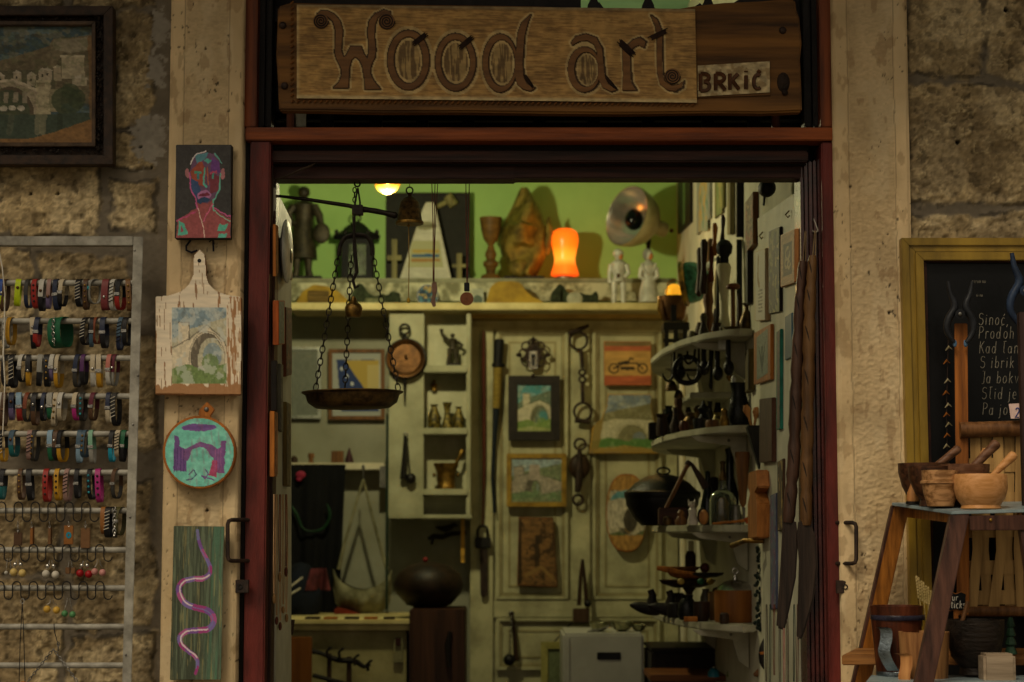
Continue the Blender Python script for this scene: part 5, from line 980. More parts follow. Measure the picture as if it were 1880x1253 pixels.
# shelf over the door
CRM = M('yellowed_shelf_paint', 'cbbf8a', 'a89a66', rough=.55, scale=10, bump=.1)
MOT = M('mottled_backboard', 'c4c2a4', '77765c', rough=.7, scale=16, bump=.2, cont=(.42, .56))
YS2 = 2.76
SZ = P(900, 556, YS2).z
thing('long_shelf', 'long cream shelf over the back door carrying small carvings', 'shelf', [('board', MB().bpx(530, 556, 1216, 569, YS2, .225).bv(.003), CRM), ('backboard', MB().bpx(528, 519.5, 1240, 553, 2.984, .016), MOT), ('moulding', MB().bpx(860, 570, 1222, 584, 2.90, .14).bv(.004), M('ochre_lit_paint', 'b59a58', '8c7238', rough=.6, scale=8))])  # ochre of the moulding carries the warm lamplight in its colour
def figurine(lab, cx, top, bot, y, robe):
    h = bot - top; mb = MB().opx(cx, top + 10, 8, 11, y)
    if robe: mb.lpx(cx, y, [(19, bot - 4), (17, bot - 25), (11, bot - 48), (12, bot - 60), (15, bot - 70), (9, bot - 78), (4, bot - 82)], 18).tpx([(cx - 13, bot - 68, 5), (cx - 16, bot - 52, 4.5), (cx - 4, bot - 44, 4)], y - .012, 8).tpx([(cx + 13, bot - 68, 5), (cx + 16, bot - 52, 4.5), (cx + 4, bot - 44, 4)], y - .012, 8)
    else: mb.lpx(cx, y, [(13, bot - 42), (11, bot - 52), (14, bot - 66), (15, bot - 76), (9, bot - 81), (4, bot - 84)], 18).tpx([(cx - 8, bot - 44, 6), (cx - 8, bot - 22, 5), (cx - 9, bot - 3, 4.5)], y, 8).tpx([(cx + 8, bot - 44, 6), (cx + 8, bot - 22, 5), (cx + 9, bot - 3, 4.5)], y, 8).tpx([(cx - 14, bot - 74, 5), (cx - 17, bot - 56, 4), (cx - 16, bot - 40, 4)], y, 8).tpx([(cx + 14, bot - 74, 5), (cx + 18, bot - 58, 4), (cx + 10, bot - 50, 4)], y - .01, 8)
    pr = [('body', mb, POLY), ('face', MB().opx(cx + 3, top + 12, 5, 7, y - .008, 4), M('painted_skin', 'd08a54', 'b06e3c', rough=.5)), ('base', MB().bpx(cx - 14, bot - 3, cx + 14, bot + 1, y - .02, .04).bv(.001), BLACKW if robe else POLY)]
    if robe: pr += [('hood', MB().opx(cx - 2, top + 9, 9.5, 12, y + .004), M('grey_hood', '8f918a', '6a6c66')), ('collar', MB().tpx([(cx - 13, bot - 76, 2.5), (cx - 8, bot - 62, 2.5), (cx, bot - 56, 2.5), (cx + 8, bot - 62, 2.5), (cx + 13, bot - 76, 2.5)], y - .02, 6), POLY)]
    else: pr += [('helmet', MB().opx(cx - 1, top + 7, 10, 9, y), POLY), ('belt_pouch', MB().bpx(cx - 4, bot - 58, cx + 3, bot - 46, y - .022, .01).bv(.001), COPPER)]
    thing('figurine', lab, 'figurine', pr, rest=SZ)
figurine('silver knight figurine standing beneath the heat lamp', 1136, 455, 556, 2.86, False)
figurine('white robed and hooded figurine beside the silver knight', 1191, 455, 556, 2.86, True)
YK = M('yellow_stone', 'a88a2a', '86691c', rough=.6, scale=18, bump=.4)
def moundy(pts, y, d): return MB().ppx(pts, y, d).bv(.004)
thing('yellow_plaque', 'yellow rounded wooden piece with a brown town scene, left end of the shelf', 'carving', [('slab', moundy([(540, 557), (642, 557), (640, 545), (622, 528), (600, 518), (575, 515), (555, 528), (545, 545)], 2.90, .03), YK), ('relief_scene', MB().bpx(565, 526, 604, 551, 2.893, .006).bv(.002), wood('brown_relief', '7a6130', '4a3a1a', axis='x', scale=120, bump=.9))], rest=SZ)
GST = M('green_stone', '3c4630', '1c2216', rough=.5, scale=60, bump=.8)
thing('green_carving', 'dark green stone carving of a village on the shelf', 'carving', [('stone', moundy([(642, 557), (736, 557), (734, 530), (718, 527), (712, 535), (700, 531), (690, 538), (676, 530), (664, 512), (654, 514), (646, 530)], 2.90, .035), GST), ('pale_relief', MB().bpx(670, 540, 705, 552, 2.893, .007).bv(.002), M('pale_green_stone', '7c8060', '55583e', rough=.6, scale=80, bump=.6))], rest=SZ)
p = Pic(50, 50, '26405a', 81); p.blot('4a8aa0', .5, (7, 7), 2, .8); p.blot('c8a040', .62, (7, 7), 4, .9); p.noise(.1)
circ2 = [(785 + 20 * math.cos(a), 534 + 22 * math.sin(a)) for a in np.linspace(0, 6.283, 33)[:-1]]
thing('painted_plate', 'little round blue painted plate standing on the shelf', 'plate', [('plate', MB().ppx(circ2, 2.93, .01).bv(.003), M('blue_glaze', '26344a', '151d2b', rough=.25)), ('painted_face', on_board(p, [(785 + 17 * math.cos(a), 534 + 19 * math.sin(a)) for a in np.linspace(0, 6.283, 33)[:-1]], 2.929, .9), CANVAS)], rest=SZ)
thing('small_photo', 'small pale photo card tilted on the shelf beside the yellow rock', 'card', [('card', MB().ppx([(862, 556), (889, 556), (887, 520), (866, 520)], 2.94, .004), M('photo_card', 'b8bba8', '8f9282', rough=.5)), ('motif', MB().opx(877, 540, 9, 9, 2.939, 1), M('photo_motif', '5f6f66', '3f4a44'))], rest=SZ)
thing('yellow_rock', 'large smooth yellow stone sloping to the right on the shelf', 'stone', [('s', moundy([(891, 557), (1003, 557), (995, 548), (978, 540), (965, 528), (956, 514), (940, 511), (912, 512), (900, 522), (895, 540)], 2.86, .06), YK)], rest=SZ)
br_ = [(1009, 557), (1100, 557), (1098, 530), (1092, 526), (1088, 534), (1075, 533), (1064, 529), (1054, 533), (1042, 530), (1034, 516), (1026, 513), (1020, 522), (1012, 530)]
thing('bridge_carving', 'dark carved stone bridge with a pale round opening beneath the orange lamp', 'carving', [('bridge', moundy(br_, 2.90, .035), GST), ('pale_opening', MB().opx(1055, 542, 15, 14, 2.90, 4), M('pale_stone', 'b9b9a6', '93937f', rough=.6)), ('tower', MB().bpx(1018, 522, 1030, 556, 2.885, .02).bv(.002), GST)], rest=SZ)

# ================================================================ back wall: the old panelled door
YD = 2.985
DOORP = M('old_door_paint', 'b8b48e', '868264', rough=.6, scale=9, bump=.15, cont=(.3, .6))
DOORD = M('old_door_groove', 'a59c74', '7d7450', rough=.6, scale=9, bump=.12)
dp = [('door_leaf', MB().bpx(866, 586, 1246, 1700, YD + .014, .045), DOORP)]
def panelm(x0, y0, x1, y1):
    sub = [('moulding', frame4(x0 - 7, y0 - 7, x1 + 7, y1 + 7, 6, YD - .006, .02), DOORP), ('moulding', frame4(x0 - 1, y0 - 1, x1 + 1, y1 + 1, 5, YD + .002, .012), DOORD), ('inner_moulding', frame4(x0 + 15, y0 + 15, x1 - 15, y1 - 15, 4, YD + .008, .006), DOORD)]
    return ('panel', MB().bpx(x0 + 5, y0 + 5, x1 - 5, y1 - 5, YD + .011, .004), DOORP, sub)
dp += [panelm(918, 612, 1036, 1094), panelm(1095, 612, 1208, 1094), panelm(918, 1142, 1205, 1224)]
dp += [('stile', MB().bpx(863, 600, 905, 1700, YD - .012, .026).bv(.002), DOORP), ('stile', MB().bpx(1226, 600, 1246, 1700, YD - .012, .026).bv(.002), DOORP), ('meeting_rail', MB().bpx(906, 1103, 1225, 1134, YD - .002, .016).bv(.002), DOORP), ('stile', MB().bpx(1051, 600, 1083, 1102, YD - .002, .016).bv(.002), DOORP)]
thing('panelled_door', 'old cream panelled door at the back, hung with pictures and irons', 'door', dp)
def qpic(lab, name, cat, x0, y0, x1, y1, fw, fmat, pic, y=YD - .03, th=.018, gain=.8, tilt=None, extra=()):
    pr = [('frame', frame4(x0, y0, x1, y1, fw, y, th), fmat), ('picture', MB().canvas(P(x0 + fw - 1, y0 + fw - 1, y + .007), P(x1 - fw + 1, y0 + fw - 1, y + .007), P(x0 + fw - 1, y1 - fw + 1, y + .007), pic, gain), CANVAS), ('backing', MB().bpx(x0 + 2, y0 + 2, x1 - 2, y1 - 2, y + .009, th - .009), fmat)] + list(extra)
    return thing(name, lab, cat, pr)
qpic('white bridge painting in a broad black frame on the back door', 'framed_painting', 'painting', 933, 690, 1028, 809, 17, M('flat_black_frame', '2a2420', '1a1613', rough=.55), bridge_pic(60, 80, '3f98a0', '6c8068', 'd0c8a4', '6a6a4a', '7a9a3c', 'a0aa5a', 91, (.66, .74, .26, .3)))
p = bridge_pic(80, 70, '9ab0b8', '7c8a60', 'a89c88', '655e4e', '6f8a5a', '7a8a60', 95, (.42, .75, .15, .3)); p.rect(.36, .15, .56, .5, 'b0a08e'); p.noise(.1)
qpic('pastel tower painting in a thin yellow frame under the black framed one', 'framed_painting', 'painting', 930, 833, 1040, 931, 9, M('yellow_gilt_frame', 'a9872e', '7a5d18', rough=.4, metal=.3), p)
p = Pic(60, 90, '7a5420', 97, .01); p.noise(.2, (8, 30)); p.blot('3a2810', .56, (9, 12), 3, .8); p.rect(.0, 0, .1, 1, '2a1c0a', .8); p.line([(.5, .3), (.5, .7)], .06, '2c1f0c', .7); p.line([(.2, .85), (.6, .72), (.9, .9)], .03, '96702a', .8)
bq = [(949, 1076), (1024, 1079), (1016, 950), (952, 949)]
thing('brown_board', 'tapered brown wooden board with a dark burnt tree scene low on the back door', 'board', [('board', MB().ppx(bq, YD - .028, .02).bv(.002), MIDW), ('burnt_face', on_board(p, shrink(bq, .05), YD - .029, .9), CANVAS)])
p = Pic(70, 66, 'c27a2a', 99, .006); p.rect(0, 0, 1, .1, '7a6a3c', .8); p.rect(0, .1, 1, .2, 'c85a28', .8); p.rect(0, .22, 1, .78, 'cf9a36'); p.rect(0, .8, 1, 1, 'c2561e', .9); p.noise(.08, (4, 20))
for cx_ in (.2, .82): p.line([(cx_ + .1 * math.cos(t), .62 + .11 * math.sin(t)) for t in np.linspace(0, 6.29, 20)], .016, '3a2a14')
p.line([(.2, .62), (.38, .52), (.52, .5), (.7, .5), (.82, .62)], .02, '3a2a14'); p.line([(.38, .62), (.62, .62)], .04, '4a3618'); p.line([(.5, .5), (.55, .38), (.62, .4)], .018, '3a2a14'); p.line([(.3, .5), (.48, .46)], .025, '3a2a14')
thing('motorbike_plaque', 'square orange plaque with a dark motorbike drawing on the back door', 'plaque', [('board', MB().bpx(1109, 627, 1196, 708, YD - .026, .018).bv(.0015), ORW), ('painted_face', MB().canvas(P(1110, 628, YD - .0265), P(1195, 628, YD - .0265), P(1110, 707, YD - .0265), p, .85), CANVAS)])
p = bridge_pic(110, 100, '7a8a9a', '857f52', 'c8c09a', '8a8458', '5a8a34', 'a88a2c', 103, (.62, .78, .22, .26), False); p.rect(0, .93, 1, 1, 'b08a22'); p.poly([(0, .55), (.2, .4), (.12, .95), (0, 1)], '9a7c26', .85)
sh_ = [(1082, 833), (1208, 833), (1210, 790), (1200, 770), (1196, 745), (1196, 724), (1116, 724), (1113, 748), (1104, 770), (1088, 785)]
thing('cutting_board', 'yellow bread board painted with a green valley and white arch on the back door', 'cutting board', [('board', MB().ppx(sh_, YD - .03, .02).bv(.002), YELW), ('painted_face', on_board(p, shrink(sh_, .03), YD - .031, .8), CANVAS)])
ov = [(1151 + (36 if math.cos(a) > 0 else 38) * abs(math.cos(a)) ** .8 * (1 if math.cos(a) > 0 else -1), 942 + 72 * abs(math.sin(a)) ** .85 * (1 if math.sin(a) > 0 else -1)) for a in np.linspace(0, 6.283, 33)[:-1]]
p = bridge_pic(70, 120, 'c08a2c', 'a8823a', 'c0b494', '5c5440', '66703c', 'b5852a', 107, (.5, .6, .2, .2)); p.rect(0, 0, 1, .2, 'b88428'); p.rect(0, .80, 1, 1, 'b88428'); p.ell(.5, .34, .4, .14, '4aa0b8', .8)
p.poly([(0, .36), (.3, .3), (.6, .33), (.6, .7), (0, .7)], 'c8bca0'); p.ell(.6, .6, .18, .16, '4c4434'); p.noise(.14)
thing('oval_board', 'long rounded wooden board with a bridge scene half behind the black kettle', 'board', [('board', MB().ppx(ov, YD - .03, .02).bv(.002), ORW), ('painted_face', on_board(p, shrink(ov, .04), YD - .031, .8), CANVAS)])
# irons and sticks on the door
ys = YD - .03
thing('stick_with_padlock', 'thin red brown rod hanging down to an old black padlock', 'tool', [('rod', MB().tpx([(888, 607, 1.5), (888, 632, 3), (888, 700, 3.6), (889, 850, 3), (888, 900, 2.4), (886, 968, 1.6)], ys, 8), wood('red_brown_rod', '5a2a1c', '351710')), ('shackle', MB().tpx([(877, 990, 2.6), (877, 974, 2.6), (881, 967, 2.6), (887, 966, 2.6), (893, 968, 2.6), (895, 975, 2.6), (895, 990, 2.6)], ys, 8), IRON), ('lock_body', MB().bpx(872, 987, 901, 1007, ys - .012, .024).bv(.003), IRON), ('hasp', MB().ppx([(881, 1008), (895, 1008), (895, 1092), (891, 1097), (885, 1097), (882, 1092)], ys - .004, .008).bv(.001), RUST)])
thing('riding_whip', 'black handled whip with a straw coloured grip tapering down the door', 'whip', [('grip', MB().tpx([(917, 623, 6), (917, 625, 9), (914, 668, 8.5)], ys, 10), BLACK), ('collar', MB().tpx([(915, 668, 12), (915, 674, 12)], ys, 12), BLACK), ('bound_grip', MB().tpx([(914, 675, 8), (911, 750, 7)], ys, 10), M('straw_binding', 'a08a40', '6f5c26', rough=.7, scale=90, stretch=(.2, .2, 3), bump=.6)), ('lash', MB().tpx([(911, 751, 6.5), (907, 820, 4), (904, 880, 3), (908, 942, 3)], ys, 8), M('braided_dark_leather', '14202a', '0b1218', rough=.5, scale=120))])
esc = MB()
for a in range(0, 360, 45): esc.tube([P(979 + 17 * math.cos(R(a)) + 9 * math.cos(t), 650 + 19 * math.sin(R(a)) + 9 * math.sin(t), ys) for t in np.linspace(0, 6.28, 11)[:-1]], .0032, 6, True)
esc.ringp(979, 652, (15, 20), (5, 8), ys, .006, 24).tpx([(979, 618, 1), (979, 626, 5), (979, 632, 3)], ys, 8).opx(953, 652, 6, 4, ys).opx(1005, 652, 6, 4, ys).opx(979, 690, 4, 4, ys)
thing('escutcheon', 'ornate scrolled iron keyhole plate near the top of the back door', 'keyhole plate', [('plate', esc, RUST), ('face', MB().bpx(971, 645, 987, 678, ys - .003, .003).bv(.001), SILVER), ('keyhole', MB().opx(979, 655, 4, 5, ys - .004, 1).bpx(977, 656, 981, 672, ys - .005, .002), BLACK)])
def ringt(cx, cy, r, rt, y): return MB().tube([P(cx + r * math.cos(t), cy + r * math.sin(t), y) for t in np.linspace(0, 6.283, 25)[:-1]], rt * sc(y), 8, True)
thing('shackles', 'pair of old iron shackles joined by links on the door', 'shackles', [('cuff', ringt(1062, 626, 16, 2.4, ys), RUST), ('cuff', ringt(1070, 756, 16, 2.4, ys), RUST), ('cuff_bar', MB().tpx([(1044, 613, 4.5), (1060, 607, 4.5), (1081, 598, 3)], ys - .006, 8), RUST), ('cuff_bar', MB().tpx([(1055, 772, 4.5), (1083, 775, 4.5)], ys - .006, 8), RUST), ('link', MB().tpx([(1067, 644, 4), (1069, 676, 3.4)], ys, 8), RUST), ('link', ringt(1069, 684, 5.5, 2, ys), RUST), ('link', ringt(1069, 697, 5.5, 2, ys - .004), RUST), ('link', MB().tpx([(1069, 704, 3.6), (1070, 738, 3.6)], ys, 8), RUST)])
thing('pulley', 'dark wooden pulley block with iron rings on the door', 'pulley', [('ring', ringt(1065, 816, 10, 2.4, ys), RUST), ('wheel', MB().opx(1064, 857, 20, 24, ys, 9), DARKW), ('strap', MB().tpx([(1064, 826, 4), (1064, 858, 7), (1062, 890, 7), (1060, 905, 5)], ys - .012, 8), RUST), ('hook_ring', ringt(1061, 918, 9, 2.6, ys), RUST)])
thing('hanging_pendulum', 'dark tapered wooden pestle with an iron ball hanging low on the door', 'tool', [('handle', MB().tpx([(939, 1124, 3), (941, 1140, 3), (945, 1170, 4), (948, 1214, 5)], ys, 8), DARKW), ('ball', MB().opx(935, 1212, 11, 11, ys - .01), IRON), ('ring', ringt(939, 1127, 4, 1.4, ys), STEEL), ('chain', chainp(P(939, 1132, ys - .014), P(936, 1203, ys - .014), .012, .0015), STEEL)])
thing('hanging_clamp', 'narrow wooden tongs over a small dark block beside the white box', 'tool', [('arm', MB().tpx([(1069, 1027, 2), (1066, 1060, 3.5), (1063, 1112, 4)], ys - .02, 8), DARKW), ('arm', MB().tpx([(1070, 1027, 2), (1074, 1070, 3.5), (1077, 1112, 4)], ys - .02, 8), DARKW), ('block', MB().bpx(1052, 1118, 1082, 1144, ys - .05, .04).bv(.003), wood('block_wood', '4a3524', '2a1d13')), ('bolt', MB().opx(1079, 1108, 7, 7, ys - .03), IRON), ('wire', MB().tpx([(1050, 1143, 1.2), (1030, 1165, 1.2), (1017, 1180, 1.2)], ys - .02, 5), IRON)])

# ================================================================ left half of the back
FW = M('silver_frame', 'b9bcb4', '8a8d86', rough=.3, metal=.6); 
p = Pic(40, 60, '7a8074', 111); p.noise(.06)
YBW = 3.045
qpic('pale print in a silver frame, mostly behind the hanging scale pan', 'framed_print', 'print', 515, 637, 589, 769, 6, FW, p, YBW - .024)
p = Pic(70, 84, '9aa0a0', 113, .004); p.rect(0, 0, 1, 1, 'b0b4ac'); p.poly([(.1, .12), (.95, .12), (.95, .92), (.1, .92)], '28407c'); p.poly([(.27, .13), (.95, .13), (.95, .9)], 'c8a830'); p.rect(.72, .2, .98, .6, 'd8d0b0', .45); p.poly([(.1, .12), (.1, .92), (.2, .92), (.14, .5)], 'b0b4ac')
for i in range(6): p.ell(.2 + i * .105, .26 + i * .115, .03, .03, 'd8dce0')
qpic('blue and yellow starred flag in a thin brown wooden frame', 'framed_flag', 'picture', 603, 641, 706, 771, 7, MIDW, p, YBW - .024)
# built-in white cabinet with three open shelves
WC = M('cabinet_paint', 'a5a488', '86856a', rough=.6, scale=8, bump=.1)
yc = 2.80
thing('shelf_cabinet', 'built in off white cabinet with three open shelves', 'cabinet', [('side_panel', MB().bpx(714, 574, 778, 949, yc, .03).bv(.002), WC), ('back_panel', MB().bpx(776, 574, 866, 955, 2.905, .02), M('cabinet_back_paint', 'c2c0a2', 'a3a182', rough=.6, scale=8)), ('bottom_panel', MB().bpx(714, 945, 866, 952, yc + .001, .22).bv(.001), WC), ('side_panel', MB().bpx(856, 574, 864, 949, yc, .19).bv(.002), WC),
      ('shelf', MB().bpx(776, 671, 858, 684, yc - .012, .19).bv(.003), WC), ('shelf', MB().bpx(776, 786, 858, 798, yc - .012, .19).bv(.003), WC), ('shelf', MB().bpx(776, 898, 858, 910, yc - .012, .19).bv(.003), WC)])
thing('pipe', 'thin dark green pipe running down the left edge of the cabinet', 'pipe', [('p', MB().tpx([(711, 760, 2.2), (710, 1120, 2.2)], yc + .02, 8), M('green_pipe', '24382e', '16231d', rough=.5))])
yk = 2.855
z1, z2, z3 = P(815, 671, yc - .012).z, P(815, 786, yc - .012).z, P(815, 898, yc - .012).z
sm = statue(831, 612, 668, yk, 1.4); sm.tpx([(823, 625, 3.5), (812, 615, 3), (810, 604, 3.5)], yk, 8).tpx([(840, 628, 3.5), (849, 634, 3), (843, 640, 3)], yk, 8).tpx([(826, 640, 5), (825, 655, 4), (823, 667, 4)], yk, 8).tpx([(836, 640, 5), (838, 655, 4), (840, 667, 4)], yk, 8)
thing('warrior_statue', 'small dark bronze figure raising one arm on the top cabinet shelf', 'statue', [('figure', sm, BRZ), ('base', MB().bpx(819, 667, 845, 673, yk - .02, .04).bv(.001), BLACKW)], rest=z1)
VAS = M('painted_brass', '7a6a2c', '2f2a16', rough=.35, metal=.5, scale=80, bump=.3, cont=(.45, .55))
for cx_, t_, pf, lab in ((797, 745, [(10, 786), (12, 780), (12, 765), (7, 752), (5, 746), (8, 742)], 'squat painted brass vase, leftmost of three on the middle shelf'), (821, 738, [(10, 786), (10, 780), (6, 765), (5, 755), (8, 740), (9, 738)], 'slim waisted brass vase between two squat ones'), (842, 748, [(9, 786), (10, 780), (11, 768), (6, 755), (4, 750), (7, 746)], 'squat painted brass vase at the right of the middle shelf')):
    thing('vase', lab, 'vase', [('v', MB().lpx(cx_, yk - .02, pf + [(pf[-1][0] - 2, pf[-1][1])], 20), VAS)], 'brass vases on the cabinet', rest=z2)
thing('wall_figure', 'tiny gilded figure fixed above the brass vases', 'figure', [('f', statue(797, 698, 735, 2.89, 1.6).tpx([(793, 712, 3), (786, 720, 2), (790, 728, 2)], 2.94, 6).tpx([(801, 712, 3), (808, 718, 2), (803, 728, 2)], 2.94, 6).tpx([(797, 735, 3), (797, 742, 2)], 2.95, 6), BRASS)])
mrt = MB().lpx(819, yk - .01, [(18, 898), (18, 894), (16, 890), (18, 866), (23, 853), (23, 850), (20, 850), (15, 866), (3, 880)], 24)
thing('brass_mortar', 'brass mortar with side knobs and a pestle on the lowest cabinet shelf', 'mortar', [('cup', mrt, BRASS), ('knob', MB().opx(797, 872, 3, 4, yk), BRASS), ('knob', MB().opx(841, 872, 3, 4, yk), BRASS), ('pestle', MB().tpx([(828, 868, 3), (844, 838, 3.4), (848, 828, 5), (850, 825, 3)], yk - .01, 8), BRASS)], rest=z3)
pc = P(745, 658, yc - .04)
pan_ = [('dish', MB().add(*(lambda m: (m.v, m.f))(cone(MB(), pc, Vector((0, 1, 0)), [(.0001, .012), (.05, .012), (.060, .0), (.066, -.002), (.066, .002), (.052, .016), (.0001, .018)], 32))), COPPER), ('iron_back', MB().add(*(lambda m: (m.v, m.f))(cone(MB(), pc, Vector((0, 1, 0)), [(.0001, .021), (.069, .020), (.072, .024), (.068, .03), (.0001, .032)], 32))), IRON), ('ring', ringt(743, 605, 9, 2.4, yc - .03), IRON), ('tab', MB().tpx([(743, 614, 4), (744, 628, 6)], yc - .02, 8), IRON), ('tail', MB().tpx([(743, 692, 5), (743, 712, 2.5), (743, 738, 1.6)], yc - .02, 8), IRON), ('boss', MB().opx(745, 654, 3, 3, yc - .045, 3), COPPER)]
thing('copper_pan', 'round copper warming pan with a dark iron rim hung by the scale', 'pan', pan_)
thing('mace', 'dark metal chain mace hanging on the cabinet side', 'mace', [('handle', MB().tpx([(744, 800, 3), (743, 840, 5), (740, 880, 6)], yc - .02, 8), IRON), ('head', MB().opx(754, 879, 10, 10, yc - .02), IRON), ('ring', ringt(745, 799, 3.5, 1.3, yc - .02), STEEL), ('chain', chainp(P(747, 806, yc - .026), P(752, 870, yc - .026), .010, .0014), IRON)])
# bird branch, gourd, chest
thing('bird_carving', 'small dark carved bird perched on a branch below the cabinet', 'carving', [('bird', MB().tpx([(800, 968, 1), (808, 970, 4), (818, 972, 6.5), (828, 968, 5), (833, 964, 4), (842, 966, .8)], 3.0, 10), BLACKW), ('branch', MB().tpx([(786, 990, 3), (796, 985, 5), (812, 986, 5), (830, 980, 4), (856, 978, 4)], 3.0, 8).tpx([(796, 986, 3), (792, 1000, 2.4)], 3.0, 6), BLACKW)])
thing('cabinet_post', 'thin yellow wooden post beside the back door', 'post', [('p', MB().bpx(846, 950, 853, 1033, 2.9, .01), YELW)])
yg = 2.45
zc = P(790, 1118, yg - .02).z
thing('wooden_chest', 'dark brown wooden chest carrying the big round gourd', 'chest', [('box', MB().bpx(750, 1119, 853, 1700, yg - .12, .3).bv(.004), wood('chest_wood', '4a2e20', '291810', scale=30)), ('handle', MB().tpx([(827, 1160, 4), (822, 1185, 6), (824, 1225, 5)], yg - .125, 8), BLACKW)])
thing('gourd', 'large dark glossy round wooden gourd with a small red tip', 'gourd', [('body', MB().lpx(787, yg + .03, [(18, 1118), (40, 1112), (60, 1090), (64, 1075), (57, 1055), (38, 1040), (15, 1034), (2, 1033)], 30), M('gourd_varnish', '2c1e12', '120c07', rough=.5, scale=20)), ('tip', MB().opx(781, 1029, 5, 5, yg + .03), M('red_tip', '7a2222'))], rest=zc)
# rail with pegs and little things
yrail = 3.0
thing('peg_rail', 'white wooden rail along the left back wall with little ornaments', 'rail', [('rail', MB().bpx(520, 850, 706, 863, yrail - .05, .095).bv(.003), WHITE), ('hook', MB().bpx(697, 856, 708, 896, yrail - .06, .012).bv(.002), STEEL), ('peg', MB().opx(667, 858, 3, 5, yrail - .055), STEEL)])
zr = P(600, 850, yrail - .05).z
for cx_, pf, mt, nm, lab in ((540, [(6, 850), (7, 843), (4, 838), (1, 836)], DARKW, 'knob', 'tiny dark knob at the left end of the peg rail'), (571, [(5, 850), (4, 843), (6, 838), (5, 832)], MIDW, 'cup', 'tiny brown cup on the peg rail'), (641, [(8, 850), (8, 845), (4, 832), (1, 822)], wood('plum_wood', '4a2a2e', '2a161a'), 'pyramid', 'tiny dark pointed ornament at the right end of the row')):
    thing(nm, lab, 'ornament', [('o', MB().lpx(cx_, yrail - .02, pf, 12), mt)], rest=zr)
thing('little_box', 'tiny pale wooden box beside the dark pointed ornament', 'box', [('b', MB().bpx(608, 828, 630, 850, yrail - .04, .03).bv(.001), MIDW)], rest=zr)
# coats and bag
CL = M('black_cloth', '0c0d10', '060708', rough=.9, scale=20, bump=.3); 
def cloth(x0, x1, yt, yb, y, amp, waves, flare=0):
    mb = MB(); n, m = 40, 24
    for s_ in (0, 1):
        for j in range(m):
            t = j / (m - 1)
            for i in range(n):
                u = i / (n - 1); q = P(x0 + (x1 - x0) * u + flare * t * (u - .5), yt + (yb - yt) * t, y); q.y += -amp * (.3 + .7 * t) * (math.sin(u * waves + t * 1.3) + .4 * math.sin(u * waves * 2.3 + t * 3)) + s_ * .02; mb.v.append(q)
    fs = []
    for s_ in (0, 1):
        for j in range(m - 1):
            for i in range(n - 1): a = s_ * n * m + j * n + i; fs.append((a, a + 1, a + n + 1, a + n) if s_ else (a, a + n, a + n + 1, a + 1))
    b = [i for i in range(n)] + [j * n + n - 1 for j in range(1, m)] + [(m - 1) * n + i for i in range(n - 2, -1, -1)] + [j * n for j in range(m - 2, 0, -1)]
    for k in range(len(b)): a, c = b[k], b[(k + 1) % len(b)]; fs.append((a, c, c + n * m, a + n * m))
    mb.f = fs; return mb
thing('black_garment', 'black embroidered garment hanging from the peg rail', 'garment', [('cloth', cloth(512, 634, 853, 1140, 2.88, .014, 14, -24), CL), ('green_embroidery', MB().tpx(curve([(532, 925, 1), (545, 945, 3), (556, 970, 2), (575, 976, 2), (596, 968, 3), (606, 945, 3), (600, 925, 1)], 4), 2.855, 6), M('green_thread', '123a20', '0b2413')), ('pink_embroidery', MB().opx(552, 872, 9, 7, 2.858, 1.5).opx(549, 880, 5, 4, 2.858, 1.5), M('pink_thread', 'a02a4a', '70182f'))])
thing('blue_bag', 'dark blue bag with white strokes leaning on the black garment', 'bag', [('bag', MB().opx(552, 1095, 40, 62, 2.74, 30), M('navy_cloth', '141a28', '0a0e16', rough=.9, scale=20, bump=.4)), ('white_strokes', MB().tpx([(530, 1080, 2), (548, 1066, 2), (556, 1060, 2)], 2.62, 6).tpx([(532, 1092, 2), (552, 1080, 2)], 2.62, 6), CHALK)])
thing('pink_cloth', 'crumpled rose coloured scarf end beside the dark blue bag', 'cloth', [('c', cloth(570, 598, 1044, 1084, 2.70, .02, 6, 18), M('rose_cloth', '6a3238', '3f1d22', rough=.9, scale=30, bump=.5))])
BAGC = M('pale_bag_cloth', '8f8c70', '57543d', rough=.9, scale=14, bump=.4)
bg_ = MB(); n, m = 26, 16
for s_ in (0, 1):
    for j in range(m):
        t = j / (m - 1)
        for i in range(n):
            u = i / (n - 1); sag = (4 * u * (1 - u)) ** .7; q = P(612 + 108 * u, 1044 + 38 * sag * (1 - t) + (40 + 47 * sag ** .5) * t, 2.86); q.y += (.06 if s_ else -.06) * sag * math.sin(math.pi * min(1, .25 + t * .75)) - .004 * math.sin(u * 20 + t * 6); bg_.v.append(q)
for s_ in (0, 1):
    for j in range(m - 1):
        for i in range(n - 1): a = s_ * n * m + j * n + i; bg_.f.append((a, a + n, a + n + 1, a + 1))
thing('shoulder_bag', 'pale slouching cloth bag hanging by long straps from a hook', 'bag', [('pouch', bg_, BAGC), ('lining', MB().opx(666, 1098, 34, 16, 2.87, 10), M('brown_lining', '4a3c26', '2c2416')), ('strap', MB().tpx([(667, 880, 2.4), (652, 930, 3), (632, 1000, 3), (622, 1046, 4)], 2.86, 8), BAGC), ('strap', MB().tpx([(667, 880, 2.4), (684, 950, 3), (700, 1010, 3), (711, 1046, 4)], 2.86, 8), BAGC), ('hook', MB().tpx([(667, 860, 1.2), (667, 882, 1.2)], 2.87, 6), STEEL)])
thing('red_cloth', 'folded red and orange cloth lying on the counter under the bag', 'cloth', [('c', MB().ppx([(612, 1138), (716, 1138), (712, 1131), (690, 1132), (660, 1128), (632, 1119), (614, 1116)], 2.78, .08).bv(.006), M('red_orange_cloth', '8a3420', '5c2114', rough=.9, scale=16, bump=.4))])
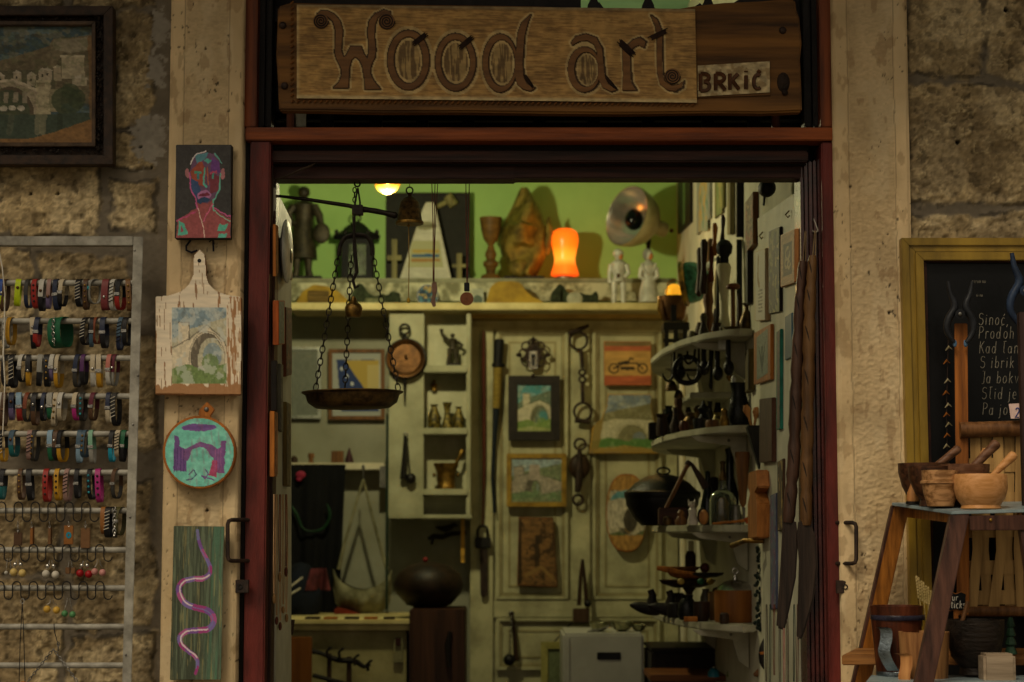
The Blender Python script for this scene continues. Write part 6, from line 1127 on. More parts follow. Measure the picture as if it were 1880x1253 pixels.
# counter
yq = 2.35
zq = P(640, 1138, yq).z
thing('counter', 'cream counter with a moulded edge at the left back', 'counter', [('top', MB().bpx(505, 1138, 758, 1147, yq, .6).bv(.003), CREAM), ('edge_moulding', MB().bpx(507, 1147.5, 756, 1158, yq + .008, .5).bv(.003), CREAM), ('front_panel', MB().bpx(515, 1158.5, 745, 1700, yq + .03, .45), M('counter_front_paint', 'a39a6e', '7f774f', rough=.6, scale=8)), ('switch_plate', MB().bpx(722, 1170, 740, 1218, yq + .018, .01).bv(.003), M('switch_plastic', '8a8462', '6c6748'), [('switch', MB().bpx(726, 1172, 736, 1186, yq + .012, .008).bv(.001), M('dark_red_switch', '3a1a16'))])])
for i, (x, w_) in enumerate(((560, 26), (594, 24), (632, 26), (668, 24), (704, 20))):
    thing('coaster', f'flat brown wooden coaster, {ORD[i]} from the left along the counter edge', 'coaster', [('c', MB().bpx(x, 1134, x + w_, 1138, yq + .02, .05).bv(.001), ORW if i % 2 else DARKW)], 'coasters on the counter', rest=zq)
thing('orange_board', 'plain orange brown wooden board propped at the foot of the left door leaf', 'board', [('b', MB().bpx(523, 1170, 571, 1420, 2.2, .02).bv(.003), M('orange_board_varnish', '8a5420', '643a14', rough=.5, scale=20, stretch=(1, 1, .1)))])
hk = [('rail', MB().tpx(curve([(570, 1196, 5), (590, 1200, 4), (620, 1212, 5), (650, 1214, 5), (668, 1224, 4), (680, 1220, 3)], 4), yq - .02, 8), BLACKW), ('lower_rail', MB().tpx([(574, 1240, 4), (620, 1252, 4), (660, 1262, 4)], yq - .02, 8), BLACKW), ('upright', MB().bpx(600, 1200, 608, 1300, yq - .02, .012), DARKW), ('upright', MB().bpx(636, 1206, 645, 1300, yq - .02, .012), DARKW)]
for x, y in ((602, 1190), (624, 1192), (652, 1204), (676, 1214)): hk.append(('hook', MB().tpx([(x, y + 18, 3), (x - 2, y + 6, 2.6), (x + 4, y, 2.6), (x + 8, y - 1, 2)], yq - .035, 8), BLACKW))
thing('antler_rack', 'dark carved wooden hook rack on the counter front', 'rack', hk)
# white box with bowls
yx = 2.25
zb = P(1105, 1163, yx).z
wb = [('box', MB().bpx(1034, 1163, 1184, 1700, yx, .4).bv(.008), M('white_plastic', 'b4b2a8', '9a988e', rough=.45, bump=.05, scale=4)), ('handle_slot', MB().bpx(1096, 1198, 1140, 1212, yx - .002, .004).bv(.0018), BLACK), ('side_rib', MB().bpx(1042, 1170, 1046, 1600, yx - .003, .006).bv(.001), M('white_plastic'))]
thing('white_box', 'white plastic storage box with a handle slot in front of the back door', 'box', wb)
for cx_, r, lab in ((1100, 17, 'hammered metal bowl, left of three on the white box'), (1142, 19, 'hammered metal bowl in the middle on the white box'), (1173, 13, 'small hammered metal bowl at the right on the white box')):
    k = sc(yx + .1); c = P(cx_, 1163, yx + .1); rr = r * k * 1.05
    thing('metal_bowl', lab, 'bowl', [('b', MB().lathe((c.x, yx + .1, 0), [(rr * .3, 0), (rr * .75, rr * .25), (rr, rr * .75), (rr * 1.03, rr * .95), (rr * .95, rr * .9), (rr * .65, rr * .35), (.001, rr * .12)], 24), M('hammered_metal', 'b8b48c', '5f6450', rough=.25, metal=.9, scale=60, bump=.4))], 'metal bowls on the white box', rest=zb)
thing('ladle', 'short metal spoon lying beside the bowls on the white box', 'spoon', [('s', MB().tpx([(1078, 1161, 1), (1092, 1158, 3), (1098, 1158, 2), (1118, 1150, 1.5)], yx + .05, 8), STEEL)], rest=zb)
p = Pic(40, 50, '6f7a50', 121); p.ell(.75, .7, .16, .14, '6a4a2a'); p.noise(.1)
qpic('small picture in a yellow green frame leaning behind the white box', 'framed_picture', 'picture', 993, 1179, 1085, 1300, 13, M('yellow_green_frame', 'a09a58', '7c763c', rough=.5), p, 2.72)
thing('wooden_chest', 'dark wooden chest standing at the right of the white box', 'chest', [('b', MB().bpx(1198, 1197, 1350, 1700, 2.05, .35).bv(.006), BLACKW), ('lid', MB().bpx(1194, 1240, 1408, 1252, 1.75, .3).bv(.003), wood('reddish_board', '7a4a26', '4d2c15', axis='x')), ('lid_board', MB().bpx(1196, 1190, 1352, 1196.5, 2.04, .36).bv(.002), BLACKW)])
# ================================================================ hanging in the doorway
ysc = .10
CH = M('blackened_chain', '2a221a', '16110c', rough=.45, metal=.7, scale=80)
beam = MB().tpx([(500, 359, 2.5), (560, 366, 3.4), (640, 378, 4), (664, 384, 4.5), (668, 385, 6), (676, 386, 5), (690, 388, 5.5), (705, 391, 5), (726, 396, 6.5), (730, 397, 3)], ysc, 10)
sp_ = [('beam', beam, CH), ('hanger', MB().tpx([(657, 345, 2), (652, 372, 2.2), (652, 398, 2)], ysc - .008, 6).tpx([(657, 345, 2), (661, 372, 2.2), (660, 398, 2)], ysc - .008, 6).bpx(646, 376, 666, 394, ysc - .012, .02).bv(.001), CH), ('top_hook', ringt(656, 338, 5, 1.6, ysc), CH)]
yoke = curve([(622, 470, 0), (626, 448, 0), (636, 435, 0), (655, 431, 0), (674, 435, 0), (683, 452, 0), (684, 470, 0)], 4)
sp_ += [('yoke', MB().tpx([(x, y, 4) for x, y, _ in yoke], ysc, 8), CH), ('swivel', MB().tpx([(650, 398, 3), (650, 430, 3), (652, 470, 4), (655, 500, 3.4), (648, 515, 3), (652, 530, 3), (658, 525, 3)], ysc - .006, 8), CH), ('counterweight', MB().lpx(649, ysc, [(12, 583), (15, 578), (16.5, 566), (13, 559), (7, 555), (5, 549), (3, 545)], 20), BRASS)]
pk = ysc
pan_c = P(647, 722, pk); rpan = 93.5 * sc(pk)
pan_m = cone(MB(), P(647, 720, pk), Vector((.012, 0, -1)), [(rpan, 0), (rpan, .002), (rpan * .93, .006), (rpan * .88, .022), (rpan * .74, .033), (.001, .036), (.001, .034), (rpan * .73, .031), (rpan * .86, .02), (rpan * .93, .003), (rpan, 0)], 40)
sp_.append(('pan', pan_m, DBRASS))
e = rpan * .93
for (x0, y0), (x1, dy_) in (((622, 465), (581, -.02)), ((684, 465), (732, -.01)), ((645, 470), (633, .085))):
    a, b = P(x0, y0, pk), P(x1, 718, pk); b.y += dy_
    if dy_ > .05: b = P(x1, 714, pk + dy_)
    sp_.append(('chain', chainp(a, b, 15 * sc(pk), .00135), CH))
sp_.append(('chain', chainp(P(651, 398, pk), P(651, 345, pk), .012, .0013), CH))
thing('hanging_scale', 'old iron steelyard with a dark brass pan hanging on chains in the doorway', 'scale', sp_)
yb2 = .12
bell = [(25, 411), (25.5, 408), (23, 404), (20, 385), (17, 372), (10, 364), (4, 361), (3, 355)]
thing('brass_bell', 'small ornate brass bell hanging from the door head with a string', 'bell', [('body', MB().lpx(752, yb2, bell + [(1, 354)] , 26), M('relief_brass', '6f5426', '2c1f0e', rough=.4, metal=.7, scale=110, bump=1.0)), ('rim', MB().lpx(752, yb2, [(25.6, 412), (26.2, 410), (25.6, 407), (24, 406)], 26), BRASS), ('loop', ringt(752, 350, 6, 1.4, yb2), CH), ('cord', MB().tpx([(752, 300, .7), (752, 345, .7)], yb2, 5), DARKW), ('pull_string', MB().tpx([(750, 412, .9), (751, 480, .9), (750, 548, .9)], yb2, 5), M('straw_string', '9a7a3a', '6a5226')), ('bead', MB().opx(750, 552, 3.5, 5, yb2), M('yellow_bead', 'b8942a', '8a6c1a')), ('knot', MB().opx(750, 415, 3, 2.5, yb2), M('straw_string'))])
RS = M('red_brown_string', '6a3524', '432116')
thing('stick_necklace', 'red brown strings with a flat driftwood pendant hanging in the doorway', 'necklace', [('cord', MB().tpx([(792, 310, .9), (795, 420, .9), (795, 520, .9)], yb2, 5).tpx([(799, 310, .9), (797, 430, .9), (797, 520, .9)], yb2, 5).tpx([(805, 310, .8), (800, 400, .8), (796, 515, .8)], yb2 + .004, 5), RS), ('pendant', MB().ppx([(792, 520), (801, 517), (803, 530), (799, 548), (800, 562), (795, 564), (791, 555), (794, 540)], yb2 - .003, .006).bv(.001), M('grey_driftwood', '8a6a56', '5f4638', rough=.7))])
thing('disc_necklace', 'red brown cord with a round copper coloured disc pendant', 'necklace', [('cord', MB().tpx([(855, 310, .9), (856, 420, .9), (857, 524, .9)], yb2, 5).tpx([(862, 310, .9), (860, 420, .9), (858, 524, .9)], yb2, 5), RS), ('bail', MB().bpx(852, 519, 862, 535, yb2 - .004, .008).bv(.001), BLACK), ('pendant', MB().tube([P(857, 549, yb2 - .004), P(857, 549, yb2 + .002)], 12.5 * sc(yb2), 24), M('disc_wood', '8a5636', '5e3822', rough=.5))])
thing('cable', 'loose dark cable drooping under the left corner of the door head', 'cable', [('c', MB().tpx(curve([(504, 330, 2), (525, 324, 2), (552, 312, 2), (570, 305, 2), (590, 292, 1.6), (598, 288, 1.4)], 4), .035, 6), M('dark_cable', '3a2c1c', '241a10'))])

# ================================================================ slabs on the door leaves (thin things on a wall that runs into the room)
def slab(pts, x, t, side): return MB().prism([PX(a, b, x) for a, b in pts], (side * t, 0, 0))
def face(x0, t0, b0, x1, t1, b1, x, pic, gain=.8):  # left column, right column
    return MB().canvas(PX(x0, t0, x), PX(x1, t1, x), PX(x0, b0, x), pic, gain)
XL, XRR, XW = -.492, .605, .62
LEAFW = M('leaf_white_paint', 'b9b6a2', '9b9883', rough=.6, scale=7, bump=.1)
thing('left_door_leaf', 'white painted door leaf folded back inside on the left', 'door', [('leaf', slab([(506, 345), (535, 405), (535, 1420), (506, 1600)], XL, .03, -1), LEAFW)])
def lslab(nm, lab, cat, x0, t0, b0, x1, t1, b1, t, mat, pic=None, extra=()):
    t *= .55; x0 += t / sc(.1) * .8
    if pic is None: pic = Pic(16, 60, {'amber_board': '9a6030'}.get(mat.name, '6a4a2a'), len(lab)); pic.a[:] = np.array(mat.node_tree.nodes['Color Ramp'].color_ramp.elements[1].color[:3]) ** .4545; pic.noise(.3, (7, 22)); pic.blot('3a2c1c', .6, (5, 14), 3, .5)
    pr = [('board', slab([(x0, t0), (x1, t1), (x1, b1), (x0, b0)], XL + t, t, -1).bv(.001), mat)]
    if pic is not None: pr.append(('face', face(x0 + 1, t0 + 2, b0 - 2, x1 - 1, t1 + 2, b1 - 2, XL + t + .0008, pic), CANVAS))
    return thing(nm, lab, cat, pr + list(extra))
lslab('wooden_plaque', 'amber wooden plaque highest on the left door leaf behind a plate', 'plaque', 502, 412, 508, 511, 415, 502, .012, ORW)
pc2 = PX(516, 462, XL) + Vector((.012, 0, 0))
thing('oval_plate', 'oval pewter plate hung high on the left door leaf', 'plate', [('dish', MB().ball(pc2, (.010, .085, .068), 20), POLY), ('boss', MB().ball(pc2 + Vector((.009, 0, -.01)), (.004, .02, .016), 12), STEEL)])
lslab('wooden_plaque', 'brown wooden plaque just inside the oval plate', 'plaque', 524, 432, 512, 537, 436, 515, .02, MIDW)
p = Pic(20, 40, '6f7460', 131); p.noise(.2)
lslab('framed_picture', 'little picture in an orange wooden frame on the left door leaf', 'picture', 503, 552, 634, 523, 552, 632, .022, wood('orange_frame_wood', 'a4501e', '6c3212'), p)
lslab('wooden_board', 'narrow red brown board hanging behind the orange framed picture', 'board', 519, 564, 692, 536, 566, 688, .016, wood('red_board', '6a3a1c', '3f2110'))
lslab('wooden_board', 'dark grey weathered board below the orange framed picture', 'board', 500, 662, 754, 509, 664, 756, .022, BLACKW)
lslab('wooden_board', 'grey green weathered board beside the dark grey one', 'board', 510, 668, 790, 520, 670, 794, .014, wood('grey_board', '6e6a58', '46443a'))
lslab('wooden_board', 'long olive brown board low on the left door leaf', 'board', 520, 738, 892, 534, 742, 894, .016, wood('olive_board', '6c5a2c', '40351a'))
lslab('wooden_board', 'amber orange board lowest on the left door leaf', 'board', 497, 755, 876, 510, 758, 872, .018, ORW)
def necklaces(lab, xs, top, bots, xp, dx, mats, pend):
    pr = []
    for i, x in enumerate(xs):
        b = bots[i % len(bots)]; c = MB()
        for s_ in (-1, 1):
            q = [PX(x + s_ * (.8 + 1.2 * t * (1 - t) * 2) + .5 * math.sin(i + t * 5), top + (b - top) * t, xp) + Vector((dx * (1 + .3 * (i % 3)), 0, 0)) for t in np.linspace(0, 1, 7)]
            c.tube(q, .0009, 5)
        pr.append(('cord', c, mats[i % len(mats)]))
        if pend: pr.append(('pendant', MB().ball(PX(x, b + 10, xp) + Vector((dx * (1 + .3 * (i % 3)), 0, 0)), (.004, .008, random.uniform(.008, .014)), 8), pend[i % len(pend)]))
    return pr
BONE = M('pale_wood_pendant', 'a88458', '7a5a36')
pr = necklaces('', [498, 501, 505, 509, 513, 517, 521], 908, [1090, 1130, 1050, 1140, 1110, 1040, 1125], XL, .006, [M('pale_cord', 'c8a078', '9a7652'), M('tan_cord', 'b08a60', '80623f'), RS], [BONE, RS])
for i in range(0, len(pr), 2):
    thing('cord_necklace', f'thin cord necklace with a small wooden pendant, {ORD[i // 2]} of the row on the left leaf', 'necklace', pr[i:i + 2], 'cord necklaces on the left door leaf')
thing('wooden_cup', 'dark little wooden cup hanging at the end of the left door leaf', 'cup', [('c', MB().lpx(529, .42, [(8, 1166), (10, 1160), (12, 1138), (9, 1138), (6, 1156)], 16), DARKW)])

# ---- right leaf
thing('right_door_leaf', 'white painted door leaf with a brass lever folded back on the right', 'door', [('leaf', slab([(1391, 402), (1468, 349), (1468, 1560), (1406, 1440), (1400, 1000)], XRR, .03, 1), LEAFW), ('lever', MB().tube([PX(1403, 993, XRR), PX(1401, 993, XRR) + Vector((-.045, 0, 0)), PX(1398, 995, XRR) + Vector((-.05, .01, -.002))], [.007, .006, .005], 10).tube([PX(1400, 994, XRR) + Vector((-.045, 0, 0)), PX(1395, 998, XRR) + Vector((-.062, .05, -.006))], [.006, .007], 10), BRASS)])
def rslab(nm, lab, cat, x0, t0, b0, x1, t1, b1, t, mat, pic=None, extra=(), x=XRR, frame=0, fmat=None):
    t *= .36; x1 -= t / sc(.3) * .8
    pr = [('board', slab([(x0, t0), (x1, t1), (x1, b1), (x0, b0)], x - t, t, 1).bv(.0012), mat)]
    if pic is not None:
        f = frame or 1; pr.append(('face', face(x0 + f, t0 + f * 1.6, b0 - f * 1.6, x1 - f, t1 + f * 1.6, b1 - f * 1.6, x - t - .0008, pic), CANVAS))
    return thing(nm, lab, cat, pr + list(extra))
p = Pic(30, 80, '3c4238', 141, .02); p.blot('7a7a3c', .55, (5, 9), 2, .9); p.blot('b0a060', .64, (6, 14), 4, .9); p.line([(.5, .2), (.6, 1)], .03, '2a3a3a'); p.noise(.15)
rslab('flower_painting', 'tall dark flower painting on the right door leaf behind the carved tile', 'painting', 1411, 425, 577, 1436, 416, 571, .02, BLACKW, p)
p = Pic(40, 60, 'b08450', 143, .006); p.noise(.12, (5, 40)); p.rect(.16, .2, .84, .82, '2f261c'); p.rect(.24, .26, .76, .76, '4a3a26')
for cx_, cy_, rx in ((.5, .4, .16), (.42, .58, .12), (.6, .62, .1)): p.line([(cx_ + rx * math.cos(t), cy_ + rx * .7 * math.sin(t)) for t in np.linspace(0, 5, 14)], .03, 'b09a64')
rslab('carved_tile', 'pale wooden tile with a dark carved ornament square on the right door leaf', 'plaque', 1433, 432, 528, 1465, 420, 518, .026, LIGHTW, p)
p = Pic(30, 70, 'cfcab8', 145, .004); p.line([(.3, .1), (.25, .4), (.4, .5)], .06, '9a7a3a')
for k in range(7): p.line([(.3, .58 + k * .05), (.75, .57 + k * .05)], .012, '7a766a')
rslab('lettered_plaque', 'white lettered wooden panel with an orange edge on the right door leaf', 'panel', 1386, 462, 590, 1413, 456, 588, .034, wood('white_panel_edge', 'b8a484', '9a7a4c'), p)
p = Pic(40, 60, '7a8270', 147, .01); p.poly([(.5, .95), (.15, .2), (.45, .55)], '2c382a'); p.poly([(.5, .95), (.85, .15), (.55, .55)], '2c382a'); p.poly([(.5, .95), (.42, .3), (.58, .3)], '39452f'); p.noise(.1)
rslab('framed_leaf', 'pressed dark leaf in an orange wooden frame on the right door leaf', 'picture', 1384, 612, 707, 1420, 595, 697, .024, ORW, p, frame=5)
rslab('carved_plank', 'dark red brown carved plank below the leaf picture', 'plank', 1394, 733, 850, 1424, 730, 848, .03, wood('carved_red_brown', '4f3020', '2d190f', bump=.8, scale=90))
p = Pic(20, 90, '5a4c46', 149); p.noise(.2, (6, 30)); p.blot('8a5a4a', .6, (5, 20), 3, .7)
rslab('painted_plank', 'upright grey brown slat with a bright teal edge on the right door leaf', 'plank', 1425, 610, 790, 1437, 604, 788, .02, M('teal_paint', '1a6a58', '124a3e', rough=.5), p)
rslab('blue_plank', 'short blue grey slat high beside the carved paddles', 'plank', 1441, 582, 662, 1456, 574, 656, .012, wood('blue_stain', '3f5a68', '2a3d48'))
vi = MB().prism([PX(a, b, XRR) for a, b in [(1396, 868), (1412, 863), (1414, 895), (1409, 905), (1414, 925), (1413, 988), (1396, 992), (1395, 925), (1399, 907), (1395, 895)]], (-.03, 0, 0)).bv(.003)
thing('wooden_figure', 'amber wooden waisted figure board on the right door leaf', 'figure', [('b', vi, wood('amber_board', 'a86c34', '7a4a20'))])
p = Pic(20, 90, '5a6478', 151); p.blot('7a4a6a', .55, (4, 20), 3, .8); p.blot('a8a8a8', .64, (5, 20), 5, .6)
rslab('violet_plank', 'long blue violet painted slat below the amber figure board', 'plank', 1414, 910, 1120, 1428, 905, 1118, .014, wood('violet_stain', '454b60', '2c3040'), p)
p = Pic(20, 60, '4a3a26', 153); p.blot('a8883a', .55, (6, 8), 3, .9); p.noise(.2)
rslab('yellow_painting', 'dark panel with yellow straw painting behind the left paddle', 'painting', 1427, 848, 976, 1441, 842, 974, .016, DARKW, p)
for x, y in ((1403, 431), (1452, 392)):
    thing('wall_hook', 'small brass hook ' + ('near the white lettered panel' if x < 1420 else 'highest on the bare part of the right door leaf'), 'hook', [('h', MB().tube([PX(x, y - 5, XRR) + Vector((-.003, 0, 0)), PX(x, y + 3, XRR) + Vector((-.012, 0, 0)), PX(x, y + 8, XRR) + Vector((-.006, 0, 0)), PX(x, y + 4, XRR) + Vector((-.003, 0, 0))], .0018, 6), BRASS)])
# carved wooden paddles
def paddle(lab, axis_pts, blade, y, seg, mat, bmat_, hook):
    pr = []; mb = MB(); pts = []; rs = []
    n = len(axis_pts) - 1
    for k in range(seg * 5 + 1):
        t = k / (seg * 5) * n; i = min(n - 1, int(t)); f = t - i
        a, b = axis_pts[i], axis_pts[i + 1]; pts.append(P(a[0] + (b[0] - a[0]) * f, a[1] + (b[1] - a[1]) * f, y)); r = a[2] + (b[2] - a[2]) * f
        rs.append(r * sc(y) * (.80 if k % 5 == 0 else (1.02 if k % 5 in (1, 4) else .97)))
    mb.tube(pts, rs, 12)
    nts = []; rr = random.Random(len(lab))
    for s_ in range(seg):
        t = (s_ + .3) / seg * n; i = min(n - 1, int(t)); f = t - i; a, b = axis_pts[i], axis_pts[i + 1]; cx_, cy_, r = a[0] + (b[0] - a[0]) * f, a[1] + (b[1] - a[1]) * f, a[2] + (b[2] - a[2]) * f
        nt_ = MB(); nts.append(('carved_notch', nt_, BLACKW))
        for j in range(1): nt_.tpx([(cx_ - r * .6 + j * r * .35, cy_ - 5 + j * 9, .6), (cx_ - r * .3 + j * r * .35, cy_ + 8 + j * 9, 1.3), (cx_ - .0 + j * r * .35, cy_ + 22 + j * 9, .6)], y - r * sc(y) * .93, 5)
    pr += [('shaft', mb, mat, nts), ('blade', MB().ppx(blade, y - .006, .014).bv(.004), bmat_), ('cord', MB().tpx([hook, (axis_pts[0][0], axis_pts[0][1] + 4, 1)], y, 6).tpx([(hook[0] + 2, hook[1], 1), (axis_pts[0][0] + 5, axis_pts[0][1] + 4, 1)], y, 6), M('jute_cord', '8a7452', '5f4e36'))]
    return thing('carved_paddle', lab, 'paddle', pr)
SH1 = wood('carved_shaft_dark', '4e3527', '291a12', scale=50, rough=.5); SH2 = wood('carved_shaft_light', '73532f', '3f2a16', scale=45, rough=.5); BL = wood('blade_wood', '3a2d24', '1a1410', scale=45, rough=.45)
paddle('darker carved wooden paddle with a straight blade, hanging left of its pair', [(1474, 480, 8), (1467, 560, 10), (1462, 700, 12), (1457, 850, 12), (1447, 960, 12)], [(1438, 948), (1462, 955), (1466, 990), (1462, 1060), (1450, 1120), (1441, 1158), (1426, 1153), (1432, 1070), (1436, 1000)], .03, 6, SH1, BL, (1478, 425, 1))
paddle('lighter carved wooden paddle with a curved blade, hanging at the door edge', [(1492, 470, 8), (1487, 560, 12), (1484, 700, 12.5), (1481, 850, 12), (1480, 965, 11)], [(1467, 955), (1486, 952), (1499, 990), (1502, 1040), (1495, 1100), (1478, 1160), (1470, 1178), (1463, 1172), (1466, 1100), (1468, 1030), (1464, 985)], .018, 7, SH2, BL, (1496, 424, 1))
thing('shutter_hook', 'pale bent wire hook holding the paddles at the folding shutter', 'hook', [('h', MB().tpx([(1494, 402, 1.2), (1499, 416, 1.2), (1502, 424, 1.2), (1497, 428, 1.2), (1492, 424, 1.2)], .035, 6), CHALK)])
pr = necklaces('', [1412, 1420, 1429, 1437, 1446, 1454, 1463, 1471], 1110, [1252, 1300, 1240, 1320, 1290, 1330], XRR, -.006, [DARKW, M('green_cord', '24382e', '16241d'), RS, BLACK, M('pink_cord', 'a86a64', '7a4844')], None)
for i, q in enumerate(pr): thing('cord_necklace', f'thin hanging cord, {ORD[i]} from left in the row low on the right leaf', 'necklace', [q], 'cords on the right door leaf')

# ================================================================ right side wall, high up: pictures and hung things
p = Pic(20, 40, '5a7a3c', 161); p.noise(.1)
def wslab(*a, **k): return rslab(*a, x=XW, **k)
wslab('framed_print', 'dark framed green picture in the far upper right corner', 'picture', 1244, 250, 430, 1274, 240, 408, .03, BLACKW, p, frame=9)
p = Pic(30, 50, '9aa088', 163, .02); p.blot('c89a3a', .52, (5, 8), 3, .9); p.blot('5a8a7a', .6, (6, 9), 6, .8)
wslab('framed_print', 'colourful yellow and green print in a pale grey frame on the right wall', 'picture', 1279, 240, 432, 1309, 230, 400, .025, M('pale_grey_frame', '8f9188', '6f716a'), p, frame=4)
p = Pic(20, 40, '7a8a4a', 165, .02); p.blot('b0a04a', .55, (5, 8), 3, .9)
wslab('framed_print', 'yellow green print in an olive frame right of the pale grey one', 'picture', 1312, 230, 402, 1334, 220, 380, .025, M('olive_frame', '74703a', '4f4c26'), p, frame=3)
wslab('carved_board', 'tall weathered pale carved board with a red streak on the right wall', 'board', 1335, 240, 432, 1350, 240, 430, .04, wood('weathered_pale', '8a8058', '5a5236', bump=.6))
wslab('black_board', 'tall black panel between the weathered board and the brown map', 'panel', 1351, 240, 436, 1365, 240, 436, .05, BLACK)
p = Pic(40, 70, '8a7040', 167, .01); p.noise(.25, (10, 12)); p.blot('a8562a', .56, (3, 5), 8, .8); vl = fbm(p.U * 20, p.V * 30, 4, 3); p.put(np.clip((vl - .58) / .04, 0, 1), '3f3018', .7)
wslab('brown_map', 'brown patterned board with a rusty corner on the right wall', 'board', 1368, 372, 466, 1392, 352, 448, .04, MIDW, p)
thing('black_hat', 'round black cap hanging high beside the right door leaf', 'hat', [('crown', MB().ball(PX(1408, 346, .57), (.02, .035, .02), 16), BLACK), ('strap', MB().tpx([(1404, 356, 3), (1402, 378, 2)], .72, 8), BLACK)])
thing('iron_key', 'old iron key hanging by its ring on the patterned board', 'key', [('ring', ringt(1389, 361, 6, 2, .95), IRON), ('stem', MB().tpx([(1395, 361, 2), (1404, 361, 2)], .95, 6), IRON)])
for i, (x, y0, y1, r, mt, lab) in enumerate(((1292, 440, 540, 8, DARKW, 'dark carved tool with a flared end hanging on the right wall'), (1312, 410, 470, 6, ORW, 'orange wooden handle hanging on the right wall'), (1327, 395, 450, 5, DARKW, 'slim dark wooden tool hanging beside the orange handle'), (1306, 452, 520, 6, wood('red_wood', '6a3218', '42200f'), 'red brown wooden tool hanging above the teal shade'))):
    thing('hanging_tool', lab, 'tool', [('t', MB().tpx([(x, y0, r * .5), (x + 1, y0 + 8, r * .9), (x, (y0 + y1) / 2, r * .6), (x - 1, y1 - 8, r), (x, y1, r * .7)], 1.25, 10), mt)])
ytl = 1.9
tc_ = P(1292, 515, ytl)
TEAL = M('mottled_teal', '3f7a68', '1d4438', rough=.35, scale=50, bump=.3, cont=(.4, .6))
thing('teal_shade', 'mottled teal glass lamp shade with a brass ring lying on its side', 'shade', [('shade', cone(MB(), P(1262, 520, ytl), Vector((.9, -.2, .12)), [(.062, 0), (.064, .006), (.06, .03), (.045, .055), (.02, .072), (.001, .075)], 26), TEAL), ('ring', MB().add(*(lambda m: (m.v, m.f))(cone(MB(), P(1252, 522, ytl), Vector((.9, -.2, .12)), [(.055, 0), (.068, 0), (.07, .01), (.062, .016), (.055, 0)], 26))), BRASS), ('fluted_tip', MB().tpx([(1291, 498, 3), (1299, 488, 4.5), (1310, 478, 3.5), (1318, 472, 1)], ytl - .05, 8), POLY)])
yl2 = 2.05
lb = P(1236, 552, yl2)
thing('brass_lamp', 'copper lantern bowl with glowing yellow glass at the right end of the long shelf', 'lamp', [('bowl', MB().lpx(1236, yl2, [(18, 590), (22, 585), (26, 560), (29, 545), (26, 545), (22, 575), (2, 582)], 24), COPPER), ('glowing_glass', MB().opx(1238, 538, 17, 17, yl2), M('glowing_amber_glass', 'c88a20', 'a06010', rough=.2, emit='ffae28', es=.55)), ('handle', MB().tpx([(1210, 550, 2), (1209, 570, 3), (1216, 588, 2)], yl2 - .03, 8), BRASS), ('clasp', MB().bpx(1232, 560, 1242, 590, yl2 - .065, .01).bv(.001), BLACK), ('cage', MB().tpx([(1222, 545, 1), (1226, 520, 1), (1238, 512, 1), (1250, 522, 1), (1254, 545, 1)], yl2 - .03, 6), BRASS)])
point('brass_lamp_light', P(1222, 545, yl2) + Vector((-.10, .16, .03)), .65, (1, .55, .15), .03)
st2 = MB().bpx(1218, 592, 1266, 606, yl2 - .05, .1); 
for x in (1220, 1237, 1254): st2.bpx(x, 606, x + 8, 645, yl2 - .05, .012)
st2.bpx(1218, 622, 1264, 629, yl2 - .049, .012)
thing('iron_stand', 'black openwork iron stand under the copper lantern', 'stand', [('s', st2.bv(.001), IRON)])
# ---- quarter round corner shelves
def shelfz(py): return PX(1386, py, XW).z
WSH = M('white_shelf_paint', 'aeaa96', '86826e', rough=.5, scale=8, bump=.08)
plan = [(XW - .002, 1.00), (.585, .99), (.55, 1.02), (.50, 1.12), (.455, 1.30), (.425, 1.55), (.415, 1.85), (.44, 2.15), (.50, 2.40), (XW - .002, 2.55)]
SHZ = {}
for py, lab in ((602, 'highest white quarter round shelf, hung with iron hooks'), (781, 'white quarter round shelf crowded with dark bottles'), (964, 'white quarter round shelf carrying the big black kettle'), (1146, 'lowest white quarter round shelf with plates and a wooden tub')):
    z = shelfz(py); SHZ[py] = z
    pl_ = [(x, y) for x, y in plan]
    b_ = MB().prism([(x, y, z - .019) for x, y in pl_], (0, 0, .019)).bv(.003)
    brks = []
    for yy in (1.16, 2.0): brks.append(MB().prism([(XW - .003, yy, z - .020), (XW - .15, yy, z - .020), (XW - .13, yy, z - .034), (XW - .045, yy, z - .045), (XW - .03, yy, z - .10), (XW - .003, yy, z - .12)], (0, .018, 0)).bv(.001))
    thing('corner_shelf', lab, 'shelf', [('board', b_, WSH), ('bracket', brks[1], WSH), ('bracket', brks[0], WSH, [('screw', MB().ball((XW - .05, 1.158, z - .032), .004, 8), STEEL)])])
thing('heating_pipe', 'thin white pipe running up the right wall behind the shelves', 'pipe', [('p', MB().tube([(.575, 2.62, .03), (.575, 2.62, shelfz(602) + .05)], .012, 10), WHITE)])
zA, zB2, zC, zD = SHZ[602] + .0005, SHZ[781] + .0005, SHZ[964] + .0005, SHZ[1146] + .0005
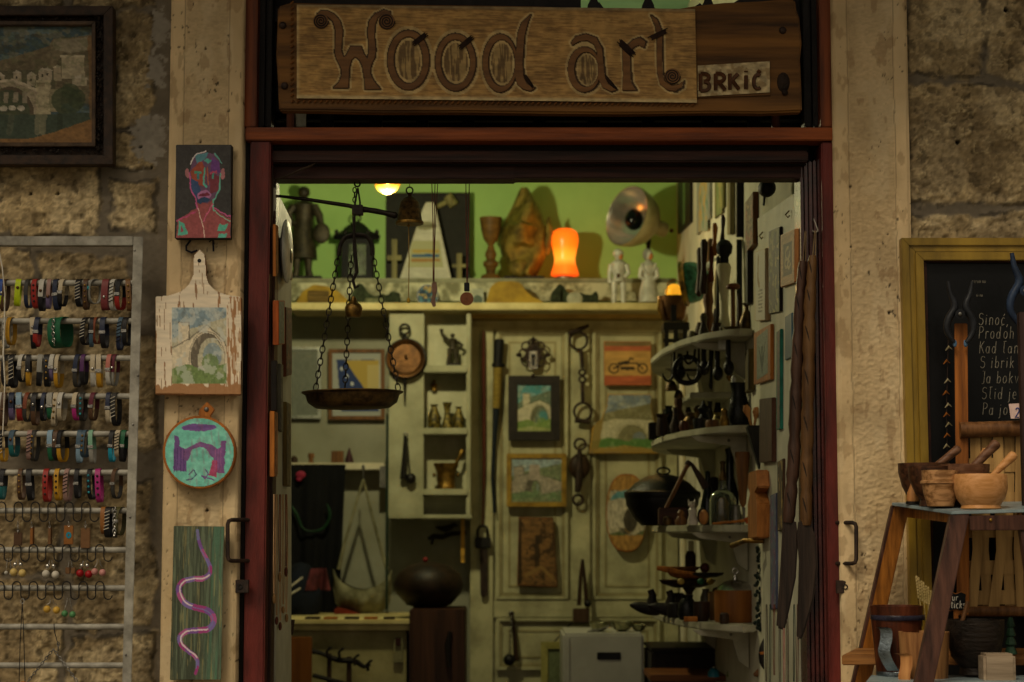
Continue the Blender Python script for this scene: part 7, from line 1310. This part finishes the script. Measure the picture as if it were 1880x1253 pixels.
# top shelf
thing('carved_totem', 'brown carved wooden totem standing on the highest corner shelf', 'carving', [('t', MB().lpx(1301, 1.45, [(11, 610), (11, 590), (8, 575), (10, 560), (7, 545), (10, 530), (8, 510), (10, 495), (6, 480)], 14), wood('totem_wood', '6a4426', '3c2413', scale=60, bump=.8))], rest=zA)
thing('turned_spindle', 'white painted turned spindle with a dark clamp top on the highest shelf', 'spindle', [('spindle', MB().lpx(1330, 1.22, [(15, 612), (12, 595), (8, 570), (7, 540), (11, 505), (14, 485), (12, 478)], 20), WHITE), ('dark_head', MB().lpx(1330, 1.22, [(8, 478), (8, 465), (14, 458), (16, 445), (10, 436), (3, 433)], 16), BLACK)], rest=zA)
thing('wooden_spool', 'slim wooden post with a flat round red brown top on the highest shelf', 'spool', [('post', MB().lpx(1346, 1.14, [(4.5, 606), (4, 560), (4, 524), (5, 522)], 12), MIDW), ('disc', MB().lpx(1346, 1.14, [(10, 524), (13, 521), (13, 517), (9, 514)], 20), wood('spool_top', '7a4426', '4e2a16', axis='x'))], rest=zA)
thing('brass_vase', 'small dark brass vase with a flared lip at the front of the highest shelf', 'vase', [('v', MB().lpx(1371, 1.08, [(9, 600), (13, 592), (13.5, 582), (9, 570), (4, 560), (4, 553), (10, 548), (8, 548)], 22), DBRASS)], rest=zA)
thing('dish', 'flat dark oval dish beside the small brass vase', 'dish', [('d', MB().lpx(1344, 1.05, [(8, 604), (15, 600), (16, 598), (13, 599), (2, 602)], 20), DBRASS)], rest=zA)
for cx_, hh, r, mt, lab in ((1284, 60, 9, DARKW, 'dark turned wooden piece far back on the highest shelf'), (1270, 44, 10, BRZ, 'dark bronze pot far back on the highest shelf'), (1314, 70, 7, DARKW, 'tall narrow dark wooden piece behind the white spindle')):
    thing('turned_piece', lab, 'ornament', [('t', MB().lpx(cx_, 1.75 if cx_ < 1300 else 1.5, [(r, 610), (r, 604), (r * .6, 610 - hh * .4), (r, 610 - hh * .7), (r * .4, 610 - hh)], 14), mt)], rest=zA)
# hooks and irons hanging from the highest shelf's edge
def hang(lab, nm, x, y0, y1, y, kind):
    pr = []
    if kind == 'hook': pr = [('stem', MB().tpx([(x, y0, 2), (x, y1 - 22, 2.6)], y, 8), IRON), ('hook', MB().tpx(curve([(x, y1 - 24, 2.6), (x - 3, y1 - 8, 2.6), (x - 12, y1, 2.4), (x - 20, y1 - 8, 1.8), (x - 21, y1 - 14, 1)], 4), y, 8), IRON)]
    elif kind == 'wheel': pr = [('stem', MB().tpx([(x, y0, 2.2), (x, y1 - 50, 2.2)], y, 8), IRON), ('rim', ringt(x, y1 - 26, 24, 5, y), IRON), ('axle', MB().tpx([(x - 22, y1 - 26, 2), (x + 22, y1 - 26, 2)], y, 8), IRON)]
    elif kind == 'ladle': pr = [('handle', MB().tpx([(x, y0, 2), (x + 1, y0 + 20, 4.5), (x + 1, y1 - 26, 5)], y, 8), IRON), ('bowl', MB().opx(x + 2, y1 - 14, 10, 14, y), IRON)]
    elif kind == 'lock': pr = [('shackle', MB().tpx([(x - 5, y0 + 20, 1.8), (x - 5, y0 + 4, 1.8), (x, y0, 1.8), (x + 5, y0 + 4, 1.8), (x + 5, y0 + 20, 1.8)], y, 8), POLY), ('body', MB().bpx(x - 8, y0 + 16, x + 8, y1, y - .008, .016).bv(.002), POLY)]
    return thing(nm, lab, 'iron tool', pr)
hang('black iron hook, leftmost under the highest corner shelf', 'iron_hook', 1238, 640, 700, 1.45, 'hook')
hang('black iron wheel ring hanging under the highest corner shelf', 'iron_ring', 1262, 628, 706, 1.42, 'wheel')
hang('thick black iron rod hanging between the wheel ring and the ladle', 'iron_ladle', 1291, 615, 690, 1.30, 'ladle')
hang('long dark ladle hanging under the front of the highest corner shelf', 'iron_ladle', 1316, 612, 700, 1.20, 'ladle')
hang('second black iron hook, beside the iron wheel ring', 'iron_hook', 1276, 620, 668, 1.36, 'hook')
hang('pale metal padlock hanging under the highest shelf', 'padlock', 1327, 598, 642, 1.12, 'lock')
thing('narrow_shelf', 'narrow white wall shelf deep between the two upper corner shelves', 'shelf', [('s', MB().box(.50, XW - .002, 1.5, 2.4, PX(1340, 662, .5).z - .016, PX(1340, 662, .5).z).bv(.002), WSH)])
wslab('small_picture', 'narrow dark frame with a brass edge on the right wall below the brass vase', 'frame', 1368, 650, 722, 1386, 640, 716, .05, wood('gilt_dark', '6a5a26', '2f2812'))
# second shelf
OLV = M('dark_glass', '161d16', '0c100c', rough=.15, bump=0)
thing('dark_jug', 'large black clay jug at the front of the crowded corner shelf', 'jug', [('body', MB().lpx(1357, 1.12, [(16, 780), (20, 770), (21, 752), (17, 730), (13, 715), (17, 698), (14, 698), (10, 715)], 24), M('black_clay', '1c1d1c', '101110', rough=.3)), ('handle', MB().tpx([(1372, 706, 3), (1382, 716, 3), (1380, 735, 3), (1374, 748, 3)], 1.12, 8), M('black_clay')), ('stopper', MB().lpx(1347, 1.12, [(4, 700), (5, 692), (3, 686), (1, 684)], 10), POLY)], rest=zB2)
items = [('bottle', 'round dark bottle with a narrow neck on the crowded corner shelf', 1228, 1.62, [(15, 795), (17, 785), (17, 770), (8, 752), (6, 742), (8, 738), (6, 738)], OLV), ('wooden_box', 'small dark box at the left tip of the crowded shelf', 1206, 1.80, None, BLACKW), ('figure', 'brown wooden figure standing behind the round dark bottle', 1246, 1.70, [(10, 790), (9, 760), (12, 750), (6, 736), (8, 726), (7, 712), (3, 702)], wood('figure_wood', '54361f', '2f1d10')),
         ('jar', 'squat dark brown jar in the middle of the crowded shelf', 1268, 1.45, [(12, 790), (15, 780), (14, 765), (8, 758), (9, 752), (2, 750)], DBRASS), ('grinder', 'black upright coffee grinder on the crowded shelf', 1292, 1.35, [(11, 788), (11, 770), (13, 768), (6, 755), (12, 745), (4, 738), (2, 730)], BLACK), ('brass_pot', 'little brass pot beside the black coffee grinder', 1318, 1.25, [(10, 786), (13, 776), (10, 764), (7, 758), (10, 754), (8, 754)], VAS), ('candlestick', 'dark candlestick rising behind the brass pot', 1304, 1.55, [(9, 788), (4, 780), (3, 750), (5, 745), (3, 738), (5, 725), (1, 725)], IRON), ('small_pot', 'tiny red brown pot near the left tip of the crowded shelf', 1256, 1.38, [(8, 790), (10, 780), (8, 770), (6, 768)], wood('pot_wood', '5f3420', '351b10'))]
for nm, lab, cx_, y, pf, mt in items:
    m = MB().lpx(cx_, y, pf, 18) if pf else MB().bpx(cx_ - 14, 768, cx_ + 14, 800, y - .02, .05).bv(.002)
    thing(nm, lab, nm.replace('_', ' ').replace('wooden ', ''), [('m', m, mt)], rest=zB2)
for i, (x, y, r, lab) in enumerate(((1232, 706, 12, 'small round brass bell hanging above the round dark bottle'), (1246, 722, 9, 'tiny dark brass bell hanging below the round brass one'))):
    thing('little_bell', lab, 'bell', [('bell', MB().lpx(x, 1.5, [(r, y + r), (r * .95, y + r * .5), (r * .6, y - r * .4), (1, y - r * .7)], 16), DBRASS), ('cord', MB().tpx([(x, y - r * .6, .8), (x + 1, y - 60, .8)], 1.5, 5), DARKW)])
for x0, y0, x1, y1, lab in ((1382, 790, 1371, 752, 'wooden spoon with its bowl up in the dark holder, left of two'), (1384, 790, 1389, 756, 'wooden spoon with its bowl up in the dark holder, right of two')):
    thing('wooden_spoon', lab, 'spoon', [('s', MB().tpx([(x0, y0, 2.4), (x0 * .4 + x1 * .6, y0 * .4 + y1 * .6, 2.6), (x1 + (x0 - x1) * .15, y1 + 6, 6), (x1, y1, 7.5), (x1 - 2, y1 - 8, 4)], .93, 10), LIGHTW)])
thing('dark_holder', 'tapered dark leather holder with wooden spoons on the right wall', 'holder', [('h', MB().ppx([(1371, 781), (1398, 781), (1402, 800), (1403, 858), (1396, 864), (1382, 820)], .90, .04).bv(.004), M('dark_leather', '26241e', '151310', rough=.6))])
# third shelf
IR2 = M('sooty_iron', '1b1b1d', '0d0d0f', rough=.35, metal=.6, scale=40, bump=.3)
thing('iron_kettle', 'big black lidded iron kettle on the third corner shelf', 'kettle', [('pot', MB().lpx(1216, 1.62, [(38, 958), (52, 945), (66, 920), (68, 905), (66, 898)], 36), IR2), ('rim_band', MB().lpx(1216, 1.62, [(68.5, 908), (70, 905), (70, 897), (67, 895)], 36), IR2), ('lid', MB().lpx(1216, 1.62, [(67, 897), (50, 880), (30, 868), (12, 864), (2, 864)], 36), IR2), ('knob', MB().tube([P(1218, 858, 1.60) + Vector((.018 * math.cos(t), 0, .010 * math.sin(t))) for t in np.linspace(0, 6.28, 13)[:-1]], .003, 8, True), IR2)], rest=zC)
thing('wooden_square', 'old wooden angle tool propped open before the kettle', 'tool', [('arm', MB().tpx([(1222, 930, 3.5), (1240, 895, 4), (1262, 850, 4)], 1.22, 8), MIDW), ('arm', MB().hexa([P(1262, 840, 1.23), P(1272, 846, 1.23), P(1304, 888, 1.23), P(1290, 896, 1.23), P(1262, 840, 1.26), P(1272, 846, 1.26), P(1304, 888, 1.26), P(1290, 896, 1.26)]).bv(.001), DARKW), ('hinge', MB().opx(1263, 848, 6, 7, 1.225), DARKW), ('foot_block', MB().bpx(1210, 928, 1262, 960, 1.21, .05).bv(.003), wood('foot_block_wood', '4a2a1a', '2a160d', axis='x'))], rest=zC)
thing('seated_figure', 'tiny brown seated figure before the small wooden block', 'figure', [('f', MB().lpx(1250, 1.17, [(10, 958), (11, 950), (6, 942), (7, 936), (3, 930)], 14), MIDW)], rest=zC)
cat_ = MB().lpx(1272, 1.14, [(9, 958), (10, 950), (7, 940), (8, 930), (5, 926)], 14).opx(1270, 921, 7, 6, 1.14).tpx([(1265, 917, 2.5), (1264, 911, .6)], 1.14, 6).tpx([(1275, 917, 2.5), (1276, 911, .6)], 1.14, 6).tpx([(1279, 955, 2), (1284, 945, 2), (1282, 935, 1.5)], 1.14, 6)
thing('cat_figurine', 'small white cat figurine on the third corner shelf', 'figurine', [('cat', cat_, M('white_porcelain', 'cfc6ba', 'aea598', rough=.35))], rest=zC)
thing('penguin_figure', 'little pale wooden rounded figure with a dark back beside the white cat', 'figure', [('front', MB().opx(1292, 945, 9, 14, 1.12), LIGHTW), ('back', MB().opx(1290, 943, 10, 16, 1.135), BLACKW)], rest=zC)
BGL = M('bottle_glass', 'a8b0a0', '8f9888', rough=.05, trans=.9, bump=0, rv=.02)
thing('glass_bottle', 'round shouldered clear glass bottle with a tall stopper on the third shelf', 'bottle', [('bottle', MB().lpx(1327, 1.15, [(24, 958), (25, 950), (25, 912), (20, 900), (8, 893), (7, 880), (9, 876)], 26), BGL), ('stopper', MB().lpx(1327, 1.15, [(7, 878), (8, 870), (5, 862), (4, 848), (6, 842), (1, 840)], 16), DBRASS), ('brass_core', MB().lpx(1327, 1.15, [(8, 955), (8, 920), (4, 910)], 14), BRASS)], rest=zC)
thing('dark_bottle', 'tall black bottle standing behind the clear glass bottle', 'bottle', [('b', MB().lpx(1341, 1.30, [(16, 958), (16, 900), (8, 870), (7, 830), (9, 818), (3, 815)], 20), OLV)], rest=zC)
thing('wooden_cone', 'tapered dark wooden handle hanging point down from the crowded shelf', 'tool', [('cone', MB().lpx(1364, 1.06, [(2, 932), (6, 925), (11, 870), (14, 835), (13, 830)], 16), MIDW), ('tip', MB().lpx(1366, 1.06, [(2, 955), (3, 932)], 10), STEEL)])
thing('orange_stick', 'thin orange wooden hammer lying at the front of the third shelf', 'hammer', [('shaft', MB().tpx([(1308, 958, 2), (1345, 955, 2.4), (1372, 952, 3)], 1.05, 8), ORW), ('head', MB().tpx([(1368, 948, 5), (1374, 956, 5)], 1.05, 8), M('orange_head', 'b0521a', '7a3810')), ('ball', MB().opx(1382, 954, 6, 6, 1.05), BLACK)], rest=zC)
# fourth shelf
for cx_, cy_, rx, ry, y, mt, lab in ((1262, 1072, 52, 7, 1.50, DARKW, 'dark shallow wooden plate at the base of the plate stack'), (1270, 1058, 44, 6, 1.48, ORW, 'amber wooden plate in the middle of the plate stack'), (1248, 1046, 38, 5, 1.46, MIDW, 'tilted brown wooden dish on top of the plate stack'), (1300, 1056, 30, 4, 1.30, BLACKW, 'black wooden dish leaning over the wooden tub')):
    thing('wooden_plate', lab, 'plate', [('p', MB().lpx(cx_, y, [(rx * .5, cy_ + ry), (rx * .9, cy_), (rx, cy_ - ry), (rx * .94, cy_ - ry), (rx * .5, cy_ + ry * .4), (2, cy_ + ry * .5)], 28), mt)], 'stacked wooden plates')
thing('wooden_ball', 'dark red turned wooden ball on the plate stack', 'ball', [('b', MB().opx(1294, 1043, 9, 9, 1.44), wood('ball_red', '54221a', '301210'))])
thing('wooden_scoop', 'long brown wooden scoop handle lying over the plate stack', 'scoop', [('s', MB().tpx([(1206, 1043, 4), (1225, 1046, 6), (1245, 1050, 3.5), (1275, 1054, 3)], 1.38, 10), ORW)])
for x, mt, lab in ((1250, M('cream_bead', 'b0954a', '857038'), 'small cream ball among the plates'), (1287, M('green_bead', '2a6a48', '1a4630'), 'small green ball among the plates'), (1304, M('ochre_bead', 'a0822e', '75601f'), 'small ochre ball among the plates')):
    thing('wooden_bead', lab, 'ball', [('b', MB().opx(x, 1068, 7, 6, 1.36), mt)], 'balls among the wooden plates')
thing('plate_stand', 'short dark wooden stand holding up the plate stack', 'stand', [('s', MB().lpx(1266, 1.50, [(20, 1135), (18, 1128), (7, 1120), (6, 1092), (14, 1080)], 16), DARKW)], rest=zD)
thing('wooden_tub', 'oval amber wooden tub with a polished metal lid on the lowest corner shelf', 'tub', [('tub', MB().lpx(1350, 1.15, [(36, 1142), (37.5, 1138), (38, 1095), (37, 1083)], 32), wood('tub_wood', '8f5a26', '6b3f17', scale=20, bump=.08)), ('lid', MB().lpx(1350, 1.15, [(36, 1083), (31, 1076), (20, 1068), (5, 1064), (4, 1058), (2, 1054)], 28), SILVER, [('ring', ringt(1350, 1048, 5, 1.2, 1.15), SILVER)])], rest=zD)
thing('pale_wood_box', 'small tan wooden box beside the amber tub', 'box', [('b', MB().bpx(1303, 1090, 1322, 1142, 1.25, .05).bv(.002), wood('tan_box', '7a5a2c', '533c1c'))], rest=zD)
for cx_, lab, dy_ in ((1188, 'dark wooden shoe shape at the far left tip of the lowest shelf', 0), (1222, 'second dark wooden shoe shape on the lowest shelf', .06)):
    thing('wooden_shoe', lab, 'shoe', [('sole', MB().tpx(curve([(cx_ - 32, 1106, 2), (cx_ - 20, 1108, 8), (cx_, 1112, 12), (cx_ + 18, 1112, 13), (cx_ + 26, 1110, 8)], 4), 1.55 - dy_, 12), BLACKW), ('ankle', MB().tpx([(cx_ + 8, 1104, 10), (cx_ + 10, 1088, 7), (cx_ + 6, 1078, 6)], 1.55 - dy_, 10), BLACKW)], rest=zD)
thing('dark_jar', 'dark clay jar standing in the middle of the lowest shelf', 'jar', [('j', MB().lpx(1262, 1.28, [(14, 1138), (18, 1128), (16, 1108), (10, 1098), (12, 1092), (9, 1092)], 20), M('black_clay'))], rest=zD)
thing('dark_cup', 'dark brown cup left of the tan box on the lowest shelf', 'cup', [('c', MB().lpx(1288, 1.20, [(12, 1140), (15, 1132), (15, 1104), (12, 1104), (11, 1130), (2, 1134)], 20), DARKW)], rest=zD)
thing('small_roll', 'short tan wooden roll lying in front of the dark jar', 'roll', [('r', MB().tpx([(1256, 1130, 5), (1280, 1130, 5)], 1.17, 10), ORW)], rest=zD)
thing('bottle', 'white topped bottle standing deep under the third shelf', 'bottle', [('body', MB().lpx(1268, 1.9, [(10, 1060), (10, 1020), (6, 1012)], 16), DARKW), ('cap', MB().lpx(1269, 1.9, [(5.5, 1012), (5.5, 994), (2, 993)], 14), WHITE)])
bd = MB(); rng = random.Random(3)
for k in range(52): bd.opx(1394 + rng.uniform(-7, 7), 1006 + k * 3.0, rng.uniform(3, 5.5), rng.uniform(3, 5), .93 + rng.uniform(-.01, .01), None, 7)
thing('bead_bunch', 'bunch of dark green bead strings hanging below the brass lever', 'bead bunch', [('b', bd, M('dark_green_beads', '27332c', '121815', rough=.35, scale=50))])
# foot of the right side
ym = 1.70; zm = P(1368, 1243, ym).z
thing('pepper_mill', 'dark turned wooden pepper mill at the bottom right', 'mill', [('m', MB().lpx(1368, ym, [(11, 1243), (12, 1240), (8, 1222), (11, 1212), (12, 1202), (8, 1196), (4, 1190), (3, 1186)], 18), wood('mill_wood', '3f1f16', '23100b', axis='x'))], rest=zm)
for x, c_, lab in ((1310, M('blue_glaze_knob', '2a7a94', '1b556a', rough=.3), 'blue glazed jar with a white knob at the bottom of the doorway'), (1345, M('green_glaze_knob', '6a8a2a', '4a621b', rough=.3), 'green glazed jar with a white knob at the bottom of the doorway')):
    thing('glazed_jar', lab, 'jar', [('lid', MB().lpx(x, ym, [(11, 1246), (10, 1236), (5, 1230), (1, 1229)], 18), c_), ('knob', MB().opx(x, 1230, 2.6, 3, ym), CHALK)], rest=zm)
thing('curved_carving', 'black carved curved figure with an ochre band hanging at the leaf', 'carving', [('body', MB().tpx(curve([(1407, 1168, 2), (1401, 1190, 7), (1402, 1215, 8), (1410, 1232, 4)], 4), .86, 10), BLACKW), ('band', MB().tpx([(1401, 1196, 8), (1402, 1201, 8)], .858, 10), ORW)])
thing('wooden_spoon', 'brown wooden spoon lying at the bottom right below the black carving', 'spoon', [('s', MB().tpx([(1384, 1240, 3), (1396, 1235, 9), (1408, 1230, 6), (1416, 1228, 2)], 1.0, 10), MIDW)])

# more of the crowd on the right side wall, deep in the shop
for i, (x0, t0, b0, x1, t1, b1, mt, lab) in enumerate(((1296, 446, 520, 1311, 438, 514, DARKW, 'dark carved wooden shield hanging above the teal shade'), (1326, 470, 600, 1336, 466, 606, BLACKW, 'narrow black board behind the white spindle'), (1352, 440, 606, 1362, 440, 610, wood('dark_green_board', '25302a', '151c18'), 'narrow dark green board right of the white spindle'), (1369, 468, 560, 1382, 460, 556, BLACKW, 'small black framed panel below the patterned board'))):
    wslab('wall_board', lab, 'board', x0, t0, b0, x1, t1, b1, .04, mt)
for i, (x, y0, y1, r, y, mt, lab) in enumerate(((1284, 455, 545, 7, 1.6, DARKW, 'dark knobbed stick hanging left of the carved shield'), (1318, 470, 600, 5, 1.35, BLACKW, 'thin black baton standing beside the brown totem'), (1355, 690, 770, 5, 1.5, IRON, 'thin iron bar hanging behind the black jug'), (1340, 640, 700, 6, 1.3, BRASS, 'short brass handled tool under the highest corner shelf'), (1306, 640, 716, 4, 1.4, IRON, 'thin iron spike hanging beside the long ladle'), (1252, 640, 690, 4, 1.55, IRON, 'thin iron spike hanging left of the wheel ring'))):
    thing('hanging_tool', lab, 'tool', [('t', MB().tpx([(x, y0, r * .4), (x + 1, y0 + 6, r * .9), (x, (y0 + y1) / 2, r * .55), (x - 1, y1 - 6, r), (x, y1, r * .4)], y, 10), mt)])
for cx_, y, pf, mt, lab, nm in ((1222, 1.95, [(9, 795), (10, 770), (4, 755), (5, 735), (2, 733)], IRON, 'slim iron bottle at the back of the crowded shelf', 'bottle'), (1282, 1.75, [(10, 790), (12, 770), (6, 745), (9, 735), (3, 728)], DBRASS, 'dull brass ewer at the back of the crowded shelf', 'ewer'), (1334, 1.32, [(8, 788), (10, 778), (8, 758), (9, 750), (6, 750)], BLACKW, 'small black wooden cup beside the clay jug', 'cup'), (1308, 1.18, [(12, 786), (13, 776), (11, 770), (2, 770)], MIDW, 'low brown wooden bowl at the front of the crowded shelf', 'bowl')):
    thing(nm, lab, nm, [('b', MB().lpx(cx_, y, pf, 18), mt)], rest=zB2)
for cx_, y, pf, mt, lab, nm in ((1300, 1.35, [(14, 958), (15, 930), (9, 900), (4, 880), (5, 860), (2, 858)], OLV, 'dark round bottle behind the penguin like figure', 'bottle'), (1310, 1.75, [(16, 958), (16, 900), (10, 885), (10, 870), (5, 868)], BLACKW, 'tall black wooden canister deep on the third shelf', 'canister'), (1352, 1.10, [(9, 956), (10, 940), (7, 925), (8, 920), (4, 920)], STEEL, 'small steel beaker right of the clear glass bottle', 'beaker')):
    thing(nm, lab, nm, [('b', MB().lpx(cx_, y, pf, 18), mt)], rest=zC)
for cx_, y, pf, mt, lab, nm in ((1240, 1.42, [(14, 1138), (16, 1128), (13, 1112), (10, 1110), (4, 1112)], BLACKW, 'low black wooden pot behind the dark shoe shapes', 'pot'), (1318, 1.5, [(12, 1142), (12, 1100), (8, 1090), (3, 1088)], DARKW, 'dark lidded canister behind the tan box', 'canister')):
    thing(nm, lab, nm, [('b', MB().lpx(cx_, y, pf, 18), mt)], rest=zD)

for cx_, y, pf, mt, z_, lab, nm in (
  (1216, 1.55, [(11, 795), (12, 780), (9, 762), (12, 758), (12, 755), (9, 755)], DARKW, zB2, 'dark turned wooden jar at the left front of the crowded shelf', 'jar'),
  (1240, 1.40, [(9, 795), (11, 782), (5, 768), (4, 750), (6, 748)], RUST, zB2, 'rusty iron bud vase at the front of the crowded shelf', 'vase'),
  (1284, 1.22, [(10, 788), (12, 776), (12, 768), (10, 768)], IRON, zB2, 'squat black iron cup at the front of the crowded shelf', 'cup'),
  (1330, 1.10, [(7, 786), (9, 776), (5, 764), (6, 756), (3, 752)], BRASS, zB2, 'tiny bright brass bottle beside the clay jug', 'bottle'),
  (1300, 1.85, [(12, 790), (14, 765), (8, 735), (5, 712), (7, 705)], BRZ, zB2, 'tall dark bronze ewer behind the coffee grinder', 'ewer'),
  (1318, 1.70, [(9, 790), (9, 745), (5, 730), (6, 712), (2, 708)], BLACKW, zB2, 'tall black wooden flask deep on the crowded shelf', 'flask'),
  (1264, 1.9, [(11, 790), (12, 772), (5, 758), (8, 744), (4, 726)], RUST, zB2, 'rusty lidded pot at the back of the crowded shelf', 'pot'),
  (1292, 1.25, [(9, 606), (10, 596), (5, 580), (7, 566), (3, 560)], BRZ, zA, 'small bronze jar at the foot of the brown totem', 'jar'),
  (1316, 1.14, [(9, 606), (11, 598), (8, 590), (9, 586)], RUST, zA, 'rusty iron cup before the white spindle', 'cup'),
  (1358, 1.25, [(7, 606), (8, 590), (4, 560), (5, 530), (2, 524)], DARKW, zA, 'slender dark wooden bottle behind the small brass vase', 'bottle'),
  (1226, 1.20, [(7, 958), (9, 952), (8, 944), (4, 942)], DBRASS, zC, 'tiny brass pot under the wooden angle tool', 'pot'),
  (1330, 1.06, [(8, 1144), (9, 1136), (8, 1126), (5, 1124)], DARKW, zD, 'tiny dark wooden pot before the tan box', 'pot'),
  (1244, 1.55, [(13, 1138), (16, 1120), (14, 1100), (10, 1096)], RUST, zD, 'rusty iron pot behind the low black pot', 'pot'),
  (1296, 1.38, [(10, 1138), (10, 1100), (6, 1088), (7, 1084)], BRZ, zD, 'dark bronze flask behind the dark brown cup', 'flask')):
    thing(nm, lab, nm, [('b', MB().lpx(cx_, y, pf + [(1, pf[-1][1])], 18), mt)], rest=z_)
for i, (x, y0, y1, y, kind, lab) in enumerate(((1247, 634, 698, 1.5, 'ladle', 'black iron ladle at the far left under the highest shelf'), (1304, 612, 680, 1.25, 'hook', 'black iron hook between the two dark ladles'), (1336, 606, 690, 1.10, 'ladle', 'dark ladle hanging just right of the pale padlock'), (1283, 618, 700, 1.33, 'hook', 'long black iron hook behind the wheel ring'))):
    hang(lab, 'iron_' + kind, x, y0, y1, y, kind)
